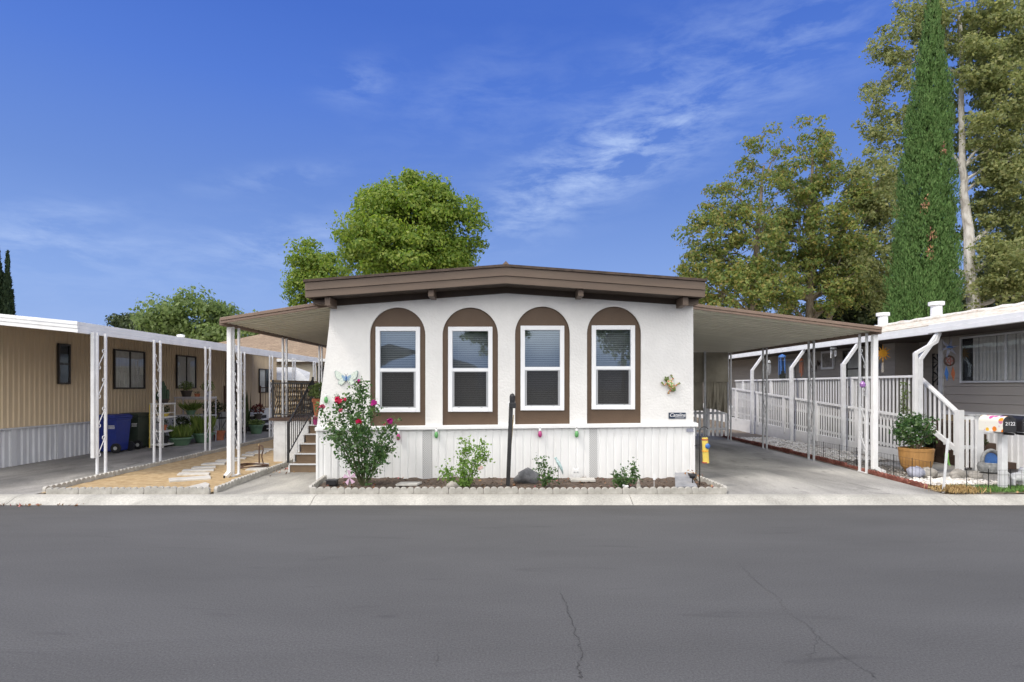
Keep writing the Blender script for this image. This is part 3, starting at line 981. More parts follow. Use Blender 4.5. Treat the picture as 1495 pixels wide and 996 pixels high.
# arch holes stop 2 cm above the bottom edge of the plate
me = flat(outline, [arch_poly(a, b, t, bt) for a, b, t, bt, w in arches], YW, YW + 0.10)
link('front_wall', me, M['stucco'], house)
for a, b, t, bt, w in arches:
    hole = [xz(w[0] + 2, w[3] - 2), xz(w[1] - 2, w[3] - 2), xz(w[1] - 2, w[2] + 2), xz(w[0] + 2, w[2] + 2)]
    link('arch_panel', flat(arch_poly(a, b, t, bt, 0.03), [hole], YW + 0.045, YW + 0.075), M['brown'], house)
    # window: frame > upper pane, lower pane, screen, blind
    (x0, z1), (x1, z0) = xz(w[0], w[2]), xz(w[1], w[3])
    fw, yf, yb = 0.085, YW + 0.008, YW + 0.10
    zm = z0 + (z1 - z0) * 0.492
    fr = MB()
    fr.box(x0, x0 + fw, yf, yb, z0, z1).box(x1 - fw, x1, yf, yb, z0, z1)
    fr.box(x0 + fw, x1 - fw, yf, yb, z0, z0 + fw).box(x0 + fw, x1 - fw, yf, yb, z1 - fw, z1)
    fr.box(x0 + fw - 0.01, x1 - fw + 0.01, yf + 0.012, yb - 0.01, zm - 0.03, zm + 0.035)
    win = fr.build('window', M['vinyl'], house, bevel=0.008)
    yg = YW + 0.055
    MB().add([(x0 + fw, yg, zm), (x1 - fw, yg, zm), (x1 - fw, yg, z1 - fw), (x0 + fw, yg, z1 - fw)], [(0, 1, 2, 3)]).build('pane', M['glass'], win)
    MB().add([(x0 + fw, yg + 0.02, z0 + fw), (x1 - fw, yg + 0.02, z0 + fw), (x1 - fw, yg + 0.02, zm), (x0 + fw, yg + 0.02, zm)], [(0, 1, 2, 3)]).build('pane', M['glass_dk'], win)
    sf = MB()
    a0, a1, b0, b1, sw = x0 + fw + 0.002, x1 - fw - 0.002, z0 + fw - 0.014, zm - 0.03, 0.034
    ys0, ys1 = YW + 0.022, YW + 0.036
    sf.box(a0, a0 + sw, ys0, ys1, b0, b1).box(a1 - sw, a1, ys0, ys1, b0, b1).box(a0 + sw, a1 - sw, ys0, ys1, b0, b0 + sw)
    sf.box(a0 + sw, a1 - sw, ys0, ys1, b1 - 0.01, b1)
    for q in (0.18, 0.82):
        xx = a0 + (a1 - a0) * q
        sf.box(xx - 0.02, xx + 0.02, ys0 - 0.01, ys0 - 0.001, b0 + 0.004, b0 + 0.018, 1)
    sf = sf.build('screen_frame', [M['screenframe'], M['black']], win)
    MB().add([(a0 + sw, ys1 - 0.004, b0 + sw), (a1 - sw, ys1 - 0.004, b0 + sw), (a1 - sw, ys1 - 0.004, b1 - .01), (a0 + sw, ys1 - 0.004, b1 - .01)],
             [(0, 1, 2, 3)]).build('screen', M['screen'], win)
    bl = MB()
    zz = z0 + fw + 0.01
    while zz < z1 - fw:
        bl.add([(x0 + 0.06, YW + 0.135, zz), (x1 - 0.06, YW + 0.135, zz), (x1 - 0.06, YW + 0.155, zz + 0.030), (x0 + 0.06, YW + 0.155, zz + 0.030)], [(0, 1, 2, 3)])
        zz += 0.036
    for q in (0.22, 0.78):
        xx = x0 + (x1 - x0) * q
        bl.box(xx - 0.003, xx + 0.003, YW + 0.128, YW + 0.132, z0 + fw, z1 - fw)
    bl.build('blind', M['blind'], win)

# body of the home behind the front wall
bx0, bx1 = -3.42, 3.56
body = MB()
body.box(bx0, bx0 + 0.1, YW + 0.103, 26, 0.0, 3.40).box(bx1 - 0.1, bx1, YW + 0.103, 26, 0.0, 3.40)
body.box(bx0 + 0.101, bx1 - 0.101, 25.9, 26, 0.0, 3.40).box(bx0 + 0.101, bx1 - 0.101, YW + 0.26, 25.89, 0.7, 0.8)
body.build('side_wall', M['skirt'], house)
MB().box(bx0 + 0.101, bx1 - 0.101, YW + 1.6, YW + 1.65, 0.81, 3.5).build('inner_wall', M['dark'], house)

# skirting: ribbed white panels, with two perforated vents
yS = YW - 0.02
xl, xr = at(463, 0, yS).x, at(1014.5, 0, yS).x
sk = []
x = xl
while x < xr - 0.02:
    wv = 0.105 + RNG.uniform(-0.004, 0.004)
    d = RNG.uniform(-0.002, 0.002)
    sk += [(x, d), (min(xr, x + wv), d), (min(xr, x + wv + 0.007), 0.010), (min(xr, x + wv + 0.030), 0.010), (min(xr, x + wv + 0.041), d)]
    x += wv + 0.042
mb = MB()
nn = len(sk)
zt = lambda xx: 0.955 + (xx - xl) / (xr - xl) * 0.08
a = [(xx, yS + d, -0.03) for xx, d in sk]
b = [(xx, yS + d, zt(xx)) for xx, d in sk]
mb.add(a + b, [(i, i + 1, nn + i + 1, nn + i) for i in range(nn - 1)])
skirt = mb.build('skirting', M['skirt'], house)
for pa, pb in ((617.5, 630), (860.5, 872)):
    xa, xb = at(pa, 0, yS).x, at(pb, 0, yS).x
    MB().box(xa, xb, yS - 0.006, yS - 0.003, 0.0, zt(xa) - 0.02).build('vent_panel', M['vent'], skirt)
mb = MB()
for px in (463, 1013):
    xx = at(px, 0, yS).x
    mb.box(xx - 0.02, xx + 0.02, yS - 0.012, yS + 0.05, -0.03, zt(xx) - 0.005)
mb.box(at(492, 0, yS).x - 0.012, at(492, 0, yS).x + 0.012, yS - 0.012, yS - 0.002, -0.03, zt(-3) - 0.005)
# the return of the skirting beside the steps
mb.box(xl - 0.01, xl + 0.02, yS + 0.052, YW + 0.9, -0.03, zt(xl) - 0.005)
mb.build('corner_trim', M['skirt'], house)
tb = MB()
za, zb = zt(xl), zt(xr)
tb.add([(xl - 0.03, yS - 0.05, za - .012), (xr + 0.05, yS - 0.05, zb - .012), (xr + 0.05, YW + .12, zb - .012), (xl - .03, YW + .12, za - .012),
        (xl - 0.03, yS - 0.05, za + .05), (xr + 0.05, yS - 0.05, zb + .05), (xr + 0.05, YW + .12, zb + .075), (xl - .03, YW + .12, za + .075)],
       [(0, 3, 2, 1), (4, 5, 6, 7), (0, 1, 5, 4), (1, 2, 6, 5), (2, 3, 7, 6), (3, 0, 4, 7)])
tb.build('trim_board', M['white'], house, bevel=0.006)

# roof: shingled low gable, doubled brown fascia, soffit, frieze and outlookers
YF = 10.40
FT = [xz(445, 412.5, YF), xz(738, 390, YF), xz(1030, 411.5, YF)]
FM = [xz(445, 424, YF), xz(738, 402.5, YF), xz(1030, 423.5, YF)]
FB = [xz(445, 434.5, YF), xz(738, 413.5, YF), xz(1030, 434, YF)]
up = lambda pts, d: [(x_, z_ + d) for x_, z_ in pts]
rp = [(FT[0][0] - .02, FT[0][1] + .004), (FT[1][0], FT[1][1] + .004), (FT[2][0] + .02, FT[2][1] + .004)]
MB().prism(rp + up(rp, 0.045)[::-1], YF - 0.03, 26.3, 'y').build('roof', M['shingle'], house)
MB().prism(FT + FM[::-1], YF, YF + 0.035, 'y').build('fascia', M['fascia'], house, bevel=0.004)
MB().prism(up(FM, -0.002) + FB[::-1], YF + 0.018, YF + 0.055, 'y').build('fascia', M['fascia'], house, bevel=0.004)
# side fascias running back
for (px, s) in ((0, 1), (2, -1)):
    xx, zt_ = FT[px]
    MB().box(min(xx, xx + 0.035 * s), max(xx, xx + 0.035 * s), YF + 0.06, 26.2, FB[px][1] + .01, zt_ - 0.002).build('fascia', M['fascia'], house)
SO = up(FB, 0.022)
SO = [(SO[0][0] + .04, SO[0][1]), SO[1], (SO[2][0] - .04, SO[2][1])]
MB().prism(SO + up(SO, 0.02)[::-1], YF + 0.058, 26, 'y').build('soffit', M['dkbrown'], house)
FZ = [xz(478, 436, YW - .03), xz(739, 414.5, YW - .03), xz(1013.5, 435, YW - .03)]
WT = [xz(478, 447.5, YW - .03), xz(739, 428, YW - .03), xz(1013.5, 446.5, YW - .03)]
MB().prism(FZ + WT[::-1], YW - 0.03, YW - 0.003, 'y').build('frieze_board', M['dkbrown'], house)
for px, pt in ((478, 434.5), (629, 421), (848, 420.5), (1001, 434)):
    x_, z_ = xz(px, pt, YF + .1)
    MB().box(x_ - .052, x_ + .052, YF + 0.10, YW - 0.034, z_ - .15, z_ + 0.012).build('roof_beam', M['fascia'], house, bevel=0.006)
for px, w_, pt in ((467, .13, 437), (1012, .10, 436)):
    x_, z_ = xz(px, pt, YF + .3)
    MB().box(x_ - w_, x_ + w_, YF + 0.30, YW + 0.25, z_ - .10, z_ - 0.01).build('roof_beam', M['fascia'], house)
# small pyramid cap standing on the ridge
xc, zc = xz(738.5, 390, 12.0)
p0 = xz(738.5, 381, 12.0)
mb = MB().add([(xc - .2, 11.8, zc - .12), (xc + .2, 11.8, zc - .12), (xc + .2, 12.2, zc - .12), (xc - .2, 12.2, zc - .12), (xc, 12, p0[1])],
              [(0, 1, 4), (1, 2, 4), (2, 3, 4), (3, 0, 4), (3, 2, 1, 0)])
mb.build('ridge_cap', M['brown'], house)
# small plate by the corner with the maker's script, and the label below it
x0, z1 = xz(976, 602.5); x1, z0 = xz(1001, 611.5)
pl = MB().box(x0, x1, YW - 0.012, YW - 0.003, z0, z1).build('name_plate', M['navy'], house, bevel=0.003)
lettering('Catalina', 0.094, ((x0 + x1) / 2, YW - 0.0145, (z0 + z1) / 2 + 0.012), M['letter'], pl, shear=0.35)
MB().box(x0 + .12, x1 - .03, YW - 0.0155, YW - 0.0125, z0 + .014, z0 + .020).build('underline', M['letter'], pl)
x0, z1 = xz(1002, 625.5, yS); x1, z0 = xz(1012, 630.5, yS)
MB().box(x0, x1, yS - 0.018, yS - 0.014, z0, z1).build('licence_plate', M['greyblue'], house)


# ================================================================== awnings and lattice posts
SCROLLS = {}


def scroll_mesh(gap, flip, r=0.0085):
    """one S scroll, 0.42 m tall, lying in the plane between two uprights along Y"""
    w = gap / 2 - 0.022
    P, Q = [], []
    for k in range(11):
        a = math.pi * (1.25 - 1.75 * k / 10)
        P.append((0, flip * (-w + .034 + .034 * math.cos(a)), .40 - .034 + .034 * math.sin(a)))
        a = math.pi * (.25 - 1.75 * k / 10)
        Q.append((0, flip * (w - .034 + .034 * math.cos(a)), .034 + .034 * math.sin(a)))
    mb = MB()
    mb.tube(P[::-1] + Q, r, 5)
    me = bpy.data.meshes.new('scroll')
    me.from_pydata(mb.v, [], mb.f)
    return me


def lattice_post(parent, x, y, z0, z1, mat, gap=0.235, w=0.042, spout=0.0, flip=1):
    mb = MB()
    mb.box(x - w / 2, x + w / 2, y - gap / 2 - w / 2, y - gap / 2 + w / 2, z0, z1)
    mb.box(x - w / 2, x + w / 2, y + gap / 2 - w / 2, y + gap / 2 + w / 2, z0, z1)
    mb.box(x - w * .8, x + w * .8, y - gap / 2 - w * .8, y + gap / 2 + w * .8, z0 - 0.02, z0 + 0.006)
    p = mb.build('post', mat, parent, bevel=0.004)
    z = z1 - 0.72
    while z > z0 + .12:
        key = (round(gap, 3), flip, mat.name)
        if key not in SCROLLS:
            SCROLLS[key] = scroll_mesh(gap, flip)
            SCROLLS[key].materials.append(mat)
        o = bpy.data.objects.new('scroll', SCROLLS[key])
        COL.objects.link(o)
        o.parent = p
        o.location = Vector((x, y, z)) - world_loc(p)
        z -= 0.58
    return p


def awning_sheet(mb, p_in, p_out, y0, y1, pitch=0.26):
    """pan roofing: shallow ribs across, spanning from p_in=(x,z) to p_out=(x,z)"""
    prof = []
    y = y0
    while y < y1 - 0.01:
        prof += [(y, 0), (min(y1, y + pitch - 0.085), 0), (min(y1, y + pitch - 0.075), 0.05), (min(y1, y + pitch - 0.012), 0.05)]
        y += pitch
    n = len(prof)
    a = [(p_in[0], yy, p_in[1] + d) for yy, d in prof]
    b = [(p_out[0], yy, p_out[1] + d) for yy, d in prof]
    mb.add(a + b, [(i, i + 1, n + i + 1, n + i) for i in range(n - 1)])
    a2 = [(p_in[0], y0, p_in[1] + .062), (p_in[0], y1, p_in[1] + .062), (p_out[0], y1, p_out[1] + .062), (p_out[0], y0, p_out[1] + .062)]
    mb.add(a2, [(0, 1, 2, 3)])
    return mb


def edge_beam(parent, p, q, y0, y1, h, t, mat, name):
    """band along the front edge from p=(x,z) to q=(x,z): two small rolls"""
    for i, (dz, hh, yy) in enumerate(((0.0, h * .42, 0.0), (h * .46, h * .54, -0.012))):
        MB().prism([(p[0], p[1] + dz), (q[0], q[1] + dz), (q[0], q[1] + dz + hh), (p[0], p[1] + dz + hh)], y0 + yy, y0 + t, 'y').build(name, mat, parent, bevel=0.006)


# left awning of the white home
aw = thing('entry_awning', 'brown trimmed awning on white scroll posts, left of the white home above the steps', 'awning', (-5.44, 11.4, 0))
awning_sheet(MB(), (-3.43, 3.345), (-5.46, 3.03), 10.98, 20.2).build('roof_panel', M['awn_under'], aw)
edge_beam(aw, (-5.52, 3.005), (-3.405, 3.335), 10.94, 0, 0.115, 0.035, M['awn_trim'], 'front_trim')
MB().box(-5.56, -5.47, 10.985, 20.2, 2.975, 3.10).build('gutter', M['awn_trim'], aw, bevel=0.01)
for i, y in enumerate((11.42, 13.92, 16.6, 19.4)):
    lattice_post(aw, -5.44, y, 0.02 if i == 0 else 0.03, 2.98, M['post'])
mb = MB().box(-5.52, -5.44, 11.20, 11.27, 0.07, 2.97)
mb.bar((-5.48, 11.235, 0.10), (-5.50, 11.12, 0.03), 0.08, 0.07)
mb.build('downspout', M['white'], aw, bevel=0.004)
MB().box(-5.515, -5.485, 11.055, 11.068, 0.0, 0.062).build('spout_mouth', M['dark'], aw)

# right carport of the white home
cp = thing('carport', 'long brown trimmed carport awning on galvanised scroll posts, over the concrete driveway', 'carport', (7.4, 11.8, 0))
awning_sheet(MB(), (3.57, 3.40), (7.52, 2.92), 11.53, 21.0).build('roof_panel', M['awn_under'], cp)
edge_beam(cp, (3.565, 3.385), (7.58, 2.885), 11.49, 0, 0.115, 0.035, M['awn_trim'], 'front_trim')
MB().box(7.53, 7.61, 11.535, 21.0, 2.86, 2.985).build('gutter', M['awn_trim'], cp, bevel=0.01)
for i, y in enumerate((11.92, 13.86, 16.35, 18.95, 21.0)):
    lattice_post(cp, 7.42 if i else 7.47, y, 0.0, 2.90, M['post'] if i == 0 else M['galv'], flip=-1)
mb = MB().box(7.50, 7.60, 11.63, 11.72, 0.10, 2.86)
mb.bar((7.56, 11.675, 0.13), (7.74, 11.66, 0.03), 0.09, 0.08)
mb.build('downspout', M['white'], cp, bevel=0.006)

# tarp curtain hung across the back of the carport
cu = thing('tarp_curtain', 'taupe fabric curtain hung in two tiers across the back of the carport', 'curtain', (5.6, 19.0, 0.9))


def cloth(x0, x1, y, z0f, z1, mat, nx=60, nz=18, amp=0.04, ph=0.0):
    vs, fs = [], []
    for j in range(nz + 1):
        for i in range(nx + 1):
            u, v = i / nx, j / nz
            xx = x0 + (x1 - x0) * u
            z0 = z0f(u)
            zz = z0 + (z1 - z0) * v
            k = (1 - v) * amp
            yy = y + k * (math.sin(u * 17 + ph + v * 2.2) + 0.6 * math.sin(u * 41 + 1.3 * ph - v * 3)) + 0.012 * math.sin(u * 90) * v
            vs.append((xx, yy, zz))
    for j in range(nz):
        for i in range(nx):
            k = j * (nx + 1) + i
            fs.append((k, k + 1, k + nx + 2, k + nx + 1))
    return MB().add(vs, fs)


cloth(3.7, 7.36, 18.92, lambda u: 1.93 + .02 * math.sin(u * 9), 2.93, M['tarp'], amp=0.025).build('upper_tarp', M['tarp'], cu, smooth=True)
for k, (a_, b_) in enumerate(((3.7, 6.54), (6.60, 7.36))):
    cloth(a_, b_, 18.97, (lambda u: 0.98 + .07 * (1 - u)) if k == 0 else (lambda u: 1.06 - 0.17 * u + 0.04 * math.sin(u * 3.1)), 1.95, M['tarp'], amp=0.05, ph=k * 1.7).build('lower_tarp', M['tarp'], cu, smooth=True)
MB().box(6.54, 6.60, 18.83, 18.88, 0.0, 2.95).build('tarp_pole', M['galv'], cu)

# picket fence closing the back of the carport
pf = thing('picket_fence', 'low white picket fence under the taupe curtain at the back of the carport', 'fence', (5.6, 19.45, 0))
mb = MB()
x = 3.7
while x < 7.55:
    h = 1.04
    mb.prism([(x, 0.1), (x + .075, 0.1), (x + .075, h), (x + .0375, h + .07), (x, h)], 19.40, 19.42, 'y')
    x += 0.15
mb.build('pickets', M['white'], pf)
MB().box(3.7, 7.55, 19.425, 19.46, 0.30, 0.38).build('rail', M['white'], pf)
MB().box(3.7, 7.55, 19.425, 19.46, 0.84, 0.92).build('rail', M['white'], pf)

# ================================================================== entry steps and porch
steps = thing('entry_steps', 'brown steps with white edged treads climbing to the porch beside the white home', 'steps', (-4.1, 11.86, 0))
for k in range(6):
    y0 = 11.86 + 0.28 * k
    zt_ = 0.185 * (k + 1)
    xa = -4.53 if k == 0 else -4.50 + 0.0 * k
    b = MB().box(xa, -3.70, y0 + 0.02, 13.56 if k == 5 else y0 + 0.31, max(0.0, zt_ - 0.185), zt_ - 0.03).build('step', M['stepbrown'], steps)
    MB().box(xa, -3.70, y0 + 0.012, y0 + 0.295, zt_ - 0.028, zt_).build('tread', M['stepbrown'], b)
    MB().box(xa - 0.015, -3.70, y0 - 0.012, y0 + 0.0105, zt_ - 0.03, zt_ + .002).build('nosing', M['white_old'], b, bevel=0.004)
mb = MB()
for k in range(6):
    y0 = 11.86 + 0.28 * k
    mb.box(-4.56, -4.532, y0 + 0.0, y0 + 0.281, 0.0, 0.185 * (k + 1) - 0.032)
mb.build('stringer', M['white_old'], steps)

porch = thing('porch', 'raised porch with white boarded side and brown deck edge, at the top of the steps', 'porch', (-4.9, 14, 0))
mb = MB()
for xa in np.arange(-5.52, -4.68, 0.28):
    mb.box(xa + 0.004, min(-4.66, xa + 0.276), 13.46, 13.49, 0.0, 0.98 )
mb.box(-5.54, -5.50, 13.50, 18.0, 0.0, 0.98)
mb.build('side_boards', M['white_old'], porch)
MB().box(-5.62, -4.60, 13.42, 18.0, 0.985, 1.05).build('deck', M['wood'], porch)
MB().box(-4.599, -3.45, 13.57, 18.0, 0.95, 1.05).build('deck', M['wood'], porch)
# black iron railing: sloped run beside the steps and a level run along the deck edge
rl = thing('iron_railing', 'black iron railing rising beside the steps to the porch', 'railing', (-4.62, 12.0, 0))
mb = MB()
p0, p1 = Vector((-4.60, 11.98, 0.30)), Vector((-4.60, 13.45, 1.14))
mb.bar(p0 + Vector((0, 0, 0.72)), p1 + Vector((0, 0, 0.80)), 0.035, 0.03)
mb.bar(p0 + Vector((0, 0, 0.08)), p1 + Vector((0, 0, 0.08)), 0.02, 0.02)
for k in range(13):
    q = p0.lerp(p1, (k + .5) / 13)
    t = (k + .5) / 13
    mb.bar(q + Vector((0, 0, 0.08)), q + Vector((0, 0, 0.72 + .08 * t)), 0.013)
mb.build('sloped_rail', M['iron'], rl)
MB().box(-4.62, -4.58, 11.94, 11.98, 0.19, 1.06).build('newel', M['iron'], rl)
MB().box(-4.62, -4.58, 13.45, 13.49, 1.05, 2.02).build('newel', M['iron'], rl)
mb = MB()
mb.box(-5.56, -4.62, 13.47, 13.49, 1.86, 1.89).box(-5.56, -4.62, 13.47, 13.49, 1.12, 1.14)
for x in np.arange(-5.50, -4.64, 0.105):
    mb.box(x - .007, x + .007, 13.474, 13.488, 1.14, 1.86)
mb.box(-5.56, -5.54, 13.50, 17.5, 1.86, 1.89).box(-5.56, -5.54, 13.50, 17.5, 1.12, 1.14)
for y in np.arange(13.6, 17.5, 0.14):
    mb.box(-5.557, -5.543, y - .007, y + .007, 1.14, 1.86)
mb.build('deck_rail', M['iron'], rl)
mb = MB().box(-5.57, -5.53, 13.46, 13.50, 1.05, 1.95)
mb.build('newel', M['iron'], rl)

lt = thing('lattice_screen', 'tan wooden lattice screen along the outer edge of the porch behind the iron railing', 'lattice', (-5.62, 15.4, 1.05))
mb = MB()
for k in range(-6, 30):
    y = 13.55 + k * 0.15
    for s in (1, -1):
        a0, a1 = Vector((-5.60 + .012 * s, y, 1.06)), Vector((-5.60 + .012 * s, y + s * 0.55, 1.90))
        if min(a0.y, a1.y) > 13.55 and max(a0.y, a1.y) < 17.6:
            mb.bar(a0, a1, 0.05, 0.012, (1, 0, 0))
mb.build('slats', M['lattice'], lt)
MB().box(-5.64, -5.58, 13.55, 17.6, 1.90, 1.95).build('top_bar', M['lattice'], lt)
# old boards leaning by the porch railing
for k, (dx, ln, lab) in enumerate(((0.0, .95, 'short grey board'), (0.14, 1.15, 'middle board'), (0.30, 1.30, 'tallest board'))):
    props(MB().bar((-5.88 + dx * .8, 15.2 + dx, 0.02), (-5.72 + dx * .25, 15.4 + dx, 0.35 + ln), 0.13, 0.025, (0, 1, 0)).build('leaning_board', M['lattice'], bevel=0.004),
          lab + ' leaning on the porch side behind the iron railing', 'board', 'boards leaning by the porch')
# ================================================================== left neighbour
XL = -11.2
ln = thing('neighbour_home', 'beige ribbed mobile home with pale metal skirting, at the left edge of the photo', 'house', (XL, 18, 0))


def ribbed_x(x, y0, y1, z0, z1, pitch, depth, flatw, rng=None):
    """ribbed sheet in the plane x, ribs upright"""
    prof = []
    y = y0
    while y < y1:
        prof += [(x, y), (x, min(y1, y + pitch * flatw)), (x + depth, min(y1, y + pitch * (flatw + .12))), (x + depth, min(y1, y + pitch * .9))]
        y += pitch
    n = len(prof)
    a = [(px, py, z0) for px, py in prof]
    b = [(px, py, z1) for px, py in prof]
    return MB().add(a + b, [(i, i + 1, n + i + 1, n + i) for i in range(n - 1)])


ribbed_x(XL, 9.6, 27.6, 0.80, 3.30, 0.145, 0.022, 0.62).build('wall', M['beige'], ln)
ribbed_x(XL + 0.05, 9.6, 15.15, 0.0, 0.83, 0.16, 0.030, 0.5).build('skirting', M['metal_skirt'], ln)
MB().box(XL + 0.02, XL + 0.12, 9.6, 15.18, 0.832, 0.862).build('skirting_cap', M['metal_skirt'], ln)
for y in (12.75, 14.05):
    MB().box(XL + .084, XL + .10, y, y + 0.12, 0.0, 0.83).build('skirting_strip', M['metal_skirt'], ln)
ribbed_x(XL + 0.02, 15.16, 27.6, 0.0, 0.79, 0.16, 0.02, 0.5).build('skirting', M['metal_skirt'], ln)
MB().box(-16.5, XL - 0.01, 9.6, 27.6, 0.0, 3.29).build('body', M['beige'], ln)
MB().prism([(9.6, 0), (27.6, 0), (27.6, 3.3), (9.6, 3.3)], XL - .008, XL - .004, 'x').build('backing', M['beige'], ln)
MB().prism([(-16.8, 3.32), (-13.8, 3.42), (-11.0, 3.32), (-11.0, 3.27), (-16.8, 3.27)], 9.3, 28.0, 'y').build('roof', M['roofcoat'], ln)


def side_window(parent, x, s, y0, y1, z0, z1, fmat, split=True, curtain=0.5, horiz=False, cm='curtain'):
    """sliding window on a wall in plane x, facing s"""
    def b(mb, d0, d1, *r):
        mb.box(min(x + d0 * s, x + d1 * s), max(x + d0 * s, x + d1 * s), *r)
        return mb
    f = 0.045
    mb = MB()
    for r in ((y0, y0 + f, z0, z1), (y1 - f, y1, z0, z1), (y0 + f, y1 - f, z0, z0 + f), (y0 + f, y1 - f, z1 - f, z1)):
        b(mb, 0.026, 0.07, *r)
    if split:
        if horiz:
            zm = z0 + (z1 - z0) * .5
            b(mb, 0.03, 0.066, y0 + f, y1 - f, zm - .02, zm + .02)
        else:
            ym = (y0 + y1) / 2
            b(mb, 0.03, 0.066, ym - .022, ym + .022, z0 + f, z1 - f)
    w = mb.build('window', fmat, parent, bevel=0.004)
    b(MB(), 0.0245, 0.0255, y0 + .01, y1 - .01, z0 + .01, z1 - .01).build('backing', M['dark'], w)
    xg = x + 0.052 * s
    MB().add([(xg, y0 + f, z0 + f), (xg, y1 - f, z0 + f), (xg, y1 - f, z1 - f), (xg, y0 + f, z1 - f)], [(0, 1, 2, 3)]).build('pane', M['glass_side'], w)
    if curtain > 0:
        vs, fs = [], []
        n = 60
        ya, yb = (y0 + f, y0 + f + (y1 - y0 - 2 * f) * curtain)
        for i in range(n + 1):
            yy = ya + (yb - ya) * i / n
            xx = x + (0.034 + 0.006 * math.sin(i * 1.35) + 0.003 * math.sin(i * .6)) * s
            vs += [(xx, yy, z0 + f), (xx, yy, z1 - f)]
        fs = [(2 * i, 2 * i + 2, 2 * i + 3, 2 * i + 1) for i in range(n)]
        MB().add(vs, fs).build('curtain', M[cm], w)
    return w


side_window(ln, XL, 1, 14.13, 14.52, 1.85, 2.87, M['shade'], True, 0.0, True)
side_window(ln, XL, 1, 16.14, 17.52, 1.72, 2.86, M['shade'], True, 1.0)
side_window(ln, XL, 1, 19.2, 20.4, 1.72, 2.86, M['shade'], True, 1.0)
dmb = MB().box(XL + .026, XL + .06, 22.6, 23.45, 0.95, 2.86)
d = dmb.build('door', M['shade'], ln)
for k in range(4):
    MB().box(XL + .0605, XL + .066, 22.75, 23.3, 1.2 + k * .42, 1.5 + k * .42).build('door_panel', M['white'], d)
side_window(ln, XL, 1, 25.6, 26.9, 1.5, 2.6, M['shade'], True, 0.6)

la = thing('driveway_awning', 'long white awning on white scroll posts over the left driveway', 'awning', (-8.2, 11, 0))
awning_sheet(MB(), (XL + .03, 3.20), (-8.33, 2.865), 10.99, 24.9).build('roof_panel', M['lav'], la)
mb = MB()
for k, (a_, b_) in enumerate(((0, .075), (.078, .145), (.148, .215))):
    mb.box(-8.335 + .004 * (k % 2), -8.275 - .010 * k + .012 * 2, 10.98, 24.9, 2.83 + a_, 2.83 + b_)
mb.build('side_trim', M['white'], la, bevel=0.004)
mb = MB()
for k, (a_, b_) in enumerate(((0, .075), (.078, .145), (.148, .215))):
    xo, xi = -8.25, -11.6
    zi = 2.83 + (xo - xi) * 0.098
    mb.prism([(xo, 2.83 + a_), (xi, zi + a_), (xi, zi + b_), (xo, 2.83 + b_)], 10.93 - .008 * k, 10.975, 'y')
mb.build('front_trim', M['white'], la, bevel=0.004)
for i, y in enumerate((11.40, 13.22, 15.45, 17.5, 19.6, 21.7, 24.0)):
    lattice_post(la, -8.13, y, 0.0, 2.86, M['post'], flip=1 if i % 2 else -1)
MB().box(-8.205, -8.135, 11.20, 11.265, 0.38, 2.86).build('downspout', M['white_old'], la, bevel=0.004)
t = MB().lathe([(0.09, 0), (0.09, 0.25), (0.13, 0.26), (0.13, 0.33), (0.0, 0.36)], (-11.7, 20.4, 3.31), 12).build('roof_vent', M['white'], la)
t.parent = None
t.location = (-11.7, 20.4, 3.31)
props(t, 'small white roof vent on the beige home at left', 'roof vent')


# bins
def bin_(label, mat, x, y, w, dpt, h, z=0.0):
    o = thing('wheeled_bin', label, 'bin', (x, y, z), 'wheeled bins against the beige home')
    mb = MB()
    b0, b1 = 0.80, 1.0
    vs = []
    for zz, s in ((0.04, b0), (h * .80, .97), (h * .86, .97), (h * .86, 1.04), (h * .91, 1.04)):
        vs += [(-w / 2 * s, -dpt / 2 * s, zz), (w / 2 * s, -dpt / 2 * s, zz), (w / 2 * s, dpt / 2 * s, zz), (-w / 2 * s, dpt / 2 * s, zz)]
    fs = [(3, 2, 1, 0)]
    for k in range(4):
        fs += [(4 * k + i, 4 * k + (i + 1) % 4, 4 * k + 4 + (i + 1) % 4, 4 * k + 4 + i) for i in range(4)]
    fs.append((16, 17, 18, 19))
    mb.add(vs, fs)
    mb.build('body', mat, o, local=True, bevel=0.02)
    lid = MB().prism([(-w * .53, h * .915), (w * .53, h * .915), (w * .53, h * .95), (w * .40, h), (-w * .40, h), (-w * .53, h * .95)], -dpt * .54, dpt * .54, 'y')
    lid.build('lid', mat, o, local=True, bevel=0.015)
    hb = MB().tube([(-w * .62, -dpt * .36, h * .90), (-w * .62, dpt * .36, h * .90)], 0.018, 8)
    hb.build('handle', M['black'], o, local=True)
    for sy in (-1, 1):
        wb = MB()
        k = len(wb.v)
        wb.prism([(w * .46 + .13 * math.cos(a), .13 + .13 * math.sin(a)) for a in np.linspace(0, 2 * math.pi, 22)[:-1]], sy * dpt * .47 - .03, sy * dpt * .47 + .03, 'y')
        wo = wb.build('wheel', M['black'], o, local=True)
        MB().prism([(w * .46 + .05 * math.cos(a), .13 + .05 * math.sin(a)) for a in np.linspace(0, 2 * math.pi, 14)[:-1]], sy * dpt * .47 - .036 if sy < 0 else sy * dpt * .47 + .031, sy * dpt * .47 - .031 if sy < 0 else sy * dpt * .47 + .036, 'y').build('hub', M['galv'], wo, local=True)
    # three worn lines of white print, illegible in the photograph
    mb = MB()
    for k in range(3):
        xx = w * .17
        while xx < w * .40:
            ww = RNG.uniform(.012, .035)
            mb.box(xx, min(xx + ww, w * .42), -dpt / 2 * .975 - .004, -dpt / 2 * .975 - .001, h * .70 - k * .035, h * .70 - k * .035 + .020)
            xx += ww + .008
    mb.build('print', M['letter'], o, local=True)
    return o


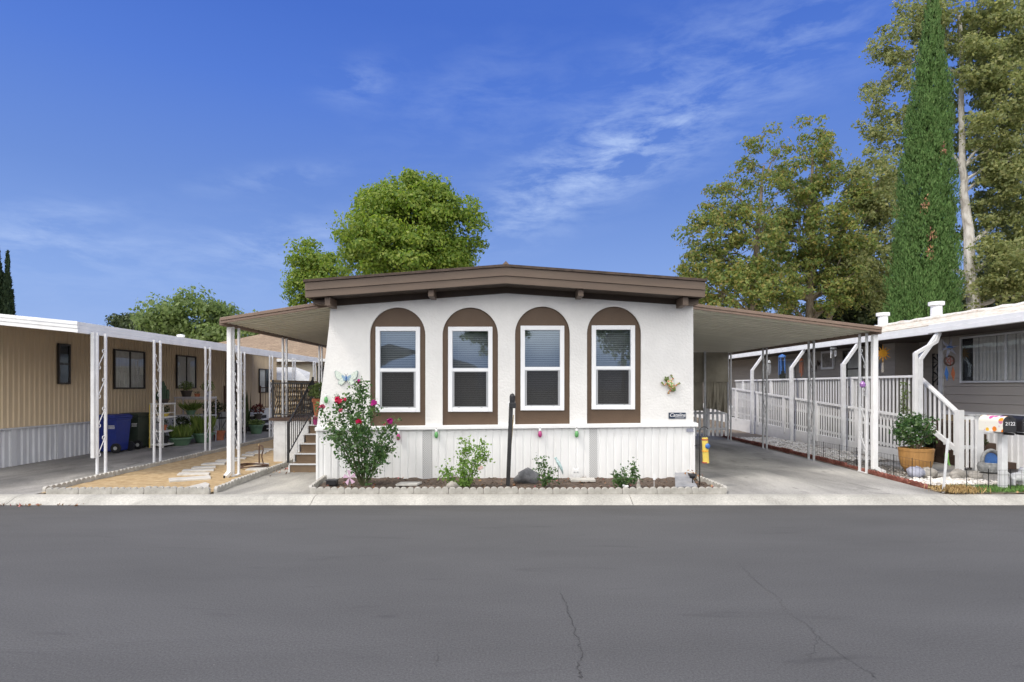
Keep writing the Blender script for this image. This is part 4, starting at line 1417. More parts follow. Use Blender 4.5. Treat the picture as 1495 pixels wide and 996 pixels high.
bin_('blue wheeled bin with lid shut against the beige home', M['blue_bin'], -10.83, 15.6, 0.66, 0.62, 1.03)
bin_('dark green wheeled bin between the blue bin and the white shelf', M['green_bin'], -10.80, 16.5, 0.60, 0.58, 1.03)


# pots and plants
def pot(parent, c, r, h, mat, n=18, taper=0.72, rim=True, name='pot'):
    pr = [(r * taper, 0), (r * (taper + (1 - taper) * .8), h * .8)]
    if rim:
        pr += [(r * .97, h * .8), (r * 1.05, h * .81), (r * 1.05, h), (r * .93, h), (r * .9, h * .86), (0.01, h * .86)]
    else:
        pr += [(r, h), (r * .93, h), (r * .9, h * .86), (0.01, h * .86)]
    return MB().lathe(pr, c, n).build(name, mat, parent)


def foliage(parent, c, rx, rz, n, size, mat, up=0.5, aspect=.5, name='foliage', shell=.5):
    d = RNG.normal(size=(n, 3))
    d /= np.linalg.norm(d, axis=1, keepdims=True)
    rr = RNG.uniform(shell, 1, n) ** 1
    # a few lobes for an uneven outline
    lob = 1 + .22 * np.sin(d[:, 0] * 5 + c[0] * 7) * np.cos(d[:, 2] * 4 + c[1] * 5)
    pts = np.array(c)[None] + d * (rr * lob)[:, None] * np.array([rx, rx, rz])[None]
    return link(name, leaves(pts, size, RNG, aspect, up), mat, parent)


def spikes(parent, c, r, h, n, mat, lean=.35, w=.10, name='foliage'):
    a = RNG.uniform(0, 6.283, n)
    q = r * np.sqrt(RNG.uniform(0, 1, n))
    hh = h * RNG.uniform(.55, 1.1, n)
    d = np.stack([np.cos(a) * lean * RNG.uniform(.2, 1.3, n), np.sin(a) * lean * RNG.uniform(.2, 1.3, n), np.ones(n)], 1)
    dn = d / np.linalg.norm(d, axis=1, keepdims=True)
    base = np.stack([c[0] + np.cos(a) * q, c[1] + np.sin(a) * q, np.full(n, c[2])], 1)
    pts = base + dn * hh[:, None] * .5
    return link(name, leaves(pts, hh / 1.0, RNG, w, dirs=dn * 3), mat, parent)


def potted(label, c, r, h, potmat, kind, leafmat, fr=None, fh=None, n=260, ls=.05, group='potted plants on the left driveway', name='potted_plant', taper=.72):
    o = thing(name, label, 'plant pot', c, group)
    pot(o, c, r, h, potmat, taper=taper)
    top = (c[0], c[1], c[2] + h * .9)
    fr = fr or r * 1.2
    fh = fh or r * 1.2
    if kind == 'bush':
        MB().tube([top, (top[0] + .01, top[1], top[2] + fh)], [.012, .006], 6).build('stem', M['stem'], o)
        foliage(o, (top[0], top[1], top[2] + fh), fr, fh, n, ls, leafmat)
    elif kind == 'spikes':
        spikes(o, top, r * .8, fh, n, leafmat, lean=fr)
    return o


ws = thing('plant_shelf', 'white metal plant shelf with four boards, a cactus on top, beside the green bin', 'shelf', (-10.2, 17.0, 0))
mb = MB()
for x in (-10.40, -10.05):
    for y in (16.62, 17.2):
        mb.box(x - .015, x + .015, y - .015, y + .015, 0, 1.27)
mb.box(-10.40, -10.05, 16.625, 16.635, 1.0, 1.02)
mb.box(-10.40, -10.05, 17.195, 17.205, 1.0, 1.02).box(-10.405, -10.395, 16.62, 17.2, 1.0, 1.02).box(-10.055, -10.045, 16.62, 17.2, 1.0, 1.02)
fr_ = mb.build('frame', M['shelf_wht'], ws)
MB().box(-10.435, -10.418, 16.58, 16.60, 0, 1.27).build('yellow_upright', M['yellow'], ws)
for z in (0.06, 0.45, 0.86, 1.26):
    MB().box(-10.43, -10.02, 16.60, 17.22, z, z + .045).build('board', M['shelf_wht'], ws, bevel=.004)
gs = thing('plant_shelf', 'grey three tier plant shelf crowded with pots below the curtained window', 'shelf', (-9.9, 18.4, 0))
mb = MB()
for x in (-10.62, -9.55):
    for y in (18.2, 18.65):
        mb.box(x - .014, x + .014, y - .014, y + .014, 0, 1.44)
for y in (18.2, 18.65):
    mb.box(-10.62, -9.55, y - .006, y + .006, 1.38, 1.40)
mb.box(-10.626, -10.614, 18.2, 18.65, 1.38, 1.40).box(-9.556, -9.544, 18.2, 18.65, 1.38, 1.40)
mb.build('frame', M['steel'], gs)
for z in (0.28, 0.84, 1.42):
    MB().box(-10.65, -9.52, 18.18, 18.67, z, z + .04).build('board', M['steel'], gs, bevel=.004)

o = thing('cactus', 'tall dark cactus in a shallow pot on top of the white shelf', 'plant pot', (-10.22, 16.9, 1.305), 'potted plants on the left driveway')
pot(o, (-10.22, 16.9, 1.305), .17, .12, M['darkpot'])
mb = MB()
for dx, hh, r0 in ((0, .55, .055), (-.13, .24, .045), (.12, .30, .045), (.05, .42, .05), (-.2, .17, .04)):
    mb.lathe([(r0 * .8, 0), (r0, hh * .4), (r0 * .92, hh * .85), (r0 * .4, hh), (0.004, hh + .01)], (-10.22 + dx, 16.9 + dx * .3, 1.40), 9)
mb.build('cactus_body', M['cactus'], o)
potted('leafy plant in a yellow tray on the second board of the white shelf', (-10.22, 16.9, .905), .16, .09, M['yellow'], 'bush', M['lf_dark'], .2, .12, 260, .05)
potted('small red-brown pots plant on the third board of the white shelf', (-10.22, 16.9, .495), .11, .16, M['terracotta'], 'bush', M['lf_dark'], .16, .10, 140, .05)
potted('black tub on the lowest board of the white shelf', (-10.22, 16.9, .105), .16, .2, M['black'], 'bush', M['lf_dark'], .14, .07, 90, .05)
potted('bonsai-like green plant in a dark pot, left end of the grey shelf top', (-10.38, 18.42, 1.46), .17, .20, M['darkpot'], 'bush', M['lf_mid'], .22, .17, 420, .05)
potted('bushy plant in a pale blue pot, right end of the grey shelf top', (-9.68, 18.42, 1.46), .11, .17, M['greyblue'], 'bush', M['lf_mid'], .21, .19, 380, .05)
potted('tiny terracotta pot between the two plants on the grey shelf top', (-10.02, 18.40, 1.46), .09, .10, M['terracotta'], 'bush', M['lf_dark'], .1, .05, 50, .04)
potted('arching spiky plant on the middle board of the grey shelf', (-10.22, 18.38, .88), .15, .14, M['greenpot'], 'spikes', M['lf_blade'], 1.3, .42, 120)
potted('dark ruffled plant at the right of the middle board of the grey shelf', (-9.72, 18.38, .88), .10, .13, M['darkpot'], 'bush', M['lf_dark'], .15, .16, 220, .05)
potted('terracotta pot with a pale shoot, on the lowest board of the grey shelf', (-10.05, 18.36, .32), .16, .24, M['terracotta'], 'spikes', M['lf_blade'], .5, .3, 24)
potted('dark leafy shrub in a hidden pot, left of the lowest board of the grey shelf', (-10.45, 18.30, .32), .14, .15, M['darkpot'], 'bush', M['lf_dark'], .27, .20, 500, .06)
potted('shallow terracotta bowl at the right of the lowest board of the grey shelf', (-9.68, 18.36, .32), .15, .13, M['terracotta'], 'bush', M['lf_mid'], .13, .08, 80, .04)
potted('round green bowl of upright grassy plants on the left driveway', (-9.95, 17.35, 0), .34, .25, M['greenpot'], 'spikes', M['lf_blade'], .3, .42, 420, taper=.62)
potted('second green bowl of tall grassy plants, nearer the grey shelf', (-9.66, 18.1, 0.02), .33, .30, M['greenpot'], 'spikes', M['lf_blade'], .3, .62, 460, taper=.62)
potted('empty looking terracotta pot standing alone on the left driveway', (-9.62, 19.0, 0), .19, .31, M['terracotta'], 'spikes', M['lf_blade'], .5, .2, 8)

# the neighbour's porch with its railing, steps, garden table and plants
np_ = thing('side_porch', 'grey side porch with white edged steps at the door of the beige home', 'porch', (-10.2, 23, 0))
MB().box(XL + .06, -10.45, 22.2, 24.2, 0, .80).build('deck', M['metal_skirt'], np_)
for k in range(4):
    b = MB().box(-10.445 + .3 * k, -10.15 + .3 * k, 22.6, 24.0, 0, .60 - .17 * k).build('step', M['dark'], np_)
    MB().box(-10.445 + .3 * k, -10.135 + .3 * k, 22.58, 24.02, .602 - .17 * k, .640 - .17 * k).build('tread', M['white_old'], b)
nr = thing('porch_railing', 'black scrolled iron railing round the side porch of the beige home', 'railing', (-10, 22.3, .8))
mb = MB()
for (a_, b_) in (((XL + .15, 22.25), (-10.47, 22.25)), ((-10.47, 24.15), (-9.3, 24.15))):
    mb.bar((a_[0], a_[1], 1.74), (b_[0], b_[1], 1.74), .035)
    mb.bar((a_[0], a_[1], .92), (b_[0], b_[1], .92), .025)
    for x in np.arange(a_[0], b_[0], .11):
        mb.box(x - .008, x + .008, a_[1] - .008, a_[1] + .008, .92, 1.74)
mb.build('bars', M['rust'], nr)
for x, y in ((XL + .15, 22.25), (-10.47, 22.25), (-10.47, 24.15), (-9.3, 24.15)):
    MB().box(x - .025, x + .025, y - .025, y + .025, .3 if x > -9.5 else .8, 1.82).build('newel', M['rust'], nr)
potted('red leaved plant on the top step of the side porch', (-10.02, 22.9, .471), .16, .22, M['darkpot'], 'bush', M['lf_red'], .30, .22, 260, .09)
potted('green pot of low leaves at the foot of the side porch', (-9.52, 21.6, 0), .25, .34, M['greenpot'], 'bush', M['lf_mid'], .30, .12, 260, .08)
potted('tall dark spiky plant beside the side porch steps', (-10.12, 21.85, 0), .15, .22, M['darkpot'], 'spikes', M['lf_dark'], .11, 1.45, 34)
potted('dark fern in a hanging-height stand by the beige wall', (-10.55, 20.6, 0.62), .16, .22, M['darkpot'], 'bush', M['lf_dark'], .33, .22, 420, .07)
tb_ = thing('garden_table', 'small black iron garden table on the left driveway', 'table', (-10.2, 20.2, 0))
MB().lathe([(.36, .66), (.37, .67), (.37, .69), (.01, .70)], (-10.2, 20.2, 0), 20).build('tabletop', M['iron'], tb_)
for k in range(3):
    a = k * 2.1
    MB().tube([(-10.2 + .30 * math.cos(a), 20.2 + .30 * math.sin(a), 0), (-10.2 + .10 * math.cos(a), 20.2 + .10 * math.sin(a), .35), (-10.2 + .25 * math.cos(a), 20.2 + .25 * math.sin(a), .66)], .012, 6).build('leg', M['iron'], tb_)
ch = thing('garden_chair', 'black iron garden chair with a grey cloth over its back, on the left driveway', 'chair', (-9.75, 20.5, 0))
MB().box(-9.97, -9.53, 20.28, 20.72, .42, .45).build('seat', M['iron'], ch)
for x in (-9.95, -9.55):
    for y in (20.30, 20.70):
        MB().box(x - .012, x + .012, y - .012, y + .012, 0, .42).build('leg', M['iron'], ch)
mb = MB()
for x in np.linspace(-9.95, -9.55, 6):
    mb.box(x - .01, x + .01, 20.69, 20.71, .45, .92)
mb.box(-9.97, -9.53, 20.685, 20.715, .92, .95)
mb.build('backrest', M['iron'], ch)
props(cloth(-9.99, -9.51, 20.66, lambda u: .5 + .05 * math.sin(u * 5), .97, M['greyblue'], 20, 8, .02).build('draped_cloth', M['greyblue']), 'grey cloth draped over the back of the garden chair', 'cloth')

# stand pipe and hose beside the porch
wp = thing('stand_pipe', 'rusty stand pipe with a brass tap and hose, in the sand beside the porch', 'water pipe', (-5.72, 13.0, 0))
MB().tube([(-5.62, 12.9, 0), (-5.62, 12.9, .44), (-5.60, 12.88, .47), (-5.56, 12.87, .455)], .016, 8).build('pipe', M['rust'], wp)
MB().lathe([(.03, 0), (.03, .02), (.008, .025), (.008, .05)], (-5.62, 12.9, .455), 10).build('tap', M['tan'], wp)
P = [(-5.56, 12.87, .45)]
for k in range(9):
    P.append((-5.52 + .015 * math.sin(k), 12.84, .45 - .05 * k))
for k in range(60):
    a = k / 60 * 2 * math.pi * 2.6
    P.append((-5.55 + (.30 + .02 * math.sin(k * .7)) * math.cos(a + .8), 12.45 + .26 * math.sin(a + .8), .045 + .012 * (k / 20) + .012 * math.sin(k * .5)))
props(MB().tube(P, .014, 6).build('garden_hose', M['hose'], smooth=True), 'brown hose coiled on the sand beside the porch', 'hose')

# ================================================================== far home behind, tan shingled roof
fh = thing('far_home', 'cream home with tan shingled hip roof beyond the awnings at left', 'house', (-11, 32, 0))
MB().box(-18.6, -8.0, 30.6, 40, 0, 3.25).build('wall', M['cream'], fh)
ze = 1.8 + 42 / 830 * 30
mb = MB().add([(-19.5, 30, 3.25), (-7.6, 30, 3.25), (-7.6, 42, 3.25), (-19.5, 42, 3.25), (-15.2, 35, 5.0), (-10.4, 35, 5.0)],
              [(0, 1, 5, 4), (1, 2, 5), (2, 3, 4, 5), (3, 0, 4), (0, 3, 2, 1)])
mb.build('roof', M['tan_roof'], fh)
MB().box(-19.52, -7.58, 29.97, 29.998, 3.10, 3.25).build('fascia', M['white_old'], fh)
MB().box(-10.2, -8.1, 30.57, 30.598, 1.0, 2.9).build('garage_opening', M['dark'], fh)
wa = thing('door_canopy', 'small pale fabric canopy on the far home beyond the porch', 'awning', (-11, 29.5, 2))
MB().add([(-11.9, 28.6, 2.75), (-10.6, 28.6, 2.75), (-11.2, 27.6, 2.05), (-9.6, 27.6, 2.05), (-9.9, 28.6, 2.5)], [(0, 1, 3, 2), (1, 4, 3)]).build('cover', M['galv'], wa)
MB().tube([(-11.9, 28.6, 2.75), (-12.6, 27.8, 1.9)], .02, 6).build('strut', M['iron'], wa)

# ================================================================== right neighbour
XR = 11.0
rn = thing('neighbour_home', 'taupe lap sided mobile home with white roof edge, at the right edge of the photo', 'house', (XR, 18, 0))


def lap_x(x, y0, y1, z0, z1, pitch=0.2, d=.02):
    prof = []
    z = z0
    while z < z1 - .01:
        prof += [(x - d, z), (x - .002, min(z1, z + pitch - .006)), (x + .006, min(z1, z + pitch))]
        z += pitch
    n = len(prof)
    a = [(px, y0, pz) for px, pz in prof]
    b = [(px, y1, pz) for px, pz in prof]
    return MB().add(a + b, [(i, i + 1, n + i + 1, n + i) for i in range(n - 1)])


lap_x(XR, 8.5, 14.45, 1.20, 3.35).build('wall', M['taupe'], rn)
lap_x(XR + .7, 14.45, 16.1, .95, 3.35).build('wall', M['taupe'], rn)
lap_x(XR, 16.1, 34, .95, 3.35).build('wall', M['taupe'], rn)
MB().box(XR, XR + .7, 14.44, 14.45, .95, 3.35).build('wall_return', M['taupe'], rn)
MB().box(XR, XR + .7, 16.10, 16.11, .95, 3.35).build('wall_return', M['taupe'], rn)
MB().box(XR + .03, XR + .72, 8.5, 14.43, 0, 3.34).box(XR + .72, 17.5, 8.5, 34, 0, 3.34).box(XR + .03, XR + .72, 16.12, 34, 0, 3.34).build('body', M['taupe'], rn)
MB().box(XR - .05, XR - .022, 8.5, 14.4, 1.10, 1.195).build('trim_board', M['white'], rn)
MB().box(XR - .03, XR + .02, 8.5, 14.4, .86, 1.095).build('tan_strip', M['tan'], rn)
ribbed_x(XR - .03, 8.5, 34, 0.0, .855, .15, -.02, .5).build('skirting', M['white'], rn)
side_window(rn, XR - .01, -1, 11.2, 13.72, 1.88, 2.98, M['white_old'], True, 0.0)
# long curtain of pale vertical folds in that window
vs = []
n = 130
for i in range(n + 1):
    yy = 11.25 + (13.35 - 11.25) * i / n
    xx = XR - .044 + .007 * math.sin(i * 1.05) + .003 * math.sin(i * .43)
    vs += [(xx, yy, 1.93), (xx, yy, 2.93)]
MB().add(vs, [(2 * i, 2 * i + 2, 2 * i + 3, 2 * i + 1) for i in range(n)]).build('curtain', M['curtain'], rn)
side_window(rn, XR - .01, -1, 17.55, 18.5, 1.75, 2.95, M['shade'], True, .8, True)
side_window(rn, XR - .01, -1, 21.6, 22.9, 1.0, 2.85, M['white_old'], True, .5)
MB().box(XR + .64, XR + .675, 14.55, 15.45, 1.0, 2.95).build('door', M['taupe'], rn)
MB().box(XR - .045, XR - .005, 14.30, 14.44, .98, 2.98).build('door_frame', M['white_old'], rn)

# eaves: sloping roof, white gutter, scalloped coated edge
XE = 9.62
MB().prism([(XE + .03, 3.24), (XR + .6, 3.36), (14.2, 3.55), (17.8, 3.36), (17.8, 3.2), (XE + .03, 3.10)], 8.2, 34.5, 'y').build('roof', M['roofcoat'], rn)
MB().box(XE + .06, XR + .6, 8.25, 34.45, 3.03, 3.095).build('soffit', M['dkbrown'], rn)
rb = MB()
pts = []
y = 8.2
while y < 34.4:
    pts.append((XE + .62 + RNG.normal() * .014, y, 3.43 + RNG.normal() * .012))
    y += .25
rb.tube(pts, .055, 8)
rb.build('roof_edge_roll', M['roofcoat'], rn, smooth=True)
MB().prism([(XE + .0, 3.195), (XE + .12, 3.33), (XE + .60, 3.385), (XE + .60, 3.35), (XE + .13, 3.30), (XE + .03, 3.17)], 8.2, 34.45, 'y').build('roof_edge', M['roofband'], rn)
gt = MB()
gt.box(XE - .07, XE + .04, 8.2, 12.9, 3.00, 3.10).box(XE - .055, XE + .04, 8.2, 12.9, 3.103, 3.19)
gt.box(XE - .05, XE + .04, 12.905, 34.4, 2.98, 3.07).box(XE - .035, XE + .04, 12.905, 34.4, 3.073, 3.165)
gt.build('gutter', M['white'], rn, bevel=.006)
# porch posts with an angled brace reaching out to the eaves
for i, y in enumerate((12.72, 15.60, 18.45, 21.4)):
    mb = MB().box(9.18, 9.28, y - .05, y + .05, 0.0, 2.42)
    mb.bar((9.23, y, 2.39), (9.66, y, 2.99), .085, .085)
    p = mb.build('porch_post', M['post'], rn, bevel=.006)
    if i == 0:
        q = MB().box(9.10, 9.175, y - .045, y + .035, .3, 2.55)
        q.bar((9.14, y, 2.53), (9.60, y - .02, 2.80), .07, .075)
        q.bar((9.58, y - .02, 2.78), (9.66, y - .02, 3.0), .07, .075)
        q.build('downspout', M['white'], rn, bevel=.006)
for (px, pt, pb, lab) in ((1367, 441, 466, 'taller looking white roof vent pipe in front of the cypress'), (1289, 457, 478, 'smaller looking white roof vent pipe by the carport edge')):
    Y = 10.6 / ((px - CX) / F)
    zt_ = ZC - (pt - CY) / F * Y
    mb = MB().lathe([(.13, 3.28 - zt_), (.12, -.10), (.105, -.09), (.17, -.085), (.17, 0), (.02, .012)], (10.6, Y, zt_), 16)
    props(mb.build('roof_vent', M['white'], smooth=False), lab, 'roof vent')

# ramp, deck, railings and steps
dk = thing('porch_deck', 'raised porch deck and ramp of the taupe home behind the white railings', 'deck', (10, 17, 0))
MB().box(9.55, XR - .06, 13.25, 24, .82, .95).build('deck', M['wood'], dk)
MB().box(9.36, 9.42, 12.9, 24, 0.0, .30).prism([(13.3, .302), (24, .302), (24, .52), (15.0, .302)], 9.36, 9.42, 'x').build('base_board', M['white'], dk)
MB().box(9.50, 9.54, 13.0, 24, 0, .90).build('painted_deck_shade', M['dark'], dk)  # black board painting in the shade below the deck, behind the pickets

rf = thing('ramp_fence', 'white picket ramp fence with a sloping top rail along the deck of the taupe home', 'fence', (9.4, 18, 0))
zt_ = lambda y: 1.12 + (y - 13.2) / (23.3 - 13.2) * .60
zb_ = lambda y: max(.10, .05 + (y - 15.1) / (23.3 - 15.1) * .43)
pk = MB()
y = 13.22
while y < 23.6:
    pk.box(9.389, 9.397, y, y + .075, zb_(y) + .06, zt_(y) - .05)
    y += .128
pk.build('pickets', M['white'], rf)
for dz0, dz1, nm in ((-.06, 0.0, 'top_rail'), (-.42, -.36, 'middle_rail')):
    MB().prism([(13.2, zt_(13.2) + dz0), (23.6, zt_(23.6) + dz0), (23.6, zt_(23.6) + dz1), (13.2, zt_(13.2) + dz1)], 9.335 if nm == 'top_rail' else 9.41, 9.38 if nm == 'top_rail' else 9.45, 'x').build(nm, M['white'], rf)
MB().prism([(13.2, zb_(13.2) + .2), (23.6, zb_(23.6) + .2), (23.6, zb_(23.6) + .26), (13.2, zb_(13.2) + .26)], 9.41, 9.45, 'x').build('bottom_rail', M['white'], rf)
for y in (13.2, 15.2, 17.2, 19.2, 21.2, 23.2):
    MB().box(9.33, 9.383, y - .07, y + .07, zb_(y) - .03, zt_(y) - .065).build('post', M['white'], rf)

dr_ = thing('deck_railing', 'white balustrade along the deck edge, with the railing sloping down beside the brown steps', 'railing', (9.5, 15, .95))
bl = MB()
y = 13.28
while y < 23.6:
    bl.box(9.50, 9.52, y, y + .045, .96, 2.0)
    y += .135
bl.build('balusters', M['white'], dr_)
MB().box(9.455, 9.56, 13.15, 23.6, 2.0, 2.055).build('top_rail', M['white'], dr_, bevel=.006)
for y in (13.2, 15.6, 18.0, 20.4, 22.8):
    MB().box(9.46, 9.56, y - .05, y + .05, .95 if y > 13.3 else 0.0, 2.0 if y > 13.3 else 2.04).build('post', M['white'], dr_)
# slope
ya, yb, za, zb = 13.13, 11.98, 2.03, 1.24
mb = MB()
mb.bar((9.505, ya, za), (9.505, yb, zb), .10, .05, (0, 0, 1))
mb.build('sloped_rail', M['white'], dr_, bevel=.005)
mb = MB()
mb.bar((9.505, ya, za - .98), (9.505, yb, zb - .80), .05, .10, (0, 0, 1))
mb.build('sloped_bottom_rail', M['white'], dr_)
mb = MB()
for k in range(8):
    t = (k + .6) / 8.2
    yy = ya + (yb - ya) * t
    zz = za + (zb - za) * t
    mb.box(9.495, 9.515, yy - .025, yy + .025, zz - .96, zz - .03)
mb.build('balusters', M['white'], dr_)
MB().box(9.45, 9.56, 11.88, 11.99, 0.0, 1.30).build('post', M['white'], dr_)
MB().box(9.80, 9.95, 11.86, 11.98, 0.0, 1.18).build('post', M['white'], dr_)
MB().box(9.75, 9.97, 11.83, 12.01, 1.182, 1.21).build('post_cap', M['galv'], dr_)
mb = MB().box(9.565, 9.795, 11.90, 11.95, 1.10, 1.17).box(9.565, 9.795, 11.91, 11.95, .48, .56)
for x in (9.60, 9.70):
    mb.box(x, x + .05, 11.875, 11.895, .10, 1.10)
mb.build('short_panel', M['white'], dr_)

bs = thing('porch_steps', 'dark brown steps going up to the deck of the taupe home', 'steps', (10.4, 12.5, 0))
for k in range(5):
    yy = 12.02 + .25 * k
    MB().box(9.98 if k else 9.96, 10.78 - .0 * k, yy, 13.24, .18 * k + .002 + (.035 if k == 0 else 0), .18 * (k + 1)).build('step', M['wood'], bs, bevel=.006)
potted('leafy plant in a dark pot on the brown steps behind the white post', (10.22, 12.35, .36), .13, .14, M['darkpot'], 'bush', M['lf_dark'], .2, .12, 200, .06, group='plants around the taupe home')
MB_ = MB().box(9.96, 10.9, 11.3, 11.98, .037, .05)
props(MB_.build('door_mat', M['black'], bevel=.004), 'dark mat on the patio pad before the brown steps', 'mat')
# ================================================================== things in front of the right-hand home
bp = thing('barrel_planter', 'ochre barrel planter with a bushy camellia-like shrub beside the driveway', 'plant pot', (8.42, 11.7, 0.03))
c = (8.42, 11.7, .05)
pr = [(.19, 0), (.26, .10), (.295, .24), (.305, .42), (.312, .425), (.316, .48), (.285, .485), (.28, .42), (.01, .41)]
MB().lathe(pr, c, 28).build('tub', M['barrel'], bp)
mb = MB()
for k in range(7):
    a = k * .9
    mb.tube([(c[0] + .03 * math.cos(a), c[1] + .03 * math.sin(a), .45), (c[0] + .15 * math.cos(a), c[1] + .15 * math.sin(a), .75), (c[0] + .36 * math.cos(a + .2), c[1] + .36 * math.sin(a + .2), 1.0 + .08 * math.sin(k * 3))], [.016, .011, .005], 6)
mb.build('stems', M['bark_tan'], bp)
n = 2300
d = RNG.normal(size=(n, 3)); d /= np.linalg.norm(d, axis=1, keepdims=True)
lob = 1 + .25 * np.sin(d[:, 0] * 6 + 1) * np.cos(d[:, 2] * 5) + .12 * np.sin(d[:, 1] * 9)
pts = np.array([c[0] - .05, c[1], .90])[None] + d * (RNG.uniform(.35, 1, n) ** .7 * lob)[:, None] * np.array([.37, .36, .34])[None]
keep = (np.abs(np.sin(pts[:, 0] * 13) * np.cos(pts[:, 2] * 15 + pts[:, 1] * 7)) > .12)
link('foliage', leaves(pts[keep], .062, RNG, .55, .2), M['lf_rose'], bp)

for (x, y, rx, rz, m_, lab) in ((8.02, 11.15, .17, .13, 'greyblue', 'blue grey rock left of the ochre planter'), (8.25, 11.12, .17, .12, 'palerock', 'pale rock in front of the ochre planter'),
                                (8.78, 11.05, .16, .11, 'palerock', 'pale green grey rock right of the ochre planter'), (8.58, 10.86, .09, .07, 'palerock', 'small pinkish rock before the ochre planter'),
                                (9.02, 10.95, .13, .09, 'palerock', 'tan rock at the edge of the patio pad')):
    props(boulder(MB(), (x, y, rz * .7), rx, rx * .8, rz, RNG).build('garden_rock', M[m_], smooth=True), lab, 'rock')
# white stick with a ribbon
sk_ = thing('marker_stake', 'leaning white stake with a green ribbon beside the driveway edge', 'stake', (7.2, 9.55, 0))
p, q = at(1377, 718, 9.6), at(1384, 640, 9.6)
p.z = 0.0
MB().bar(p, q, .034, .02).build('stick', M['white_old'], sk_)
cloth(q.x - .02, q.x + .05, 9.64, lambda u: .55 - .1 * u, q.z - .25, M['ribbon'], 8, 8, .03).build('ribbon', M['ribbon'], sk_)

# mailboxes on their post
mp_ = thing('mailbox_post', 'white wooden post with a cross board carrying two mailboxes', 'post', (8.62, 9.85, 0))
MB().box(8.54, 8.64, 9.80, 9.90, 0, .985).build('post', M['white_old'], mp_, bevel=.008)
MB().box(8.34, 9.05, 9.82, 9.94, .986, 1.02).build('cross_board', M['white_old'], mp_, bevel=.006)
for x in (8.575, 8.78):
    MB().tube([(x, 9.62, .985), (x, 9.80, .985)], .020, 10).build('pipe', M['black'], mp_)


def mailbox(label, x, y0, y1, body, num, w=.205, h=.27, z=1.022):
    o = thing('mailbox', label, 'mailbox', (x, (y0 + y1) / 2, z), 'mailboxes on the white post')
    prof = [(-w / 2, 0), (w / 2, 0)] + [(w / 2 * math.cos(a), h - w / 2 + w / 2 * math.sin(a)) for a in np.linspace(0, math.pi, 13)]
    prof = [(x + a, z + b) for a, b in prof]
    MB().prism(prof, y0 + .022, y1, 'y').build('body', body, o)
    cx_, cz_ = x, z + h / 2
    dp = [(cx_ + (a - cx_) * 1.05, z - .004 + (b - z) * 1.03) for a, b in prof]
    dd = MB().prism(dp, y0, y0 + .02, 'y').build('door', M['black'], o, bevel=.004)
    lettering(num, .085, (x, y0 - .003, z + h * .52), M['letter'], dd)
    MB().box(x - .012, x + .012, y0 - .018, y0 - .001, z + h * .86, z + h * .92).build('handle', M['black'], dd)
    return o


mailbox('white mailbox painted with orange and pink flowers, black door numbered 2122', 8.50, 9.60, 10.12, M['floral'], '2122')
mailbox('plain black mailbox right of the flower painted one', 8.83, 9.62, 10.10, M['black'], '2118')

# stone fountain with a blue niche
fo = thing('garden_fountain', 'grey stone fountain with an arched blue niche beside the mailbox post', 'fountain', (9.86, 11.55, .035))
c = (9.86, 11.55, .035)
MB().lathe([(.16, 0), (.25, .04), (.27, .14), (.25, .21), (.21, .22), (.20, .16), (.01, .15)], c, 22, sy=.75).build('basin', M['fountain'], fo)
P = [(c[0] + .175 * math.cos(a), c[1] + .03, c[2] + .26 + .20 * math.sin(a)) for a in np.linspace(-.3, math.pi + .3, 18)]
MB().tube(P, .035, 8).build('arch', M['fountain'], fo, smooth=True)
MB().prism([(c[0] + .15 * math.cos(a), c[2] + .24 + .17 * math.sin(a)) for a in np.linspace(0, math.pi, 14)] + [(c[0] - .15, c[2] + .16), (c[0] + .15, c[2] + .16)], c[1] + .03, c[1] + .06, 'y').build('niche', M['blue'], fo)

# white dog figure by the mailbox post
dg_ = thing('dog_statue', 'small white standing dog statue near the mailbox post', 'statue', (9.03, 10.0, .01))
mb = MB()
x, y = 8.99, 10.02
boulder(mb, (x, y, .20), .14, .075, .085, RNG, 12, 0, .05)
boulder(mb, (x + .10, y - .01, .31), .075, .06, .07, RNG, 10, 0, .05)
boulder(mb, (x + .17, y - .02, .29), .05, .035, .035, RNG, 8, 0, .04)
mb.tube([(x + .08, y, .24), (x + .10, y, .30)], [.06, .05], 8)
for dx in (-.09, .09):
    for dy in (-.04, .04):
        mb.tube([(x + dx, y + dy, .18), (x + dx * 1.05, y + dy, .02)], [.036, .025], 8)
mb.tube([(x - .12, y, .23), (x - .19, y, .31)], [.02, .01], 6)
for dy in (-.03, .03):
    mb.add([(x + .07, y + dy - .02, .36), (x + .11, y + dy + .02, .36), (x + .08, y + dy, .43)], [(0, 1, 2)])
b = mb.build('dog_body', M['figure'], dg_, smooth=True)
b.modifiers.new('merge', 'REMESH').voxel_size = .012
b.modifiers['merge'].mode = 'VOXEL'
b.modifiers['merge'].use_smooth_shade = True


def wire_panel(a, b, label, group, h=.46):
    a, b = Vector(a), Vector(b)
    c = (a + b) / 2
    o = thing('wire_fence', label, 'fence', (c.x, c.y, 0), group)
    mb = MB()
    d = b - a
    k = max(3, int(d.length / .09))
    for i in range(k + 1):
        p = a + d * (i / k)
        mb.tube([(p.x, p.y, 0), (p.x, p.y, h - .02)], .0022, 4)
    for zz in (.12, .3, h - .02):
        mb.tube([(a.x, a.y, zz), (b.x, b.y, zz)], .0022, 4)
    mb.build('mesh', M['iron'], o)
    for p in (a, b):
        MB().tube([(p.x, p.y, -.02), (p.x, p.y, h)], .006, 6).build('stake', M['iron'], o)
    return o


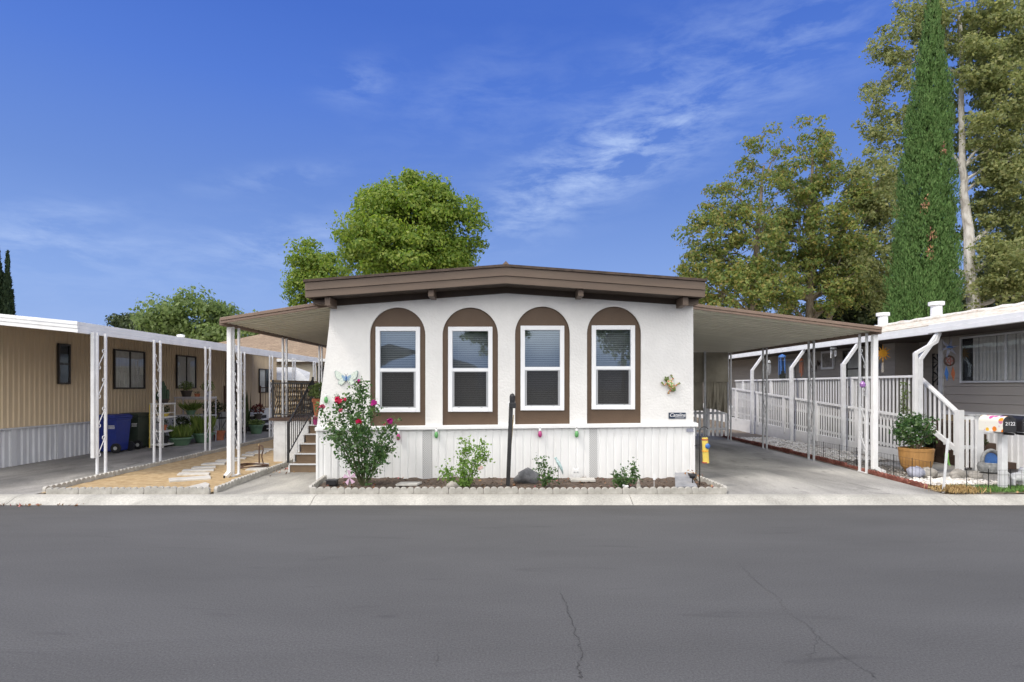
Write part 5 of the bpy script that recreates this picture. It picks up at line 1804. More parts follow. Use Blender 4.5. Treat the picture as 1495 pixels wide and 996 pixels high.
ys = [14.4, 13.75, 13.1, 12.45, 11.8, 11.2, 10.65, 10.15]
for i in range(len(ys) - 1):
    xa = 7.66 if ys[i] > 12 else 7.66 - (12 - ys[i]) * .05
    xb = 7.66 if ys[i + 1] > 12 else 7.66 - (12 - ys[i + 1]) * .05
    wire_panel((xa, ys[i], 0), (xb, ys[i + 1], 0), 'thin black wire border panel between the driveway bricks and the gravel', 'wire border panels along the driveway')
xs = [7.78, 8.15, 8.52, 8.89, 9.26]
for i in range(4):
    wire_panel((xs[i], 9.62, 0), (xs[i + 1], 9.62, 0), 'thin black wire border panel standing in the grass by the mailbox post', 'wire border panels in the grass', .40)

# ------------------------------------------------------------------ hangings on the taupe home
def hang(label, cat, name, px, py, Y):
    p = at(px, py, Y)
    return thing(name, label, cat, p), p


o, p = hang('golden sun face ornament hanging by the porch of the taupe home', 'ornament', 'sun_ornament', 1289, 516, 9.9 / (549 / F))
mb = MB()
mb.prism([(p.x + .10 * math.cos(a), p.z + .10 * math.sin(a)) for a in np.linspace(0, 6.283, 21)[:-1]], p.y - .015, p.y + .015, 'y')
mb.build('disc', M['orange'], o)
mb = MB()
for k in range(12):
    a = k * math.pi / 6
    r1 = .24 if k % 2 else .19
    mb.prism([(p.x + .11 * math.cos(a - .16), p.z + .11 * math.sin(a - .16)), (p.x + r1 * math.cos(a), p.z + r1 * math.sin(a)), (p.x + .11 * math.cos(a + .16), p.z + .11 * math.sin(a + .16))], p.y - .008, p.y + .008, 'y')
mb.build('rays', M['orange'], o)
MB().tube([(p.x, p.y, p.z + .12), (p.x, p.y, 3.03)], .004, 4).build('cord', M['iron'], o)
MB().tube([(p.x, p.y, p.z - .25), (p.x, p.y, p.z - .5)], [.03, .035], 8).build('chime', M['palerock'], o)
for (px, py, r, lab, mt) in ((1282, 508, .14, 'dark round plaque on the taupe wall behind the golden sun', 'dkbrown'), (1283, 535, .10, 'small blue grey plaque below the dark round one', 'greyblue')):
    Y = 10.93 / ((px - CX) / F)
    q = at(px, py, Y)
    props(MB().lathe([(r, 0), (r * .92, .02), (r * .6, .03), (r * .2, .045), (0.004, .05)], (0, 0, 0), 18).build('wall_plaque', M[mt], local=True), lab, 'plaque')
    pl_ = bpy.context.scene.collection.objects[-1]
    pl_.location = (10.975, q.y, q.z)
    pl_.rotation_euler = (0, R(-90), 0)
Y = 14.43
o = thing('metal_wreath', 'dark metal flower panel hung on the recessed wall of the taupe porch', 'ornament', (11.66, 15.3, 2.2))
mb = MB()
for zz in (2.45, 2.05):
    for k in range(9):
        a = k * .698
        mb.bar((11.64, 15.3, zz), (11.62, 15.3 + .22 * math.cos(a), zz + .22 * math.sin(a)), .05, .015)
mb.build('petals', M['iron'], o)
mb = MB().box(11.655, 11.67, 15.02, 15.58, 2.66, 2.69).box(11.655, 11.67, 15.02, 15.05, 1.8, 2.66).box(11.655, 11.67, 15.55, 15.58, 1.8, 2.66)
mb.build('panel_frame', M['iron'], o)
o, p = hang('dark metal star above a feathered dream catcher by the porch window', 'ornament', 'star_ornament', 1386, 508, 13.0)
mb = MB()
for k in range(6):
    a = k * math.pi / 3 + .26
    mb.prism([(p.x + .06 * math.cos(a - .6), p.z + .06 * math.sin(a - .6)), (p.x + .22 * math.cos(a), p.z + .22 * math.sin(a)), (p.x + .06 * math.cos(a + .6), p.z + .06 * math.sin(a + .6))], p.y - .01, p.y + .01, 'y')
mb.build('points', M['greyblue'], o)
MB().lathe([(.07, 0), (.06, .03), (.01, .05)], (p.x, p.y, p.z), 12).build('boss', M['blue'], o)
MB().tube([(p.x, p.y, p.z + .07), (p.x, p.y, 3.03)], .004, 4).build('cord', M['iron'], o)
o, p = hang('dream catcher with a blue and an orange feather, below the metal star', 'ornament', 'dream_catcher', 1386, 527, 13.05)
MB().tube([(p.x + .11 * math.cos(a), p.y, p.z + .11 * math.sin(a)) for a in np.linspace(0, 6.2832, 22)], .018, 6).build('hoop', M['wood'], o)
mb = MB()
for k in range(5):
    a = k * 1.2566
    mb.bar((p.x + .1 * math.cos(a), p.y, p.z + .1 * math.sin(a)), (p.x + .1 * math.cos(a + 2.5), p.y, p.z + .1 * math.sin(a + 2.5)), .008)
mb.build('web', M['redc'], o)
for dx, mt in ((-.07, 'blue'), (.08, 'terracotta')):
    MB().prism([(p.x + dx, p.z - .12), (p.x + dx + .05, p.z - .28), (p.x + dx + .02, p.z - .46), (p.x + dx - .04, p.z - .30)], p.y - .006, p.y + .006, 'y').build('feather', M[mt], o)


def chime(label, px, py_top, py_bot, Y, mat, n=5, r=.07):
    a, b = at(px, py_top, Y), at(px, py_bot, Y)
    o = thing('wind_chime', label, 'wind chime', a, 'wind chimes under the eaves of the taupe home')
    MB().lathe([(r * 1.2, 0), (r * 1.1, .06), (r * .3, .10), (.004, .11)], (a.x, a.y, a.z), 12).build('top', M[mat], o)
    MB().tube([(a.x, a.y, a.z + .1), (a.x, a.y, 3.02)], .004, 4).build('cord', M['iron'], o)
    for k in range(n):
        t = k * 6.283 / n
        MB().tube([(a.x + r * math.cos(t), a.y + r * math.sin(t), a.z - .03), (a.x + r * math.cos(t), a.y + r * math.sin(t), b.z + .08 * math.sin(k * 2))], .014, 6).build('tube', M[mat], o)


chime('blue tubular wind chime under the eaves of the taupe home', 1142, 522, 545, 19.4, 'blue', 5, .10)
chime('pale grey wind chime left of the blue one', 1123, 530, 545, 20.6, 'galv', 3, .05)
chime('red and brown wind chime right of the blue one', 1170, 527, 548, 19.2, 'terracotta', 3, .05)
chime('white lantern shaped chime above the framed picture', 1217, 510, 520, 17.0, 'white', 4, .08)
pc = thing('framed_picture', 'white framed picture on the taupe wall beside the white chime', 'picture', (10.95, 19.4, 2.6))
Y = 10.97 * F / 469
z0, z1 = 2.38, 3.0
mb = MB().box(10.93, 10.975, Y - .38, Y - .31, z0, z1).box(10.93, 10.975, Y + .31, Y + .38, z0, z1).box(10.93, 10.975, Y - .31, Y + .31, z0, z0 + .07).box(10.93, 10.975, Y - .31, Y + .31, z1 - .07, z1)
mb.build('frame', M['white'], pc)
MB().box(10.95, 10.974, Y - .31, Y + .31, z0 + .07, z1 - .07).build('print', M['palerock'], pc)
bf = thing('butterfly_hanging', 'pair of dark metal butterflies on the taupe wall left of the framed picture', 'ornament', (10.96, 20.2, 2.5))
for (yy, zz, s) in ((20.3, 2.42, .14), (19.95, 2.6, .12)):
    MB().prism([(yy, zz), (yy + s, zz + s), (yy + s * 1.1, zz), (yy + s * .7, zz - s * .8), (yy, zz - .03), (yy - s * .7, zz - s * .8), (yy - s * 1.1, zz), (yy - s, zz + s)], 10.955, 10.97, 'x').build('wings', M['dkbrown'], bf)
vp = thing('climbing_plant', 'green climbing plant tied to the balusters at the corner of the white deck railing', 'plant', (9.44, 13.5, 1.0))
MB().tube([(9.44, 13.52, .95), (9.43, 13.5, 1.4), (9.45, 13.46, 1.95)], [.012, .01, .005], 6).build('stem', M['stem'], vp)
n = 120
t = RNG.uniform(0, 1, n)
pts = np.stack([9.43 + RNG.normal(0, .03, n), 13.5 + RNG.normal(0, .07, n), 1.15 + t * .75], 1)
link('foliage', leaves(pts, .06, RNG, .5), M['lf_mid'], vp)
q = at(1259.5, 560, 11.75)
vo = thing('glass_drop', 'violet glass drop hanging on the front carport post', 'ornament', q)
MB().lathe([(.005, -.09), (.05, -.06), (.055, -.01), (.03, .03), (.012, .05)], q, 12).build('drop', M['violet'], vo)
MB().tube([(q.x, q.y, q.z + .05), (q.x, q.y + .03, q.z + .16)], .006, 5).build('hook', M['black'], vo)

# ================================================================== ornaments on the white home
YO = YW - 0.012
c = at(506, 552, YO)
o = thing('butterfly_ornament', 'pale green and blue metal butterfly mounted on the white stucco wall', 'ornament', c)
up_ = [(.0, .02), (.05, .045), (.12, .10), (.19, .135), (.215, .12), (.20, .03), (.17, -.02), (.12, -.035), (.15, -.07), (.145, -.11), (.09, -.135), (.05, -.10), (.015, -.05)]
for s in (1, -1):
    w = MB().prism([(c.x + s * a, c.z + b) for a, b in up_], YO - .022, YO - .012, 'y').build('wing', M['wing'], o)
    MB().prism([(c.x + s * a * 1.06, c.z + b * 1.06) for a, b in up_], YO - .0115, YO - .004, 'y').build('wing_rim', M['tealrim'], w)
    MB().prism([(c.x + s * a * .42, c.z + b * .42 + .003) for a, b in up_], YO - .0265, YO - .0225, 'y').build('wing_patch', M['paleblue'], w)
MB().tube([(c.x, YO - .03, c.z - .06), (c.x, YO - .03, c.z), (c.x, YO - .03, c.z + .045)], [.008, .014, .009], 8).build('body', M['blue'], o)
for s in (1, -1):
    MB().tube([(c.x, YO - .03, c.z + .045), (c.x + s * .03, YO - .03, c.z + .085)], .003, 4).build('antenna', M['iron'], o)

c = at(979, 562, YO)
o = thing('frog_ornament', 'multicoloured mosaic frog climbing the white stucco wall near the corner', 'ornament', c)


def fp(px, py, d=.02):
    q = at(px, py, YO - d)
    return (q.x, q.y, q.z)


mb = MB()
mb.tube([fp(985, 571), fp(981, 565), fp(978, 559), fp(975, 555)], [.03, .062, .055, .03], 10)
mb.build('body', M['frog'], o, smooth=True)
mb = MB()
boulder(mb, fp(973.5, 554), .05, .03, .042, RNG, 10, 0, .05)
for px, py in ((971.5, 550.7), (975.5, 551)):
    boulder(mb, fp(px, py, .035), .016, .016, .016, RNG, 8, 0, .02)
mb.build('head', M['frogrim'], o, smooth=True)
for P in ([(975, 558), (970, 563), (966.5, 559)], [(979, 556), (983, 553), (980, 548.5)], [(984, 566), (989, 561), (992, 560)], [(982, 570), (977, 571), (976, 575)]):
    MB().tube([fp(*q) for q in P], [.018, .015, .017], 6).build('leg', M['frog'], o)
    a = P[-1]
    mb = MB()
    for dx, dy in ((-1.6, -1), (0, -1.8), (1.6, -.6)):
        mb.tube([fp(*a), fp(a[0] + dx, a[1] + dy)], [.010, .008], 5)
    mb.build('toes', M['frogrim'], o)


def bulb(label, px, py, mat, Y):
    c = at(px, py, Y - .05)
    o = thing('hanging_bulb', label, 'ornament', c, 'coloured bulbs hung along the white home')
    MB().lathe([(.004, -.080), (.028, -.066), (.039, -.03), (.033, .015), (.018, .05)], c, 12).build('globe', M[mat], o, smooth=True)
    MB().lathe([(.024, .05), (.024, .085), (.01, .095)], c, 10).build('cap', M['white'], o)
    MB().tube([(c.x, c.y, c.z + .095), (c.x, Y - .055, c.z + .12)], .004, 4).build('hook', M['iron'], o)


bulb('green bulb hanging left of the rose bush below the butterfly', 476, 583, 'lime', YW - .005)
bulb('pink bulb hanging just right of the big rose bush', 581.5, 637, 'pink', YW - .02)
bulb('green bulb hanging under the trim between the first and second windows', 637, 634, 'lime', YW - .02)
bulb('pink bulb hanging under the trim below the third window', 788.5, 633, 'pink', YW - .02)
bulb('green bulb hanging under the trim between the third and fourth windows', 842, 633, 'lime', YW - .02)

# ================================================================== flower bed
po = thing('black_post', 'slim weathered black wooden post with a lamp head standing in the flower bed', 'post', at(742, 710, 10.1))
a_, b_ = at(741.5, 711, 10.1), at(746, 596, 10.1)
MB().bar(a_, b_, .072, .072).build('shaft', M['blackwood'], po, bevel=.006)
MB().bar(a_ + Vector((.045, -.01, .6)), b_ + Vector((.045, -.01, -.12)), .018, .03).build('side_strip', M['tan'], po)
c = at(748, 592, 10.1)
MB().box(c.x - .06, c.x + .065, 10.05, 10.16, c.z - .05, c.z + .05).build('bracket', M['black'], po, bevel=.012)
c = at(748, 582, 10.1)
MB().lathe([(.045, -.08), (.05, -.03), (.05, .04), (.035, .075), (.008, .09)], c, 12).build('lamp_head', M['black'], po)
MB().box(c.x - .075, c.x - .05, 10.06, 10.12, c.z - .14, c.z - .06).build('clip', M['white'], po)

for (px, py, rx, rz, m_, lab) in ((770, 694, .22, .15, 'rock', 'big dark grey rock beside the black post'), (661, 712, .12, .07, 'palerock', 'pale rock at the foot of the young rose')):
    Y = 10.35 if m_ == 'rock' else 9.80
    q = at(px, py, Y)
    props(boulder(MB(), (q.x, Y, .03 + rz * .75), rx, rx * .7, rz, RNG, 14, 0, .22).build('garden_rock', M[m_], smooth=True), lab, 'rock')
props(MB().prism([(-1.95, 9.95), (-1.58, 9.98), (-1.52, 10.2), (-1.9, 10.18)], .05, .09, 'z').build('paving_slab', M['flag'], bevel=.008), 'flat pale slab half sunk in the soil beside the rose bush', 'slab')
props(MB().prism([(1.17, 10.38), (1.62, 10.38), (1.62, 10.60), (1.17, 10.60)], .05, .10, 'z').build('paving_slab', M['flag'], bevel=.008), 'pale slab in the soil in front of the owl plaque', 'slab')
mb = MB().add([(2.88, 9.72, .05), (3.26, 9.72, .05), (3.36, 10.5, .17), (3.10, 10.5, .17), (2.88, 9.72, .09), (3.26, 9.72, .09), (3.36, 10.5, .21), (3.10, 10.5, .21)],
              [(0, 3, 2, 1), (4, 5, 6, 7), (0, 1, 5, 4), (1, 2, 6, 5), (2, 3, 7, 6), (3, 0, 4, 7)])
props(mb.build('slate_slab', M['slate'], bevel=.006), 'grey slate slab leaning in the right end of the soil bed', 'slab')
c = at(841, 692, 10.75)
o = thing('owl_plaque', 'small white owl shaped plaque leaning on the white skirting', 'ornament', (c.x, 10.75, .05))
pts = [(-.07, 0), (.07, 0), (.085, .08), (.075, .15), (.06, .21), (.035, .19), (0, .185), (-.035, .19), (-.06, .21), (-.075, .15), (-.085, .08)]
MB().prism([(c.x + a, .05 + b) for a, b in pts], 10.74, 10.77, 'y').build('plaque', M['figure'], o, bevel=.008)
for s in (-1, 1):
    MB().lathe([(.018, 0), (.014, .006), (.004, .01)], (0, 0, 0), 10).build('eye', M['galv'], o, local=True)
    e = COL.objects[-1]
    e.location = (s * .03, -.012, .13)
    e.rotation_euler = (R(90), 0, 0)
c = at(815, 700, 10.45)
o = thing('bird_stake', 'pale blue bird ornament on a thin stake in the flower bed', 'ornament', (c.x, 10.45, .05))
MB().tube([(c.x, 10.45, .03), (c.x, 10.45, .40)], .005, 5).build('stake', M['iron'], o)
mb = MB()
mb.tube([(c.x - .04, 10.45, .46), (c.x, 10.45, .40), (c.x + .06, 10.45, .28), (c.x + .09, 10.45, .18)], [.018, .034, .026, .006], 8)
boulder(mb, (c.x - .045, 10.45, .475), .028, .022, .026, RNG, 8, 0, .03)
mb.build('bird', M['teal'], o, smooth=True)
for (px, lab, mt, h) in ((913, 'tiny white animal figure in front of the low shrub', 'figure', .07), (932, 'tiny tan gnome-like figure right of the low shrub', 'palerock', .13)):
    c = at(px, 715, 9.75)
    o = thing('garden_figurine', lab, 'figurine', (c.x, 9.75, .05))
    mb = MB()
    if h < .1:
        boulder(mb, (c.x, 9.75, .075), .045, .03, .03, RNG, 10, 0, .05)
        boulder(mb, (c.x - .035, 9.74, .10), .022, .02, .022, RNG, 8, 0, .05)
        boulder(mb, (c.x + .035, 9.74, .085), .022, .02, .022, RNG, 8, 0, .05)
    else:
        mb.lathe([(.04, 0), (.045, .03), (.03, .07), (.022, .085), (.028, .10), (.018, .125), (.004, .16)], (c.x, 9.75, .05), 12)
    mb.build('figure', M[mt], o, smooth=True)
c = at(955, 712, 9.9)
o = thing('garden_spike', 'thin pale stake with a small white tag in the soil bed', 'stake', (c.x, 9.9, .05))
MB().tube([(c.x, 9.9, .02), (c.x, 9.9, .26)], .006, 5).build('stake', M['galv'], o)
MB().box(c.x - .022, c.x + .022, 9.885, 9.893, .17, .27).build('tag', M['white'], o)
o = thing('pinwheel', 'faded lilac cloth pinwheel at the foot of the big rose bush', 'ornament', at(511, 697, 9.95))
c = at(511, 697, 9.95)
for k in range(5):
    a = k * 1.2566 + .5
    MB().prism([(c.x, c.z), (c.x + .10 * math.cos(a - .4), c.z + .12 * math.sin(a - .4)), (c.x + .12 * math.cos(a + .2), c.z + .14 * math.sin(a + .2))], 9.935 - .006 * k, 9.939 - .006 * k, 'y').build('petal', M['lilac'], o)
MB().tube([(c.x, 9.95, c.z), (c.x, 9.96, .03)], .005, 5).build('stick', M['galv'], o)
o = thing('drain_box', 'small black box at the entry end of the flower bed', 'box', (-3.1, 10.5, .05))
MB().box(-3.2, -3.02, 10.05, 10.2, .04, .12).build('case', M['black'], o, bevel=.01)
MB().box(-3.21, -3.01, 10.04, 10.21, .122, .14).build('lid', M['black'], o, bevel=.006)

# solar light, shepherd hook and wind sock at the corner
c = at(1011, 712, 9.9)
o = thing('solar_light', 'small black solar path light at the carport end of the flower bed', 'path light', (c.x, 9.9, .05))
MB().tube([(c.x, 9.9, .0), (c.x, 9.9, .22)], .010, 6).build('stake', M['black'], o)
MB().lathe([(.05, .20), (.055, .24), (.075, .245), (.07, .27), (.01, .285)], (c.x, 9.9, .0), 14).build('lamp', M['black'], o)
sh = thing('shepherd_hook', 'thin black iron hook pole at the corner of the flower bed', 'pole', (3.42, 10.0, 0))
c = at(1021.5, 710, 10.1)
P = [(c.x, 10.1, 0.0), (c.x, 10.1, 1.0)] + [(c.x + .08 - .08 * math.cos(a), 10.1, 1.0 + .08 * math.sin(a)) for a in np.linspace(0.3, 2.6, 8)]
MB().tube(P, .009, 6).build('pole', M['iron'], sh, smooth=True)
MB().tube([(c.x - .09, 10.1, .74), (c.x, 10.1, .76)], .007, 5).build('arm', M['iron'], sh)
c = at(1029, 640, 10.12)
wk = thing('wind_sock', 'yellow wind sock with a blue ball pattern hanging from the iron hook', 'wind sock', (c.x, 10.12, .5))
mb = MB()
for k in range(7):
    zz = 0.86 - k * .075
    xx = c.x + .012 * k
MB().tube([(c.x - .0 + .004 * k, 10.12, .885 - .09 * k) for k in range(6)], [.052, .055, .054, .054, .055, .058], 14).build('sleeve', M['yellow'], wk)
boulder(MB(), (c.x + .03, 10.06, .74), .045, .03, .05, RNG, 10, 0, .02).build('ball', M['blue'], wk, smooth=True)
for zz in (.86, .66, .455):
    MB().tube([(c.x + .02 * (.885 - zz), 10.12, zz), (c.x + .02 * (.885 - zz), 10.12, zz - .02)], [.06, .06], 14).build('band', M['redc'] if zz != .66 else M['orange'], wk)
MB().tube([(c.x, 10.12, .885), (c.x, 10.1, 1.07)], .003, 4).build('cord', M['iron'], wk)


# ------------------------------------------------------------------ roses and shrubs
def flower(parent, c, r, mat):
    n = 26
    a = RNG.uniform(0, 6.283, n)
    el = RNG.uniform(-.5, 1.4, n)
    d = np.stack([np.cos(a) * np.cos(el), np.sin(a) * np.cos(el), np.sin(el)], 1)
    pts = np.array(c)[None] + d * (r * RNG.uniform(.25, .85, n))[:, None]
    t = np.cross(d, RNG.normal(size=(n, 3)))
    return link('flower', leaves(pts, r * 1.1, RNG, .95, dirs=t * 2), mat, parent)


def bush(name, label, base, canes, leafmat, n, ls, thick=.012, spread=.05, cat='shrub', low=.18, flowers=(), side=2):
    """canes: list of point lists from the base outwards (world)"""
    o = thing(name, label, cat, base)
    mb = MB()
    pts = []
    tot = 0
    segs = []
    for P in canes:
        P = [Vector(q) for q in P]
        # smooth the cane
        Q = []
        for i in range(len(P) - 1):
            for t in np.linspace(0, 1, 5)[:-1]:
                Q.append(P[i].lerp(P[i + 1], t) + Vector(RNG.normal(size=3)) * .008)
        Q.append(P[-1])
        k = len(Q)
        mb.tube(Q, [thick * (1 - .75 * i / k) for i in range(k)], 5)
        segs.append(Q)
        for _ in range(side):                    # side twigs
            i = RNG.integers(int(k * .35), k - 1)
            d = Vector(RNG.normal(size=3) * np.array([1, .8, .5]) + np.array([0, 0, .6])).normalized() * RNG.uniform(.08, .22)
            T = [Q[i], Q[i] + d * .5 + Vector((0, 0, .01)), Q[i] + d]
            mb.tube(T, [thick * .4, thick * .3, thick * .15], 4)
            segs.append(T)
    mb.build('canes', M['stem'], o)
    lens = np.array([sum((Q[i + 1] - Q[i]).length for i in range(len(Q) - 1)) for Q in segs])
    cnt = np.maximum(4, (n * lens / lens.sum()).astype(int))
    for Q, m_ in zip(segs, cnt):
        main = len(Q) > 3
        t = RNG.uniform(low if main else .2, 1.02, m_) * (len(Q) - 1)
        for tt in t:
            i = min(int(tt), len(Q) - 2)
            q = Q[i].lerp(Q[i + 1], tt - i)
            w = spread * (.5 + .9 * abs(math.sin(tt * 2.3 + lens[0] * 9)))
            pts.append(np.array(q) + RNG.normal(size=3) * w)
    pts = np.array(pts)
    pts = pts[pts[:, 2] > .05]
    link('foliage', leaves(pts, ls, RNG, .62, .1), leafmat, o)
    for c, r, mt in flowers:
        flower(o, c, r, M[mt])
    return o


def v(px, py, Y):
    return at(px, py, Y)


B = v(531, 712, 10.05)
canes = [[B, v(505, 660, 10.05), v(485, 620, 10.0), v(466, 594, 9.95)],
         [B, v(512, 655, 10.15), v(497, 610, 10.1), v(494, 583, 10.1)],
         [B, v(520, 640, 10.2), v(512, 600, 10.25), v(505, 580, 10.25)],
         [B, v(528, 640, 10.2), v(524, 600, 10.3), v(527, 560, 10.35)],
         [B, v(533, 640, 10.2), v(529, 585, 10.35), v(526, 563, 10.35)],
         [B, v(536, 650, 10.1), v(538, 610, 10.1), v(546, 590, 10.05)],
         [B, v(548, 665, 10.0), v(560, 635, 9.95), v(569, 617, 9.9)],
         [B, v(556, 672, 10.0), v(568, 650, 9.95), v(574, 630, 9.95)],
         [B, v(545, 680, 9.9), v(555, 660, 9.85), v(560, 648, 9.8)],
         [B, v(515, 668, 9.9), v(500, 640, 9.85), v(486, 628, 9.8)],
         [B, v(522, 660, 9.9), v(515, 630, 9.85), v(520, 612, 9.8)],
         [B, v(532, 665, 9.9), v(530, 640, 9.8), v(532, 622, 9.8)],
         [B, v(508, 672, 10.2), v(496, 650, 10.25), v(484, 640, 10.3)],
         [B, v(540, 690, 9.9), v(548, 682, 9.85), v(556, 672, 9.8)]]
fl = [(v(494, 585.5, 10.0), .062, 'petal_red'), (v(503.5, 584, 10.05), .034, 'petal_red'), (v(470, 594, 9.9), .046, 'petal_pink'), (v(524, 558, 10.3), .042, 'petal_mag'),
      (v(545.5, 589, 9.95), .060, 'petal_mag'), (v(524, 616, 9.75), .056, 'petal_red'), (v(569, 615, 9.85), .058, 'petal_mag'), (v(562, 620, 9.85), .032, 'petal_pink'), (v(498, 600, 9.95), .040, 'petal_pink')]
bush('rose_bush', 'tall sprawling rose bush with crimson and magenta blooms in front of the butterfly', (B.x, B.y, .05), canes, M['lf_rose'], 4600, .054, .013, .060, 'rose bush', .12, fl, 8)
B = v(680, 714, 9.95)
canes = [[B, v(676, 690, 9.95), v(681, 665, 9.95), v(679, 642, 9.95)], [B, v(686, 690, 9.9), v(700, 665, 9.9), v(706, 645, 9.9)], [B, v(692, 685, 9.95), v(705, 672, 9.95), v(714, 664, 9.95)],
         [B, v(672, 690, 9.9), v(672, 675, 9.9), v(676, 660, 9.9)], [B, v(684, 700, 9.8), v(688, 685, 9.8), v(690, 672, 9.8)], [B, v(678, 700, 9.8), v(674, 690, 9.8), v(677, 678, 9.8)],
         [B, v(662, 704, 9.95), v(655, 695, 9.95), v(652, 680, 9.95)], [B, v(660, 708, 9.9), v(650, 698, 9.9), v(645, 692, 9.9)]]
bush('rose_bush', 'young bright green rose with a pale bloom between the first two arched windows', (B.x, B.y, .05), canes, M['lf_lime'], 1500, .050, .010, .044, 'rose bush', .05, [(v(702, 684, 9.85), .05, 'petal_pale')], 3)
B = v(795, 712, 9.95)
canes = [[B, v(792, 695, 9.95), v(786, 680, 9.95), v(784, 670, 9.95)], [B, v(796, 695, 9.9), v(795, 680, 9.9), v(793, 672, 9.9)], [B, v(802, 702, 9.9), v(808, 698, 9.9), v(815, 703, 9.9)], [B, v(798, 702, 9.9), v(803, 695, 9.9), v(806, 690, 9.9)]]
bush('rose_bush', 'small straggly rose shrub right of the dark grey rock', (B.x, B.y, .05), canes, M['lf_rose'], 420, .045, .008, .035, 'rose bush', .1, (), 3)
B = v(912, 713, 9.9)
canes = [[B, v(905, 702, 9.9), v(896, 696, 9.9)], [B, v(910, 700, 9.9), v(908, 692, 9.9)], [B, v(918, 700, 9.9), v(924, 690, 9.9), v(925, 684, 9.9)], [B, v(920, 704, 9.85), v(927, 698, 9.85)], [B, v(904, 706, 9.8), v(894, 704, 9.8)], [B, v(914, 704, 9.8), v(916, 697, 9.8)]]
bush('low_shrub', 'low rounded green shrub below and right of the fourth window', (B.x, B.y, .05), canes, M['lf_rose'], 620, .046, .008, .036, 'shrub', .05, (), 3)
B = v(1014, 706, 10.2)
canes = [[B, v(1012, 698, 10.2), v(1010, 690, 10.2)], [B, v(1016, 696, 10.2), v(1017, 690, 10.2)]]
bush('dry_plant', 'small half dry plant at the carport corner of the white home', (B.x, B.y, .05), canes, M['litter'], 70, .035, .006, .025, 'shrub', .1, (), 2)

potted('leafy plant in a tall terracotta pot on the top of the entry steps', (-4.38, 13.25, 1.112), .15, .40, M['terracotta'], 'bush', M['lf_mid'], .25, .22, 620, .065, group=None, taper=.66)
c = (-4.25, 12.98, .93)
potted('small pink pot beside the tall terracotta pot on the entry steps', (-4.32, 12.85, .927), .06, .12, M['pink'], 'bush', M['petal_pink'], .06, .05, 40, .03, group=None)
# ================================================================== trees
def tree(name, label, base, trunk, tr, lobes, nclump, cr, nleaf, ls, leafm, barkm, cat='tree', limbs=10, group=None, aspect=.6, squash=.75, shell=.45, seed=1):
    """trunk: points; lobes: (centre, rx, ry, rz, weight); leaves gather in clumps spread through the lobes"""
    rng = np.random.default_rng(seed)
    o = thing(name, label, cat, base, group)
    T = [Vector(p) for p in trunk]
    mb = MB()
    Q = []
    for i in range(len(T) - 1):
        for t in np.linspace(0, 1, 6)[:-1]:
            Q.append(T[i].lerp(T[i + 1], t) + Vector(rng.normal(size=3)) * tr * .10)
    Q.append(T[-1])
    k = len(Q)
    mb.tube(Q, [tr * (1 - .82 * i / k) for i in range(k)], 10)
    vol = np.array([l[1] * l[2] * l[3] * (l[4] if len(l) > 4 else 1) for l in lobes])
    which = rng.choice(len(lobes), nclump, p=vol / vol.sum())
    C = []
    for w in which:
        c, rx, ry, rz = lobes[w][:4]
        d = rng.normal(size=3)
        d /= np.linalg.norm(d)
        r = rng.uniform(shell, 1.0) ** .8
        C.append(np.array(c) + d * r * np.array([rx, ry, rz]))
    C = np.array(C)
    R_ = cr * rng.uniform(.55, 1.3, nclump)
    # limbs reach from the trunk towards the clumps
    for j in range(limbs):
        c = Vector(C[rng.integers(nclump)])
        i = int(np.clip(min(range(k), key=lambda q: abs(Q[q].z - (c.z - (c - Q[q]).length * .45))), k * .25, k - 2))
        s = Q[i]
        m1 = s.lerp(c, .45) + Vector((0, 0, (c - s).length * .10))
        r0 = tr * (1 - .82 * i / k) * .55
        P = [s, s.lerp(m1, .5) + Vector(rng.normal(size=3)) * .08, m1, m1.lerp(c, .6) + Vector(rng.normal(size=3)) * .12, c]
        mb.tube(P, [r0, r0 * .8, r0 * .55, r0 * .33, r0 * .12], 6)
        for _ in range(2):
            c2 = Vector(C[np.argmin(np.linalg.norm(C - np.array(c) + rng.normal(size=3) * 1.2, axis=1))])
            mb.tube([m1, m1.lerp(c2, .5), c2], [r0 * .4, r0 * .25, r0 * .08], 5)
    mb.build('trunk', M[barkm], o)
    anis = rng.uniform(.55, 1.5, (nclump, 3))
    per = np.maximum(3, (nleaf * (R_ ** 2) / (R_ ** 2).sum()).astype(int))
    idx = np.repeat(np.arange(nclump), per)
    n = len(idx)
    d = rng.normal(size=(n, 3))
    d /= np.linalg.norm(d, axis=1, keepdims=True)
    d[:, 2] = np.where((d[:, 2] < -.35) & (rng.uniform(0, 1, n) < .6), -d[:, 2], d[:, 2])
    rr = np.where(rng.uniform(0, 1, n) < .78, rng.uniform(.78, 1.06, n), rng.uniform(.2, .8, n))
    rr = rr * (1 + .16 * np.sin(d[:, 0] * 7 + idx) * np.cos(d[:, 2] * 6 + idx * 2.1))
    pts = C[idx] + d * (rr * R_[idx])[:, None] * np.array([1, 1, squash])[None] * anis[idx]
    pts += rng.normal(size=(n, 3)) * cr * .10
    # leaves face outwards from their clump so that each clump takes the light as a small mass
    w = d + rng.normal(size=(n, 3)) * .35
    t = np.cross(w, rng.normal(size=(n, 3)))
    t[:, 2] -= .15
    link('crown', leaves(pts, ls, rng, aspect, dirs=t / (np.linalg.norm(t, axis=1, keepdims=True) + 1e-9) * 2.2, nrm=w), M[leafm], o)
    return o


def lobe(px, py, Y, rx, rz, w=1.0, ry=None, dy=0.0):
    c = at(px, py, Y)
    k = Y / F
    return ((c.x, Y + dy, c.z), rx * k, (ry if ry else rx * .8) * k, rz * k, w)


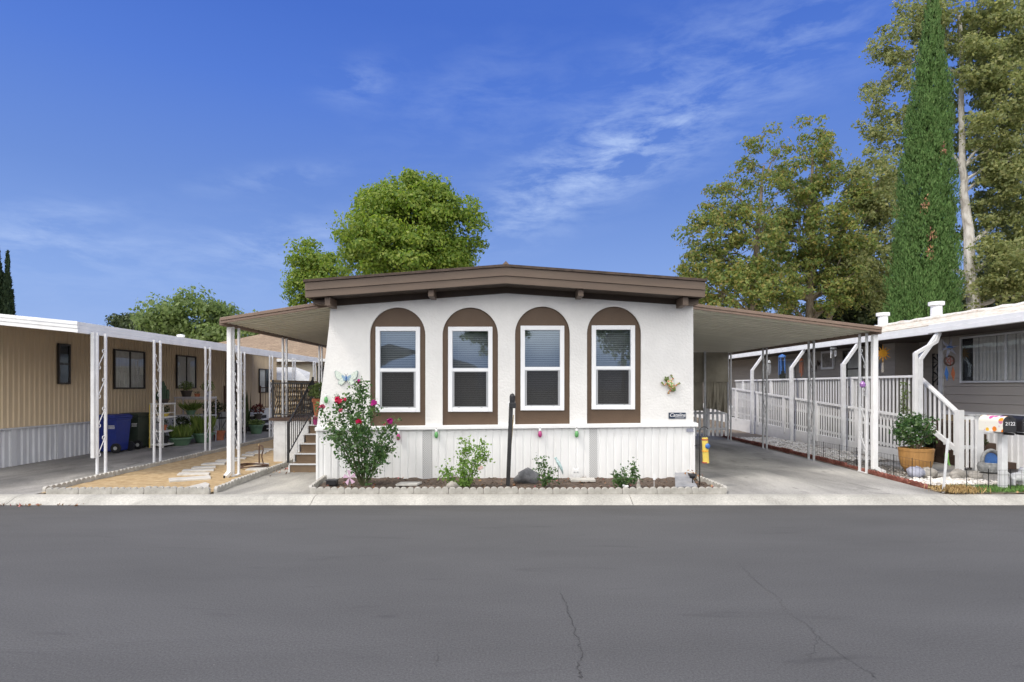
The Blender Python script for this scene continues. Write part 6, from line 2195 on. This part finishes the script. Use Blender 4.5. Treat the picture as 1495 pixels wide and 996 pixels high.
Y = 30.0
b = at(590, 0, Y)
tree('broadleaf_tree', 'large rounded bright green tree rising behind the roof of the white home', (b.x, Y, 0),
     [(b.x, Y, 0), (b.x + .1, Y, 4), (b.x - .1, Y, 7.5), (b.x + .2, Y, 11)], .32,
     [lobe(592, 338, Y, 80, 56, 1.2), lobe(556, 318, Y, 42, 38), lobe(654, 340, Y, 42, 52), lobe(606, 296, Y, 48, 34), lobe(640, 306, Y, 38, 30), lobe(545, 352, Y, 46, 38), lobe(600, 385, Y, 96, 36, 1.0), lobe(498, 386, Y, 26, 28, 1.2)],
     230, .74, 62000, .16, 'lf_green', 'bark_dark', limbs=26, seed=3, shell=.62)
Y = 44.0
b = at(445, 0, Y)
tree('broadleaf_tree', 'smaller green tree leaning out left of the white home above the entry awning', (b.x, Y, 0),
     [(b.x, Y, 0), (b.x + .2, Y, 5), (b.x, Y, 11)], .25,
     [lobe(452, 382, Y, 25, 26), lobe(440, 425, Y, 24, 28), lobe(476, 405, Y, 30, 34)],
     120, .70, 15000, .20, 'lf_green', 'bark_dark', limbs=12, seed=4, shell=.5)

Y = 34
b = at(285, 0, Y)
tree('broadleaf_tree', 'spreading mid green tree beyond the far home at left', (b.x, Y + 6, 0), [(b.x, Y + 6, 0), (b.x, Y + 6, 5)], .25,
     [lobe(283, 470, Y + 6, 56, 30), lobe(240, 478, Y + 6, 34, 18), lobe(315, 480, Y + 6, 30, 30), lobe(360, 495, Y + 6, 70, 22)],
     120, .9, 17000, .24, 'lf_mid', 'bark_dark', limbs=8, seed=5)
b = at(187, 0, 46)
tree('broadleaf_tree', 'small dark tree peeping over the left awning, left of the spreading one', (b.x, 46, 0), [(b.x, 46, 0), (b.x, 46, 6)], .2,
     [lobe(188, 474, 46, 22, 10), lobe(205, 480, 46, 24, 12)], 40, .7, 5000, .22, 'lf_dark', 'bark_dark', limbs=4, seed=6)
b = at(437, 0, 48)
tree('broadleaf_tree', 'yellowish tree seen low between the awnings behind the tan shingled roof', (b.x, 48, 0), [(b.x, 48, 0), (b.x, 48, 5)], .2,
     [lobe(420, 500, 48, 40, 16), lobe(455, 505, 48, 30, 14)], 50, .8, 6000, .22, 'lf_olive', 'bark_dark', limbs=4, seed=16)

# plane trees at right
Y = 33.0
b = at(1075, 0, Y)
tree('plane_tree', 'yellowing plane tree nearest the white home, with a thin ragged top', (b.x + .6, Y, 0),
     [(b.x + .8, Y, 0), (b.x + .7, Y, 5), (b.x + 1.2, Y, 10), (b.x + 1.6, Y, 14.6)], .26,
     [lobe(1120, 185, Y, 14, 32, 1.0), lobe(1110, 245, Y, 40, 50, .8), lobe(1062, 300, Y, 42, 36, .9), lobe(1040, 345, Y, 50, 40), lobe(1085, 350, Y, 62, 66, .9), lobe(1020, 398, Y, 34, 28), lobe(1060, 420, Y, 76, 46), lobe(1120, 420, Y, 56, 40)],
     380, .48, 28000, .165, 'lf_olive', 'bark_tan', limbs=34, seed=7)
Y = 35.0
b = at(1182, 0, Y)
tree('plane_tree', 'middle olive plane tree with a straight pale trunk and a pointed crown', (b.x, Y, 0),
     [(b.x, Y, 0), (b.x, Y, 7), (b.x + .2, Y, 12), (b.x + .2, Y, 16.2)], .30,
     [lobe(1187, 195, Y, 24, 30, 1.1), lobe(1182, 250, Y, 48, 42, .9), lobe(1150, 290, Y, 46, 40, .8), lobe(1215, 300, Y, 46, 50, .8), lobe(1180, 345, Y, 72, 46, .8), lobe(1140, 400, Y, 58, 38, .8), lobe(1222, 390, Y, 56, 50, .8), lobe(1180, 440, Y, 80, 26, .8)],
     450, .50, 35000, .17, 'lf_olive', 'bark_tan', limbs=36, seed=8)
Y = 34.0
b = at(1212, 0, Y)
tree('plane_tree', 'leaning plane tree with a forked trunk beside the cypress', (b.x, Y + 1, 0),
     [(b.x, Y + 1, 0), (b.x + .15, Y + 1, 4.6), (b.x + 1.3, Y + 1, 9), (b.x + 1.6, Y + 1, 13)], .26,
     [lobe(1255, 330, Y + 1, 36, 60, .9), lobe(1270, 270, Y + 1, 34, 60, .9), lobe(1240, 400, Y + 1, 44, 40, .8), lobe(1285, 400, Y + 1, 30, 60, .8), lobe(1302, 335, Y + 1, 24, 60, 1.2)],
     280, .54, 22000, .175, 'lf_syc', 'bark_tan', limbs=18, seed=9)
b = at(1260, 0, 38)
tree('oak_tree', 'dark low tree in the gap behind the carport edge, left of the cypress', (b.x, 38, 0), [(b.x, 38, 0), (b.x, 38, 6)], .3,
     [lobe(1258, 450, 38, 50, 34), lobe(1220, 462, 38, 40, 22), lobe(1290, 440, 38, 36, 40)], 120, .8, 15000, .24, 'lf_dark', 'bark_dark', limbs=6, seed=10)
Y = 37.0
b = at(1421, 0, Y)
tree('plane_tree', 'tallest plane tree with a white mottled trunk, behind the cypress at the right edge', (b.x, Y, 0),
     [(b.x, Y, 0), (b.x + .05, Y, 7), (b.x - .35, Y, 12), (b.x - .75, Y, 16), (b.x - .9, Y, 26)], .46,
     [lobe(1330, 60, Y, 52, 60, .7), lobe(1300, 140, Y, 46, 40, .7), lobe(1278, 190, Y, 26, 26, .8), lobe(1310, 215, Y, 40, 50, .6), lobe(1395, 20, Y, 70, 60, .7), lobe(1400, 130, Y, 50, 66, .55, None, 1.8),
      lobe(1470, 40, Y, 60, 60, .65), lobe(1480, 150, Y, 44, 56, .65), lobe(1530, 110, Y, 50, 90, .7), lobe(1475, 250, Y, 44, 56, .8), lobe(1500, 330, Y, 50, 56, .9), lobe(1440, 215, Y, 34, 44, .9, None, 1.2), lobe(1448, 320, Y, 30, 50, 1.0, None, 1.5), lobe(1465, 300, Y, 46, 66, .8), lobe(1385, 170, Y, 34, 50, .9, None, 1.5), lobe(1445, 110, Y, 44, 50, .9), lobe(1450, 60, Y, 50, 40, 1.0), lobe(1452, 150, Y, 40, 56, 1.3, None, -1), lobe(1446, 250, Y, 32, 52, 1.3, None, -.8), lobe(1480, 210, Y, 44, 70, 1.0), lobe(1432, 395, Y, 36, 44, 1.6, None, -1), lobe(1412, 200, Y, 20, 30, 2.4, None, -1.4), lobe(1400, 110, Y, 24, 40, 2.0, None, -1.4), lobe(1490, 390, Y, 50, 60, .8), lobe(1400, 300, Y, 26, 60, .9, None, 2.2), lobe(1310, 300, Y, 34, 60, .6, None, 2), lobe(1370, 250, Y, 40, 70, .5, None, 3),
      lobe(1390, 380, Y, 40, 40, .6, None, 3), lobe(1460, 400, Y, 50, 46, .9, None, -1.5), lobe(1440, 430, Y, 50, 34, .7, None, -1)],
     1400, .56, 98000, .19, 'lf_syc', 'bark_syc', limbs=22, seed=11)
b = at(1500, 0, 44)
tree('oak_tree', 'dark leafy mass of a tree low behind the white trunked plane tree', (b.x, 44, 0), [(b.x, 44, 0), (b.x, 44, 7)], .3,
     [lobe(1485, 410, 44, 60, 50), lobe(1420, 440, 44, 60, 30), lobe(1340, 430, 44, 50, 50), lobe(1490, 320, 44, 40, 60, .6)], 160, .9, 17000, .26, 'lf_dark', 'bark_dark', limbs=8, seed=12)


def cypress(label, base, H, rad, n, ls, mat, seed, tufts, lean=0.0, z_lo=0.5):
    """rad(t): radius at height fraction t; upright sprays on an uneven spindle"""
    rng = np.random.default_rng(seed)
    o = thing('cypress_tree', label, 'tree', base)
    b = Vector(base)
    MB().tube([b, b + Vector((0, 0, H * .5)), b + Vector((0, 0, H * .93))], [.25, .16, .03], 8).build('trunk', M['bark_dark'], o)
    t = rng.uniform(z_lo / H, 1, tufts * 4)
    rmax = np.array([rad(q) for q in t])
    keep = rng.uniform(0, rmax.max(), len(t)) < rmax + .12
    t, rmax = t[keep][:tufts], rmax[keep][:tufts]
    m_ = len(t)
    a = rng.uniform(0, 2 * math.pi, m_)
    depth = rng.uniform(0, 1, m_)
    rr = rmax * (1 + .07 * np.sin(a * 4 + t * 34) + np.clip(.11 * rng.normal(size=m_), -.25, .16)) * np.where(depth < .8, 1.0, rng.uniform(.35, .8, m_))
    out = np.stack([np.cos(a), np.sin(a), np.zeros(m_)], 1)
    tang = np.stack([-np.sin(a), np.cos(a), np.zeros(m_)], 1)
    lx = lean * (t - .75)
    c0 = np.stack([b.x + lx + (rr * .80 - .10) * np.cos(a), b.y + (rr * .80 - .10) * np.sin(a), b.z + t * H - .25], 1)
    # each tuft is an upright flame-shaped plume of sprays
    th = rng.uniform(.5, 1.3, m_) * np.clip(rmax / .9, .45, 1)
    tw = rng.uniform(.13, .25, m_) * np.clip(rmax / .9, .4, 1)
    per = n // m_
    idx = np.repeat(np.arange(m_), per)
    k = len(idx)
    s = rng.uniform(0, 1, k) ** .9
    prof = np.sin(np.pi * np.clip(s, .06, 1) ** .75) + .08
    ph = rng.uniform(0, 2 * math.pi, k)
    side = (np.cos(ph) * prof * tw[idx])[:, None] * tang[idx] + (np.sin(ph) * prof * tw[idx])[:, None] * out[idx]
    up3 = np.array([0, 0, 1.0])[None]
    axis = up3 + out[idx] * .22
    pts = c0[idx] + axis * (s * th[idx])[:, None] + side
    nrm = side / (np.linalg.norm(side, axis=1, keepdims=True) + 1e-9) + out[idx] * .5
    d = axis + side * 1.2 + rng.normal(size=(k, 3)) * .18
    link('crown', leaves(pts, ls, rng, .34, dirs=d * 2, nrm=nrm), M[mat], o)
    return o


H = 21.2
def rad_big(q):
    z = q * H
    # half widths read at 26 m: 52 px at the base, 47 at mid height, tapering to a point
    tab = [(0, 1.45), (3.5, 1.68), (5, 1.60), (8, 1.34), (12, 1.06), (15, .84), (18, .46), (20, .20), (21.2, .05)]
    for (a, ra), (b_, rb_) in zip(tab[:-1], tab[1:]):
        if z <= b_:
            return (ra + (rb_ - ra) * (z - a) / (b_ - a)) * .92
    return .03


b = at(1358, 0, 26)
cypress('tall dense green Italian cypress spire in front of the plane trees at right', (b.x, 26, 0), H, rad_big, 150000, .115, 'lf_cyp', 21, 1800, lean=.75, z_lo=2.4)
cyp = [o for o in COL.objects if o.name == 'cypress_tree'][0]
dead = []
for (px, py) in ((1378, 218), (1361, 345), (1357, 370), (1350, 300)):
    q = at(px, py, 25.0)
    a_ = math.atan2(-1.0, q.x - b.x)
    dead.append(np.array(q)[None] + RNG.normal(size=(46, 3)) * np.array([.07, .10, .16])[None])
link('dead_sprays', leaves(np.concatenate(dead), .11, RNG, .35, 1.5), M['litter'], cyp)['kind'] = 'stuff'
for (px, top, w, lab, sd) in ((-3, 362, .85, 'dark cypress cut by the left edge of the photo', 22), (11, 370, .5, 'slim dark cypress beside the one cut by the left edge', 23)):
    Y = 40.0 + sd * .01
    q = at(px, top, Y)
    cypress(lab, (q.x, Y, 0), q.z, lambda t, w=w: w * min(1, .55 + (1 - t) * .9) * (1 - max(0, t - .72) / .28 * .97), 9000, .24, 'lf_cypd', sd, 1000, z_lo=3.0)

rh = thing('rear_home', 'pale home glimpsed far behind the carport and the taupe home', 'house', (6, 38, 0))
MB().box(-5.5, 17, 36, 44, 0, 3.1).build('wall', M['cream'], rh)
MB().prism([(-6.2, 3.1), (5.7, 4.2), (17.6, 3.1), (17.6, 3.2), (5.7, 4.35), (-6.2, 3.2)], 35.4, 44.5, 'y').build('roof', M['tan_roof'], rh)
side = MB()
for x in (0, 5, 10):
    side.box(x, x + 1.4, 35.95, 35.99, 1.2, 2.5)
side.build('windows', M['dark'], rh)

# ================================================================== across the street (seen in the window panes)
oh = thing('opposite_home', 'beige gabled home across the street, mirrored in the window panes', 'house', (-7.5, -16, 0))
MB().box(-12.5, -2.5, -24, -15, 0, 3.0).build('wall', M['beige'], oh)
MB().prism([(-13.1, 2.95), (-7.5, 4.3), (-1.9, 2.95), (-1.9, 3.1), (-7.5, 4.5), (-13.1, 3.1)], -24.5, -14.4, 'y').build('roof', M['shingle'], oh)
MB().prism([(-13.1, 2.85), (-7.5, 4.2), (-1.9, 2.85), (-1.9, 3.08), (-7.5, 4.44), (-13.1, 3.08)], -14.398, -14.35, 'y').build('fascia', M['fascia'], oh)
for (x, y, h, sd) in ((8.2, -18, 10.0, 31), (-1.0, -30, 11, 32), (13, -24, 8, 33)):
    tree('broadleaf_tree', {31: 'green tree across the street right of the opposite home', 32: 'tall green tree behind the opposite home', 33: 'rounded green tree farther right across the street'}[sd], (x, y, 0),
         [(x, y, 0), (x, y, h * .6)], .25, [((x, y, h * .68), h * .26, h * .26, h * .30, 1)], 60, .9, 5000, .3, 'lf_dark' if sd == 33 else 'lf_mid', 'bark_dark', limbs=8, seed=sd)

# ================================================================== sky, sun, camera
SUN_EL, SUN_AZ = 54.0, 246.0             # azimuth from +Y clockwise: left of the street, slightly behind the camera
W = bpy.data.worlds.new('World')
S.world = W
W.use_nodes = True
nt = W.node_tree
bg = nt.nodes['Background']
sky = N(nt, 'ShaderNodeTexSky', sky_type='NISHITA', sun_disc=False)
sky.sun_elevation = R(SUN_EL)
sky.sun_rotation = R(SUN_AZ)
sky.altitude = 300
sky.air_density = 1.0
sky.dust_density = 0.6
sky.ozone_density = 2.5
tc = N(nt, 'ShaderNodeTexCoord')
sx = N(nt, 'ShaderNodeSeparateXYZ')
L(nt, tc.outputs['Generated'], sx.inputs[0])


def mth(op, a, b=None, c=None):
    n = N(nt, 'ShaderNodeMath', operation=op)
    for i, q in enumerate((a, b, c)):
        if q is None:
            continue
        if isinstance(q, (int, float)):
            n.inputs[i].default_value = q
        else:
            L(nt, q, n.inputs[i])
    return n.outputs[0]


x_, y_, z_ = sx.outputs
az = mth('ARCTAN2', x_, y_)                      # 0 straight over the roof, positive to the right
el = mth('ARCSINE', z_)
# wispy cirrus: streaky noise in azimuth / elevation, gathered in a few banks
cmb = N(nt, 'ShaderNodeCombineXYZ')
L(nt, az, cmb.inputs[0])
L(nt, el, cmb.inputs[1])
mp = N(nt, 'ShaderNodeMapping')
mp.inputs['Rotation'].default_value = (0, 0, R(-16))
mp.inputs['Scale'].default_value = (4.5, 15.0, 1)
L(nt, cmb.outputs[0], mp.inputs[0])
nz = N(nt, 'ShaderNodeTexNoise', i_Scale=1.7, i_Detail=10.0, i_Roughness=0.64, i_Distortion=0.25)
L(nt, mp.outputs[0], nz.inputs['Vector'])
wisp = ramp(nt, [(0.42, 0.0), (0.74, 1.0)])
L(nt, nz.outputs['Fac'], wisp.inputs[0])
banks = None
for (px, py, rx, ry, s) in ((905, 225, 115, 42, 1.3), (760, 315, 80, 36, .75), (410, 360, 90, 34, .6), (30, 348, 50, 22, .6), (150, 372, 80, 24, .45), (690, 150, 110, 50, .22), (1000, 90, 120, 50, .28),
                            (525, 120, 40, 22, .4), (400, 262, 80, 14, .40), (240, 420, 200, 34, .2), (90, 315, 60, 16, .4), (1190, 60, 90, 50, .35)):
    u, w = (px - CX) / F, (CY - py) / F
    a0 = math.atan(u)
    e0 = math.atan(w * math.cos(a0))
    da = mth('DIVIDE', mth('SUBTRACT', az, a0), rx / F)
    de = mth('DIVIDE', mth('SUBTRACT', mth('SUBTRACT', el, e0), mth('MULTIPLY', mth('SUBTRACT', az, a0), .22)), ry / F)
    g = mth('MULTIPLY', mth('EXPONENT', mth('MULTIPLY', mth('ADD', mth('MULTIPLY', da, da), mth('MULTIPLY', de, de)), -0.8)), s)
    banks = g if banks is None else mth('ADD', banks, g)
cl = mth('MINIMUM', mth('MULTIPLY', mth('MULTIPLY', banks, wisp.outputs[0]), CLOUD_GAIN), 0.8)
# unseen bright bank of sky added behind the camera as soft fill light
nz2 = N(nt, 'ShaderNodeTexNoise', i_Scale=2.2, i_Detail=6.0, i_Roughness=0.55)
L(nt, tc.outputs['Generated'], nz2.inputs['Vector'])
back = N(nt, 'ShaderNodeMapRange', interpolation_type='SMOOTHSTEP')
back.inputs['From Min'].default_value = 0.05
back.inputs['From Max'].default_value = -0.45
L(nt, y_, back.inputs['Value'])
r2 = ramp(nt, [(0.30, 0.35), (0.60, 1.0)])
L(nt, nz2.outputs['Fac'], r2.inputs[0])
up_ = N(nt, 'ShaderNodeMapRange', interpolation_type='SMOOTHSTEP')
up_.inputs['From Min'].default_value = R(1)
up_.inputs['From Max'].default_value = R(9)
L(nt, el, up_.inputs['Value'])
fill_fac = mth('MULTIPLY', mth('MULTIPLY', mth('MULTIPLY', back.outputs[0], up_.outputs[0]), r2.outputs[0]), 1.0)
# clear-sky blue by elevation, mixed with the physical sky
K2 = KD
er = ramp(nt, [(0.0, (.34 * K2 / 10, .48 * K2 / 10, .84 * K2 / 10)), (.102, (.25 * K2 / 10, .402 * K2 / 10, .815 * K2 / 10)), (.195, (.150 * K2 / 10, .280 * K2 / 10, .712 * K2 / 10)),
               (.294, (.088 * K2 / 10, .205 * K2 / 10, .70 * K2 / 10)), (.363, (.062 * K2 / 10, .162 * K2 / 10, .635 * K2 / 10)), (.70, (.05 * K2 / 10, .13 * K2 / 10, .50 * K2 / 10))])
L(nt, mth('DIVIDE', el, math.pi / 2), er.inputs[0])
sc = N(nt, 'ShaderNodeVectorMath', operation='SCALE')
sc.inputs['Scale'].default_value = 10.0
L(nt, er.outputs[0], sc.inputs[0])
sn = N(nt, 'ShaderNodeVectorMath', operation='SCALE')
sn.inputs['Scale'].default_value = 0.38
L(nt, sky.outputs[0], sn.inputs[0])
hs = N(nt, 'ShaderNodeMixRGB', i_0=0.9)
L(nt, sn.outputs[0], hs.inputs[1])
L(nt, sc.outputs[0], hs.inputs[2])
m1 = N(nt, 'ShaderNodeMixRGB')
m1.inputs[2].default_value = CLOUD_COL
L(nt, cl, m1.inputs[0])
L(nt, hs.outputs[0], m1.inputs[1])
m2 = N(nt, 'ShaderNodeMixRGB')
m2.inputs[2].default_value = FILL_SKY_COL
L(nt, fill_fac, m2.inputs[0])
L(nt, m1.outputs[0], m2.inputs[1])
L(nt, m2.outputs[0], bg.inputs['Color'])
bg.inputs['Strength'].default_value = SKY_STRENGTH

sl = bpy.data.lights.new('sun', 'SUN')
sl.energy = SUN_ENERGY
sl.angle = R(SUN_ANGLE)
sl.color = (1.0, 0.93, 0.84)
so_ = bpy.data.objects.new('sun', sl)
COL.objects.link(so_)
d = Vector((math.sin(R(SUN_AZ)) * math.cos(R(SUN_EL)), math.cos(R(SUN_AZ)) * math.cos(R(SUN_EL)), math.sin(R(SUN_EL))))
so_.rotation_euler = d.to_track_quat('Z', 'Y').to_euler()
so_.location = d * 60

cam = bpy.data.cameras.new('camera')
cam.sensor_width = 36.0
cam.lens = F / 1495 * 36.0
cam.shift_x = (747.5 - CX) / 1495
cam.shift_y = (CY - 498) / 1495
cam.clip_end = 1000
co = bpy.data.objects.new('camera', cam)
co.location = (0, 0, ZC)
co.rotation_euler = (R(90), 0, 0)
COL.objects.link(co)
S.camera = co
S.view_settings.view_transform = 'Standard'
S.view_settings.look = 'None'
S.view_settings.gamma = 1.0
S.view_settings.exposure = EXPOSURE
S.view_settings.use_curve_mapping = False
S.render.engine = 'CYCLES'
S.cycles.use_denoising = True
S.cycles.max_bounces = 8
S.cycles.transparent_max_bounces = 12
S.cycles.caustics_reflective = False
S.cycles.caustics_refractive = False
S.cycles.sample_clamp_indirect = 6
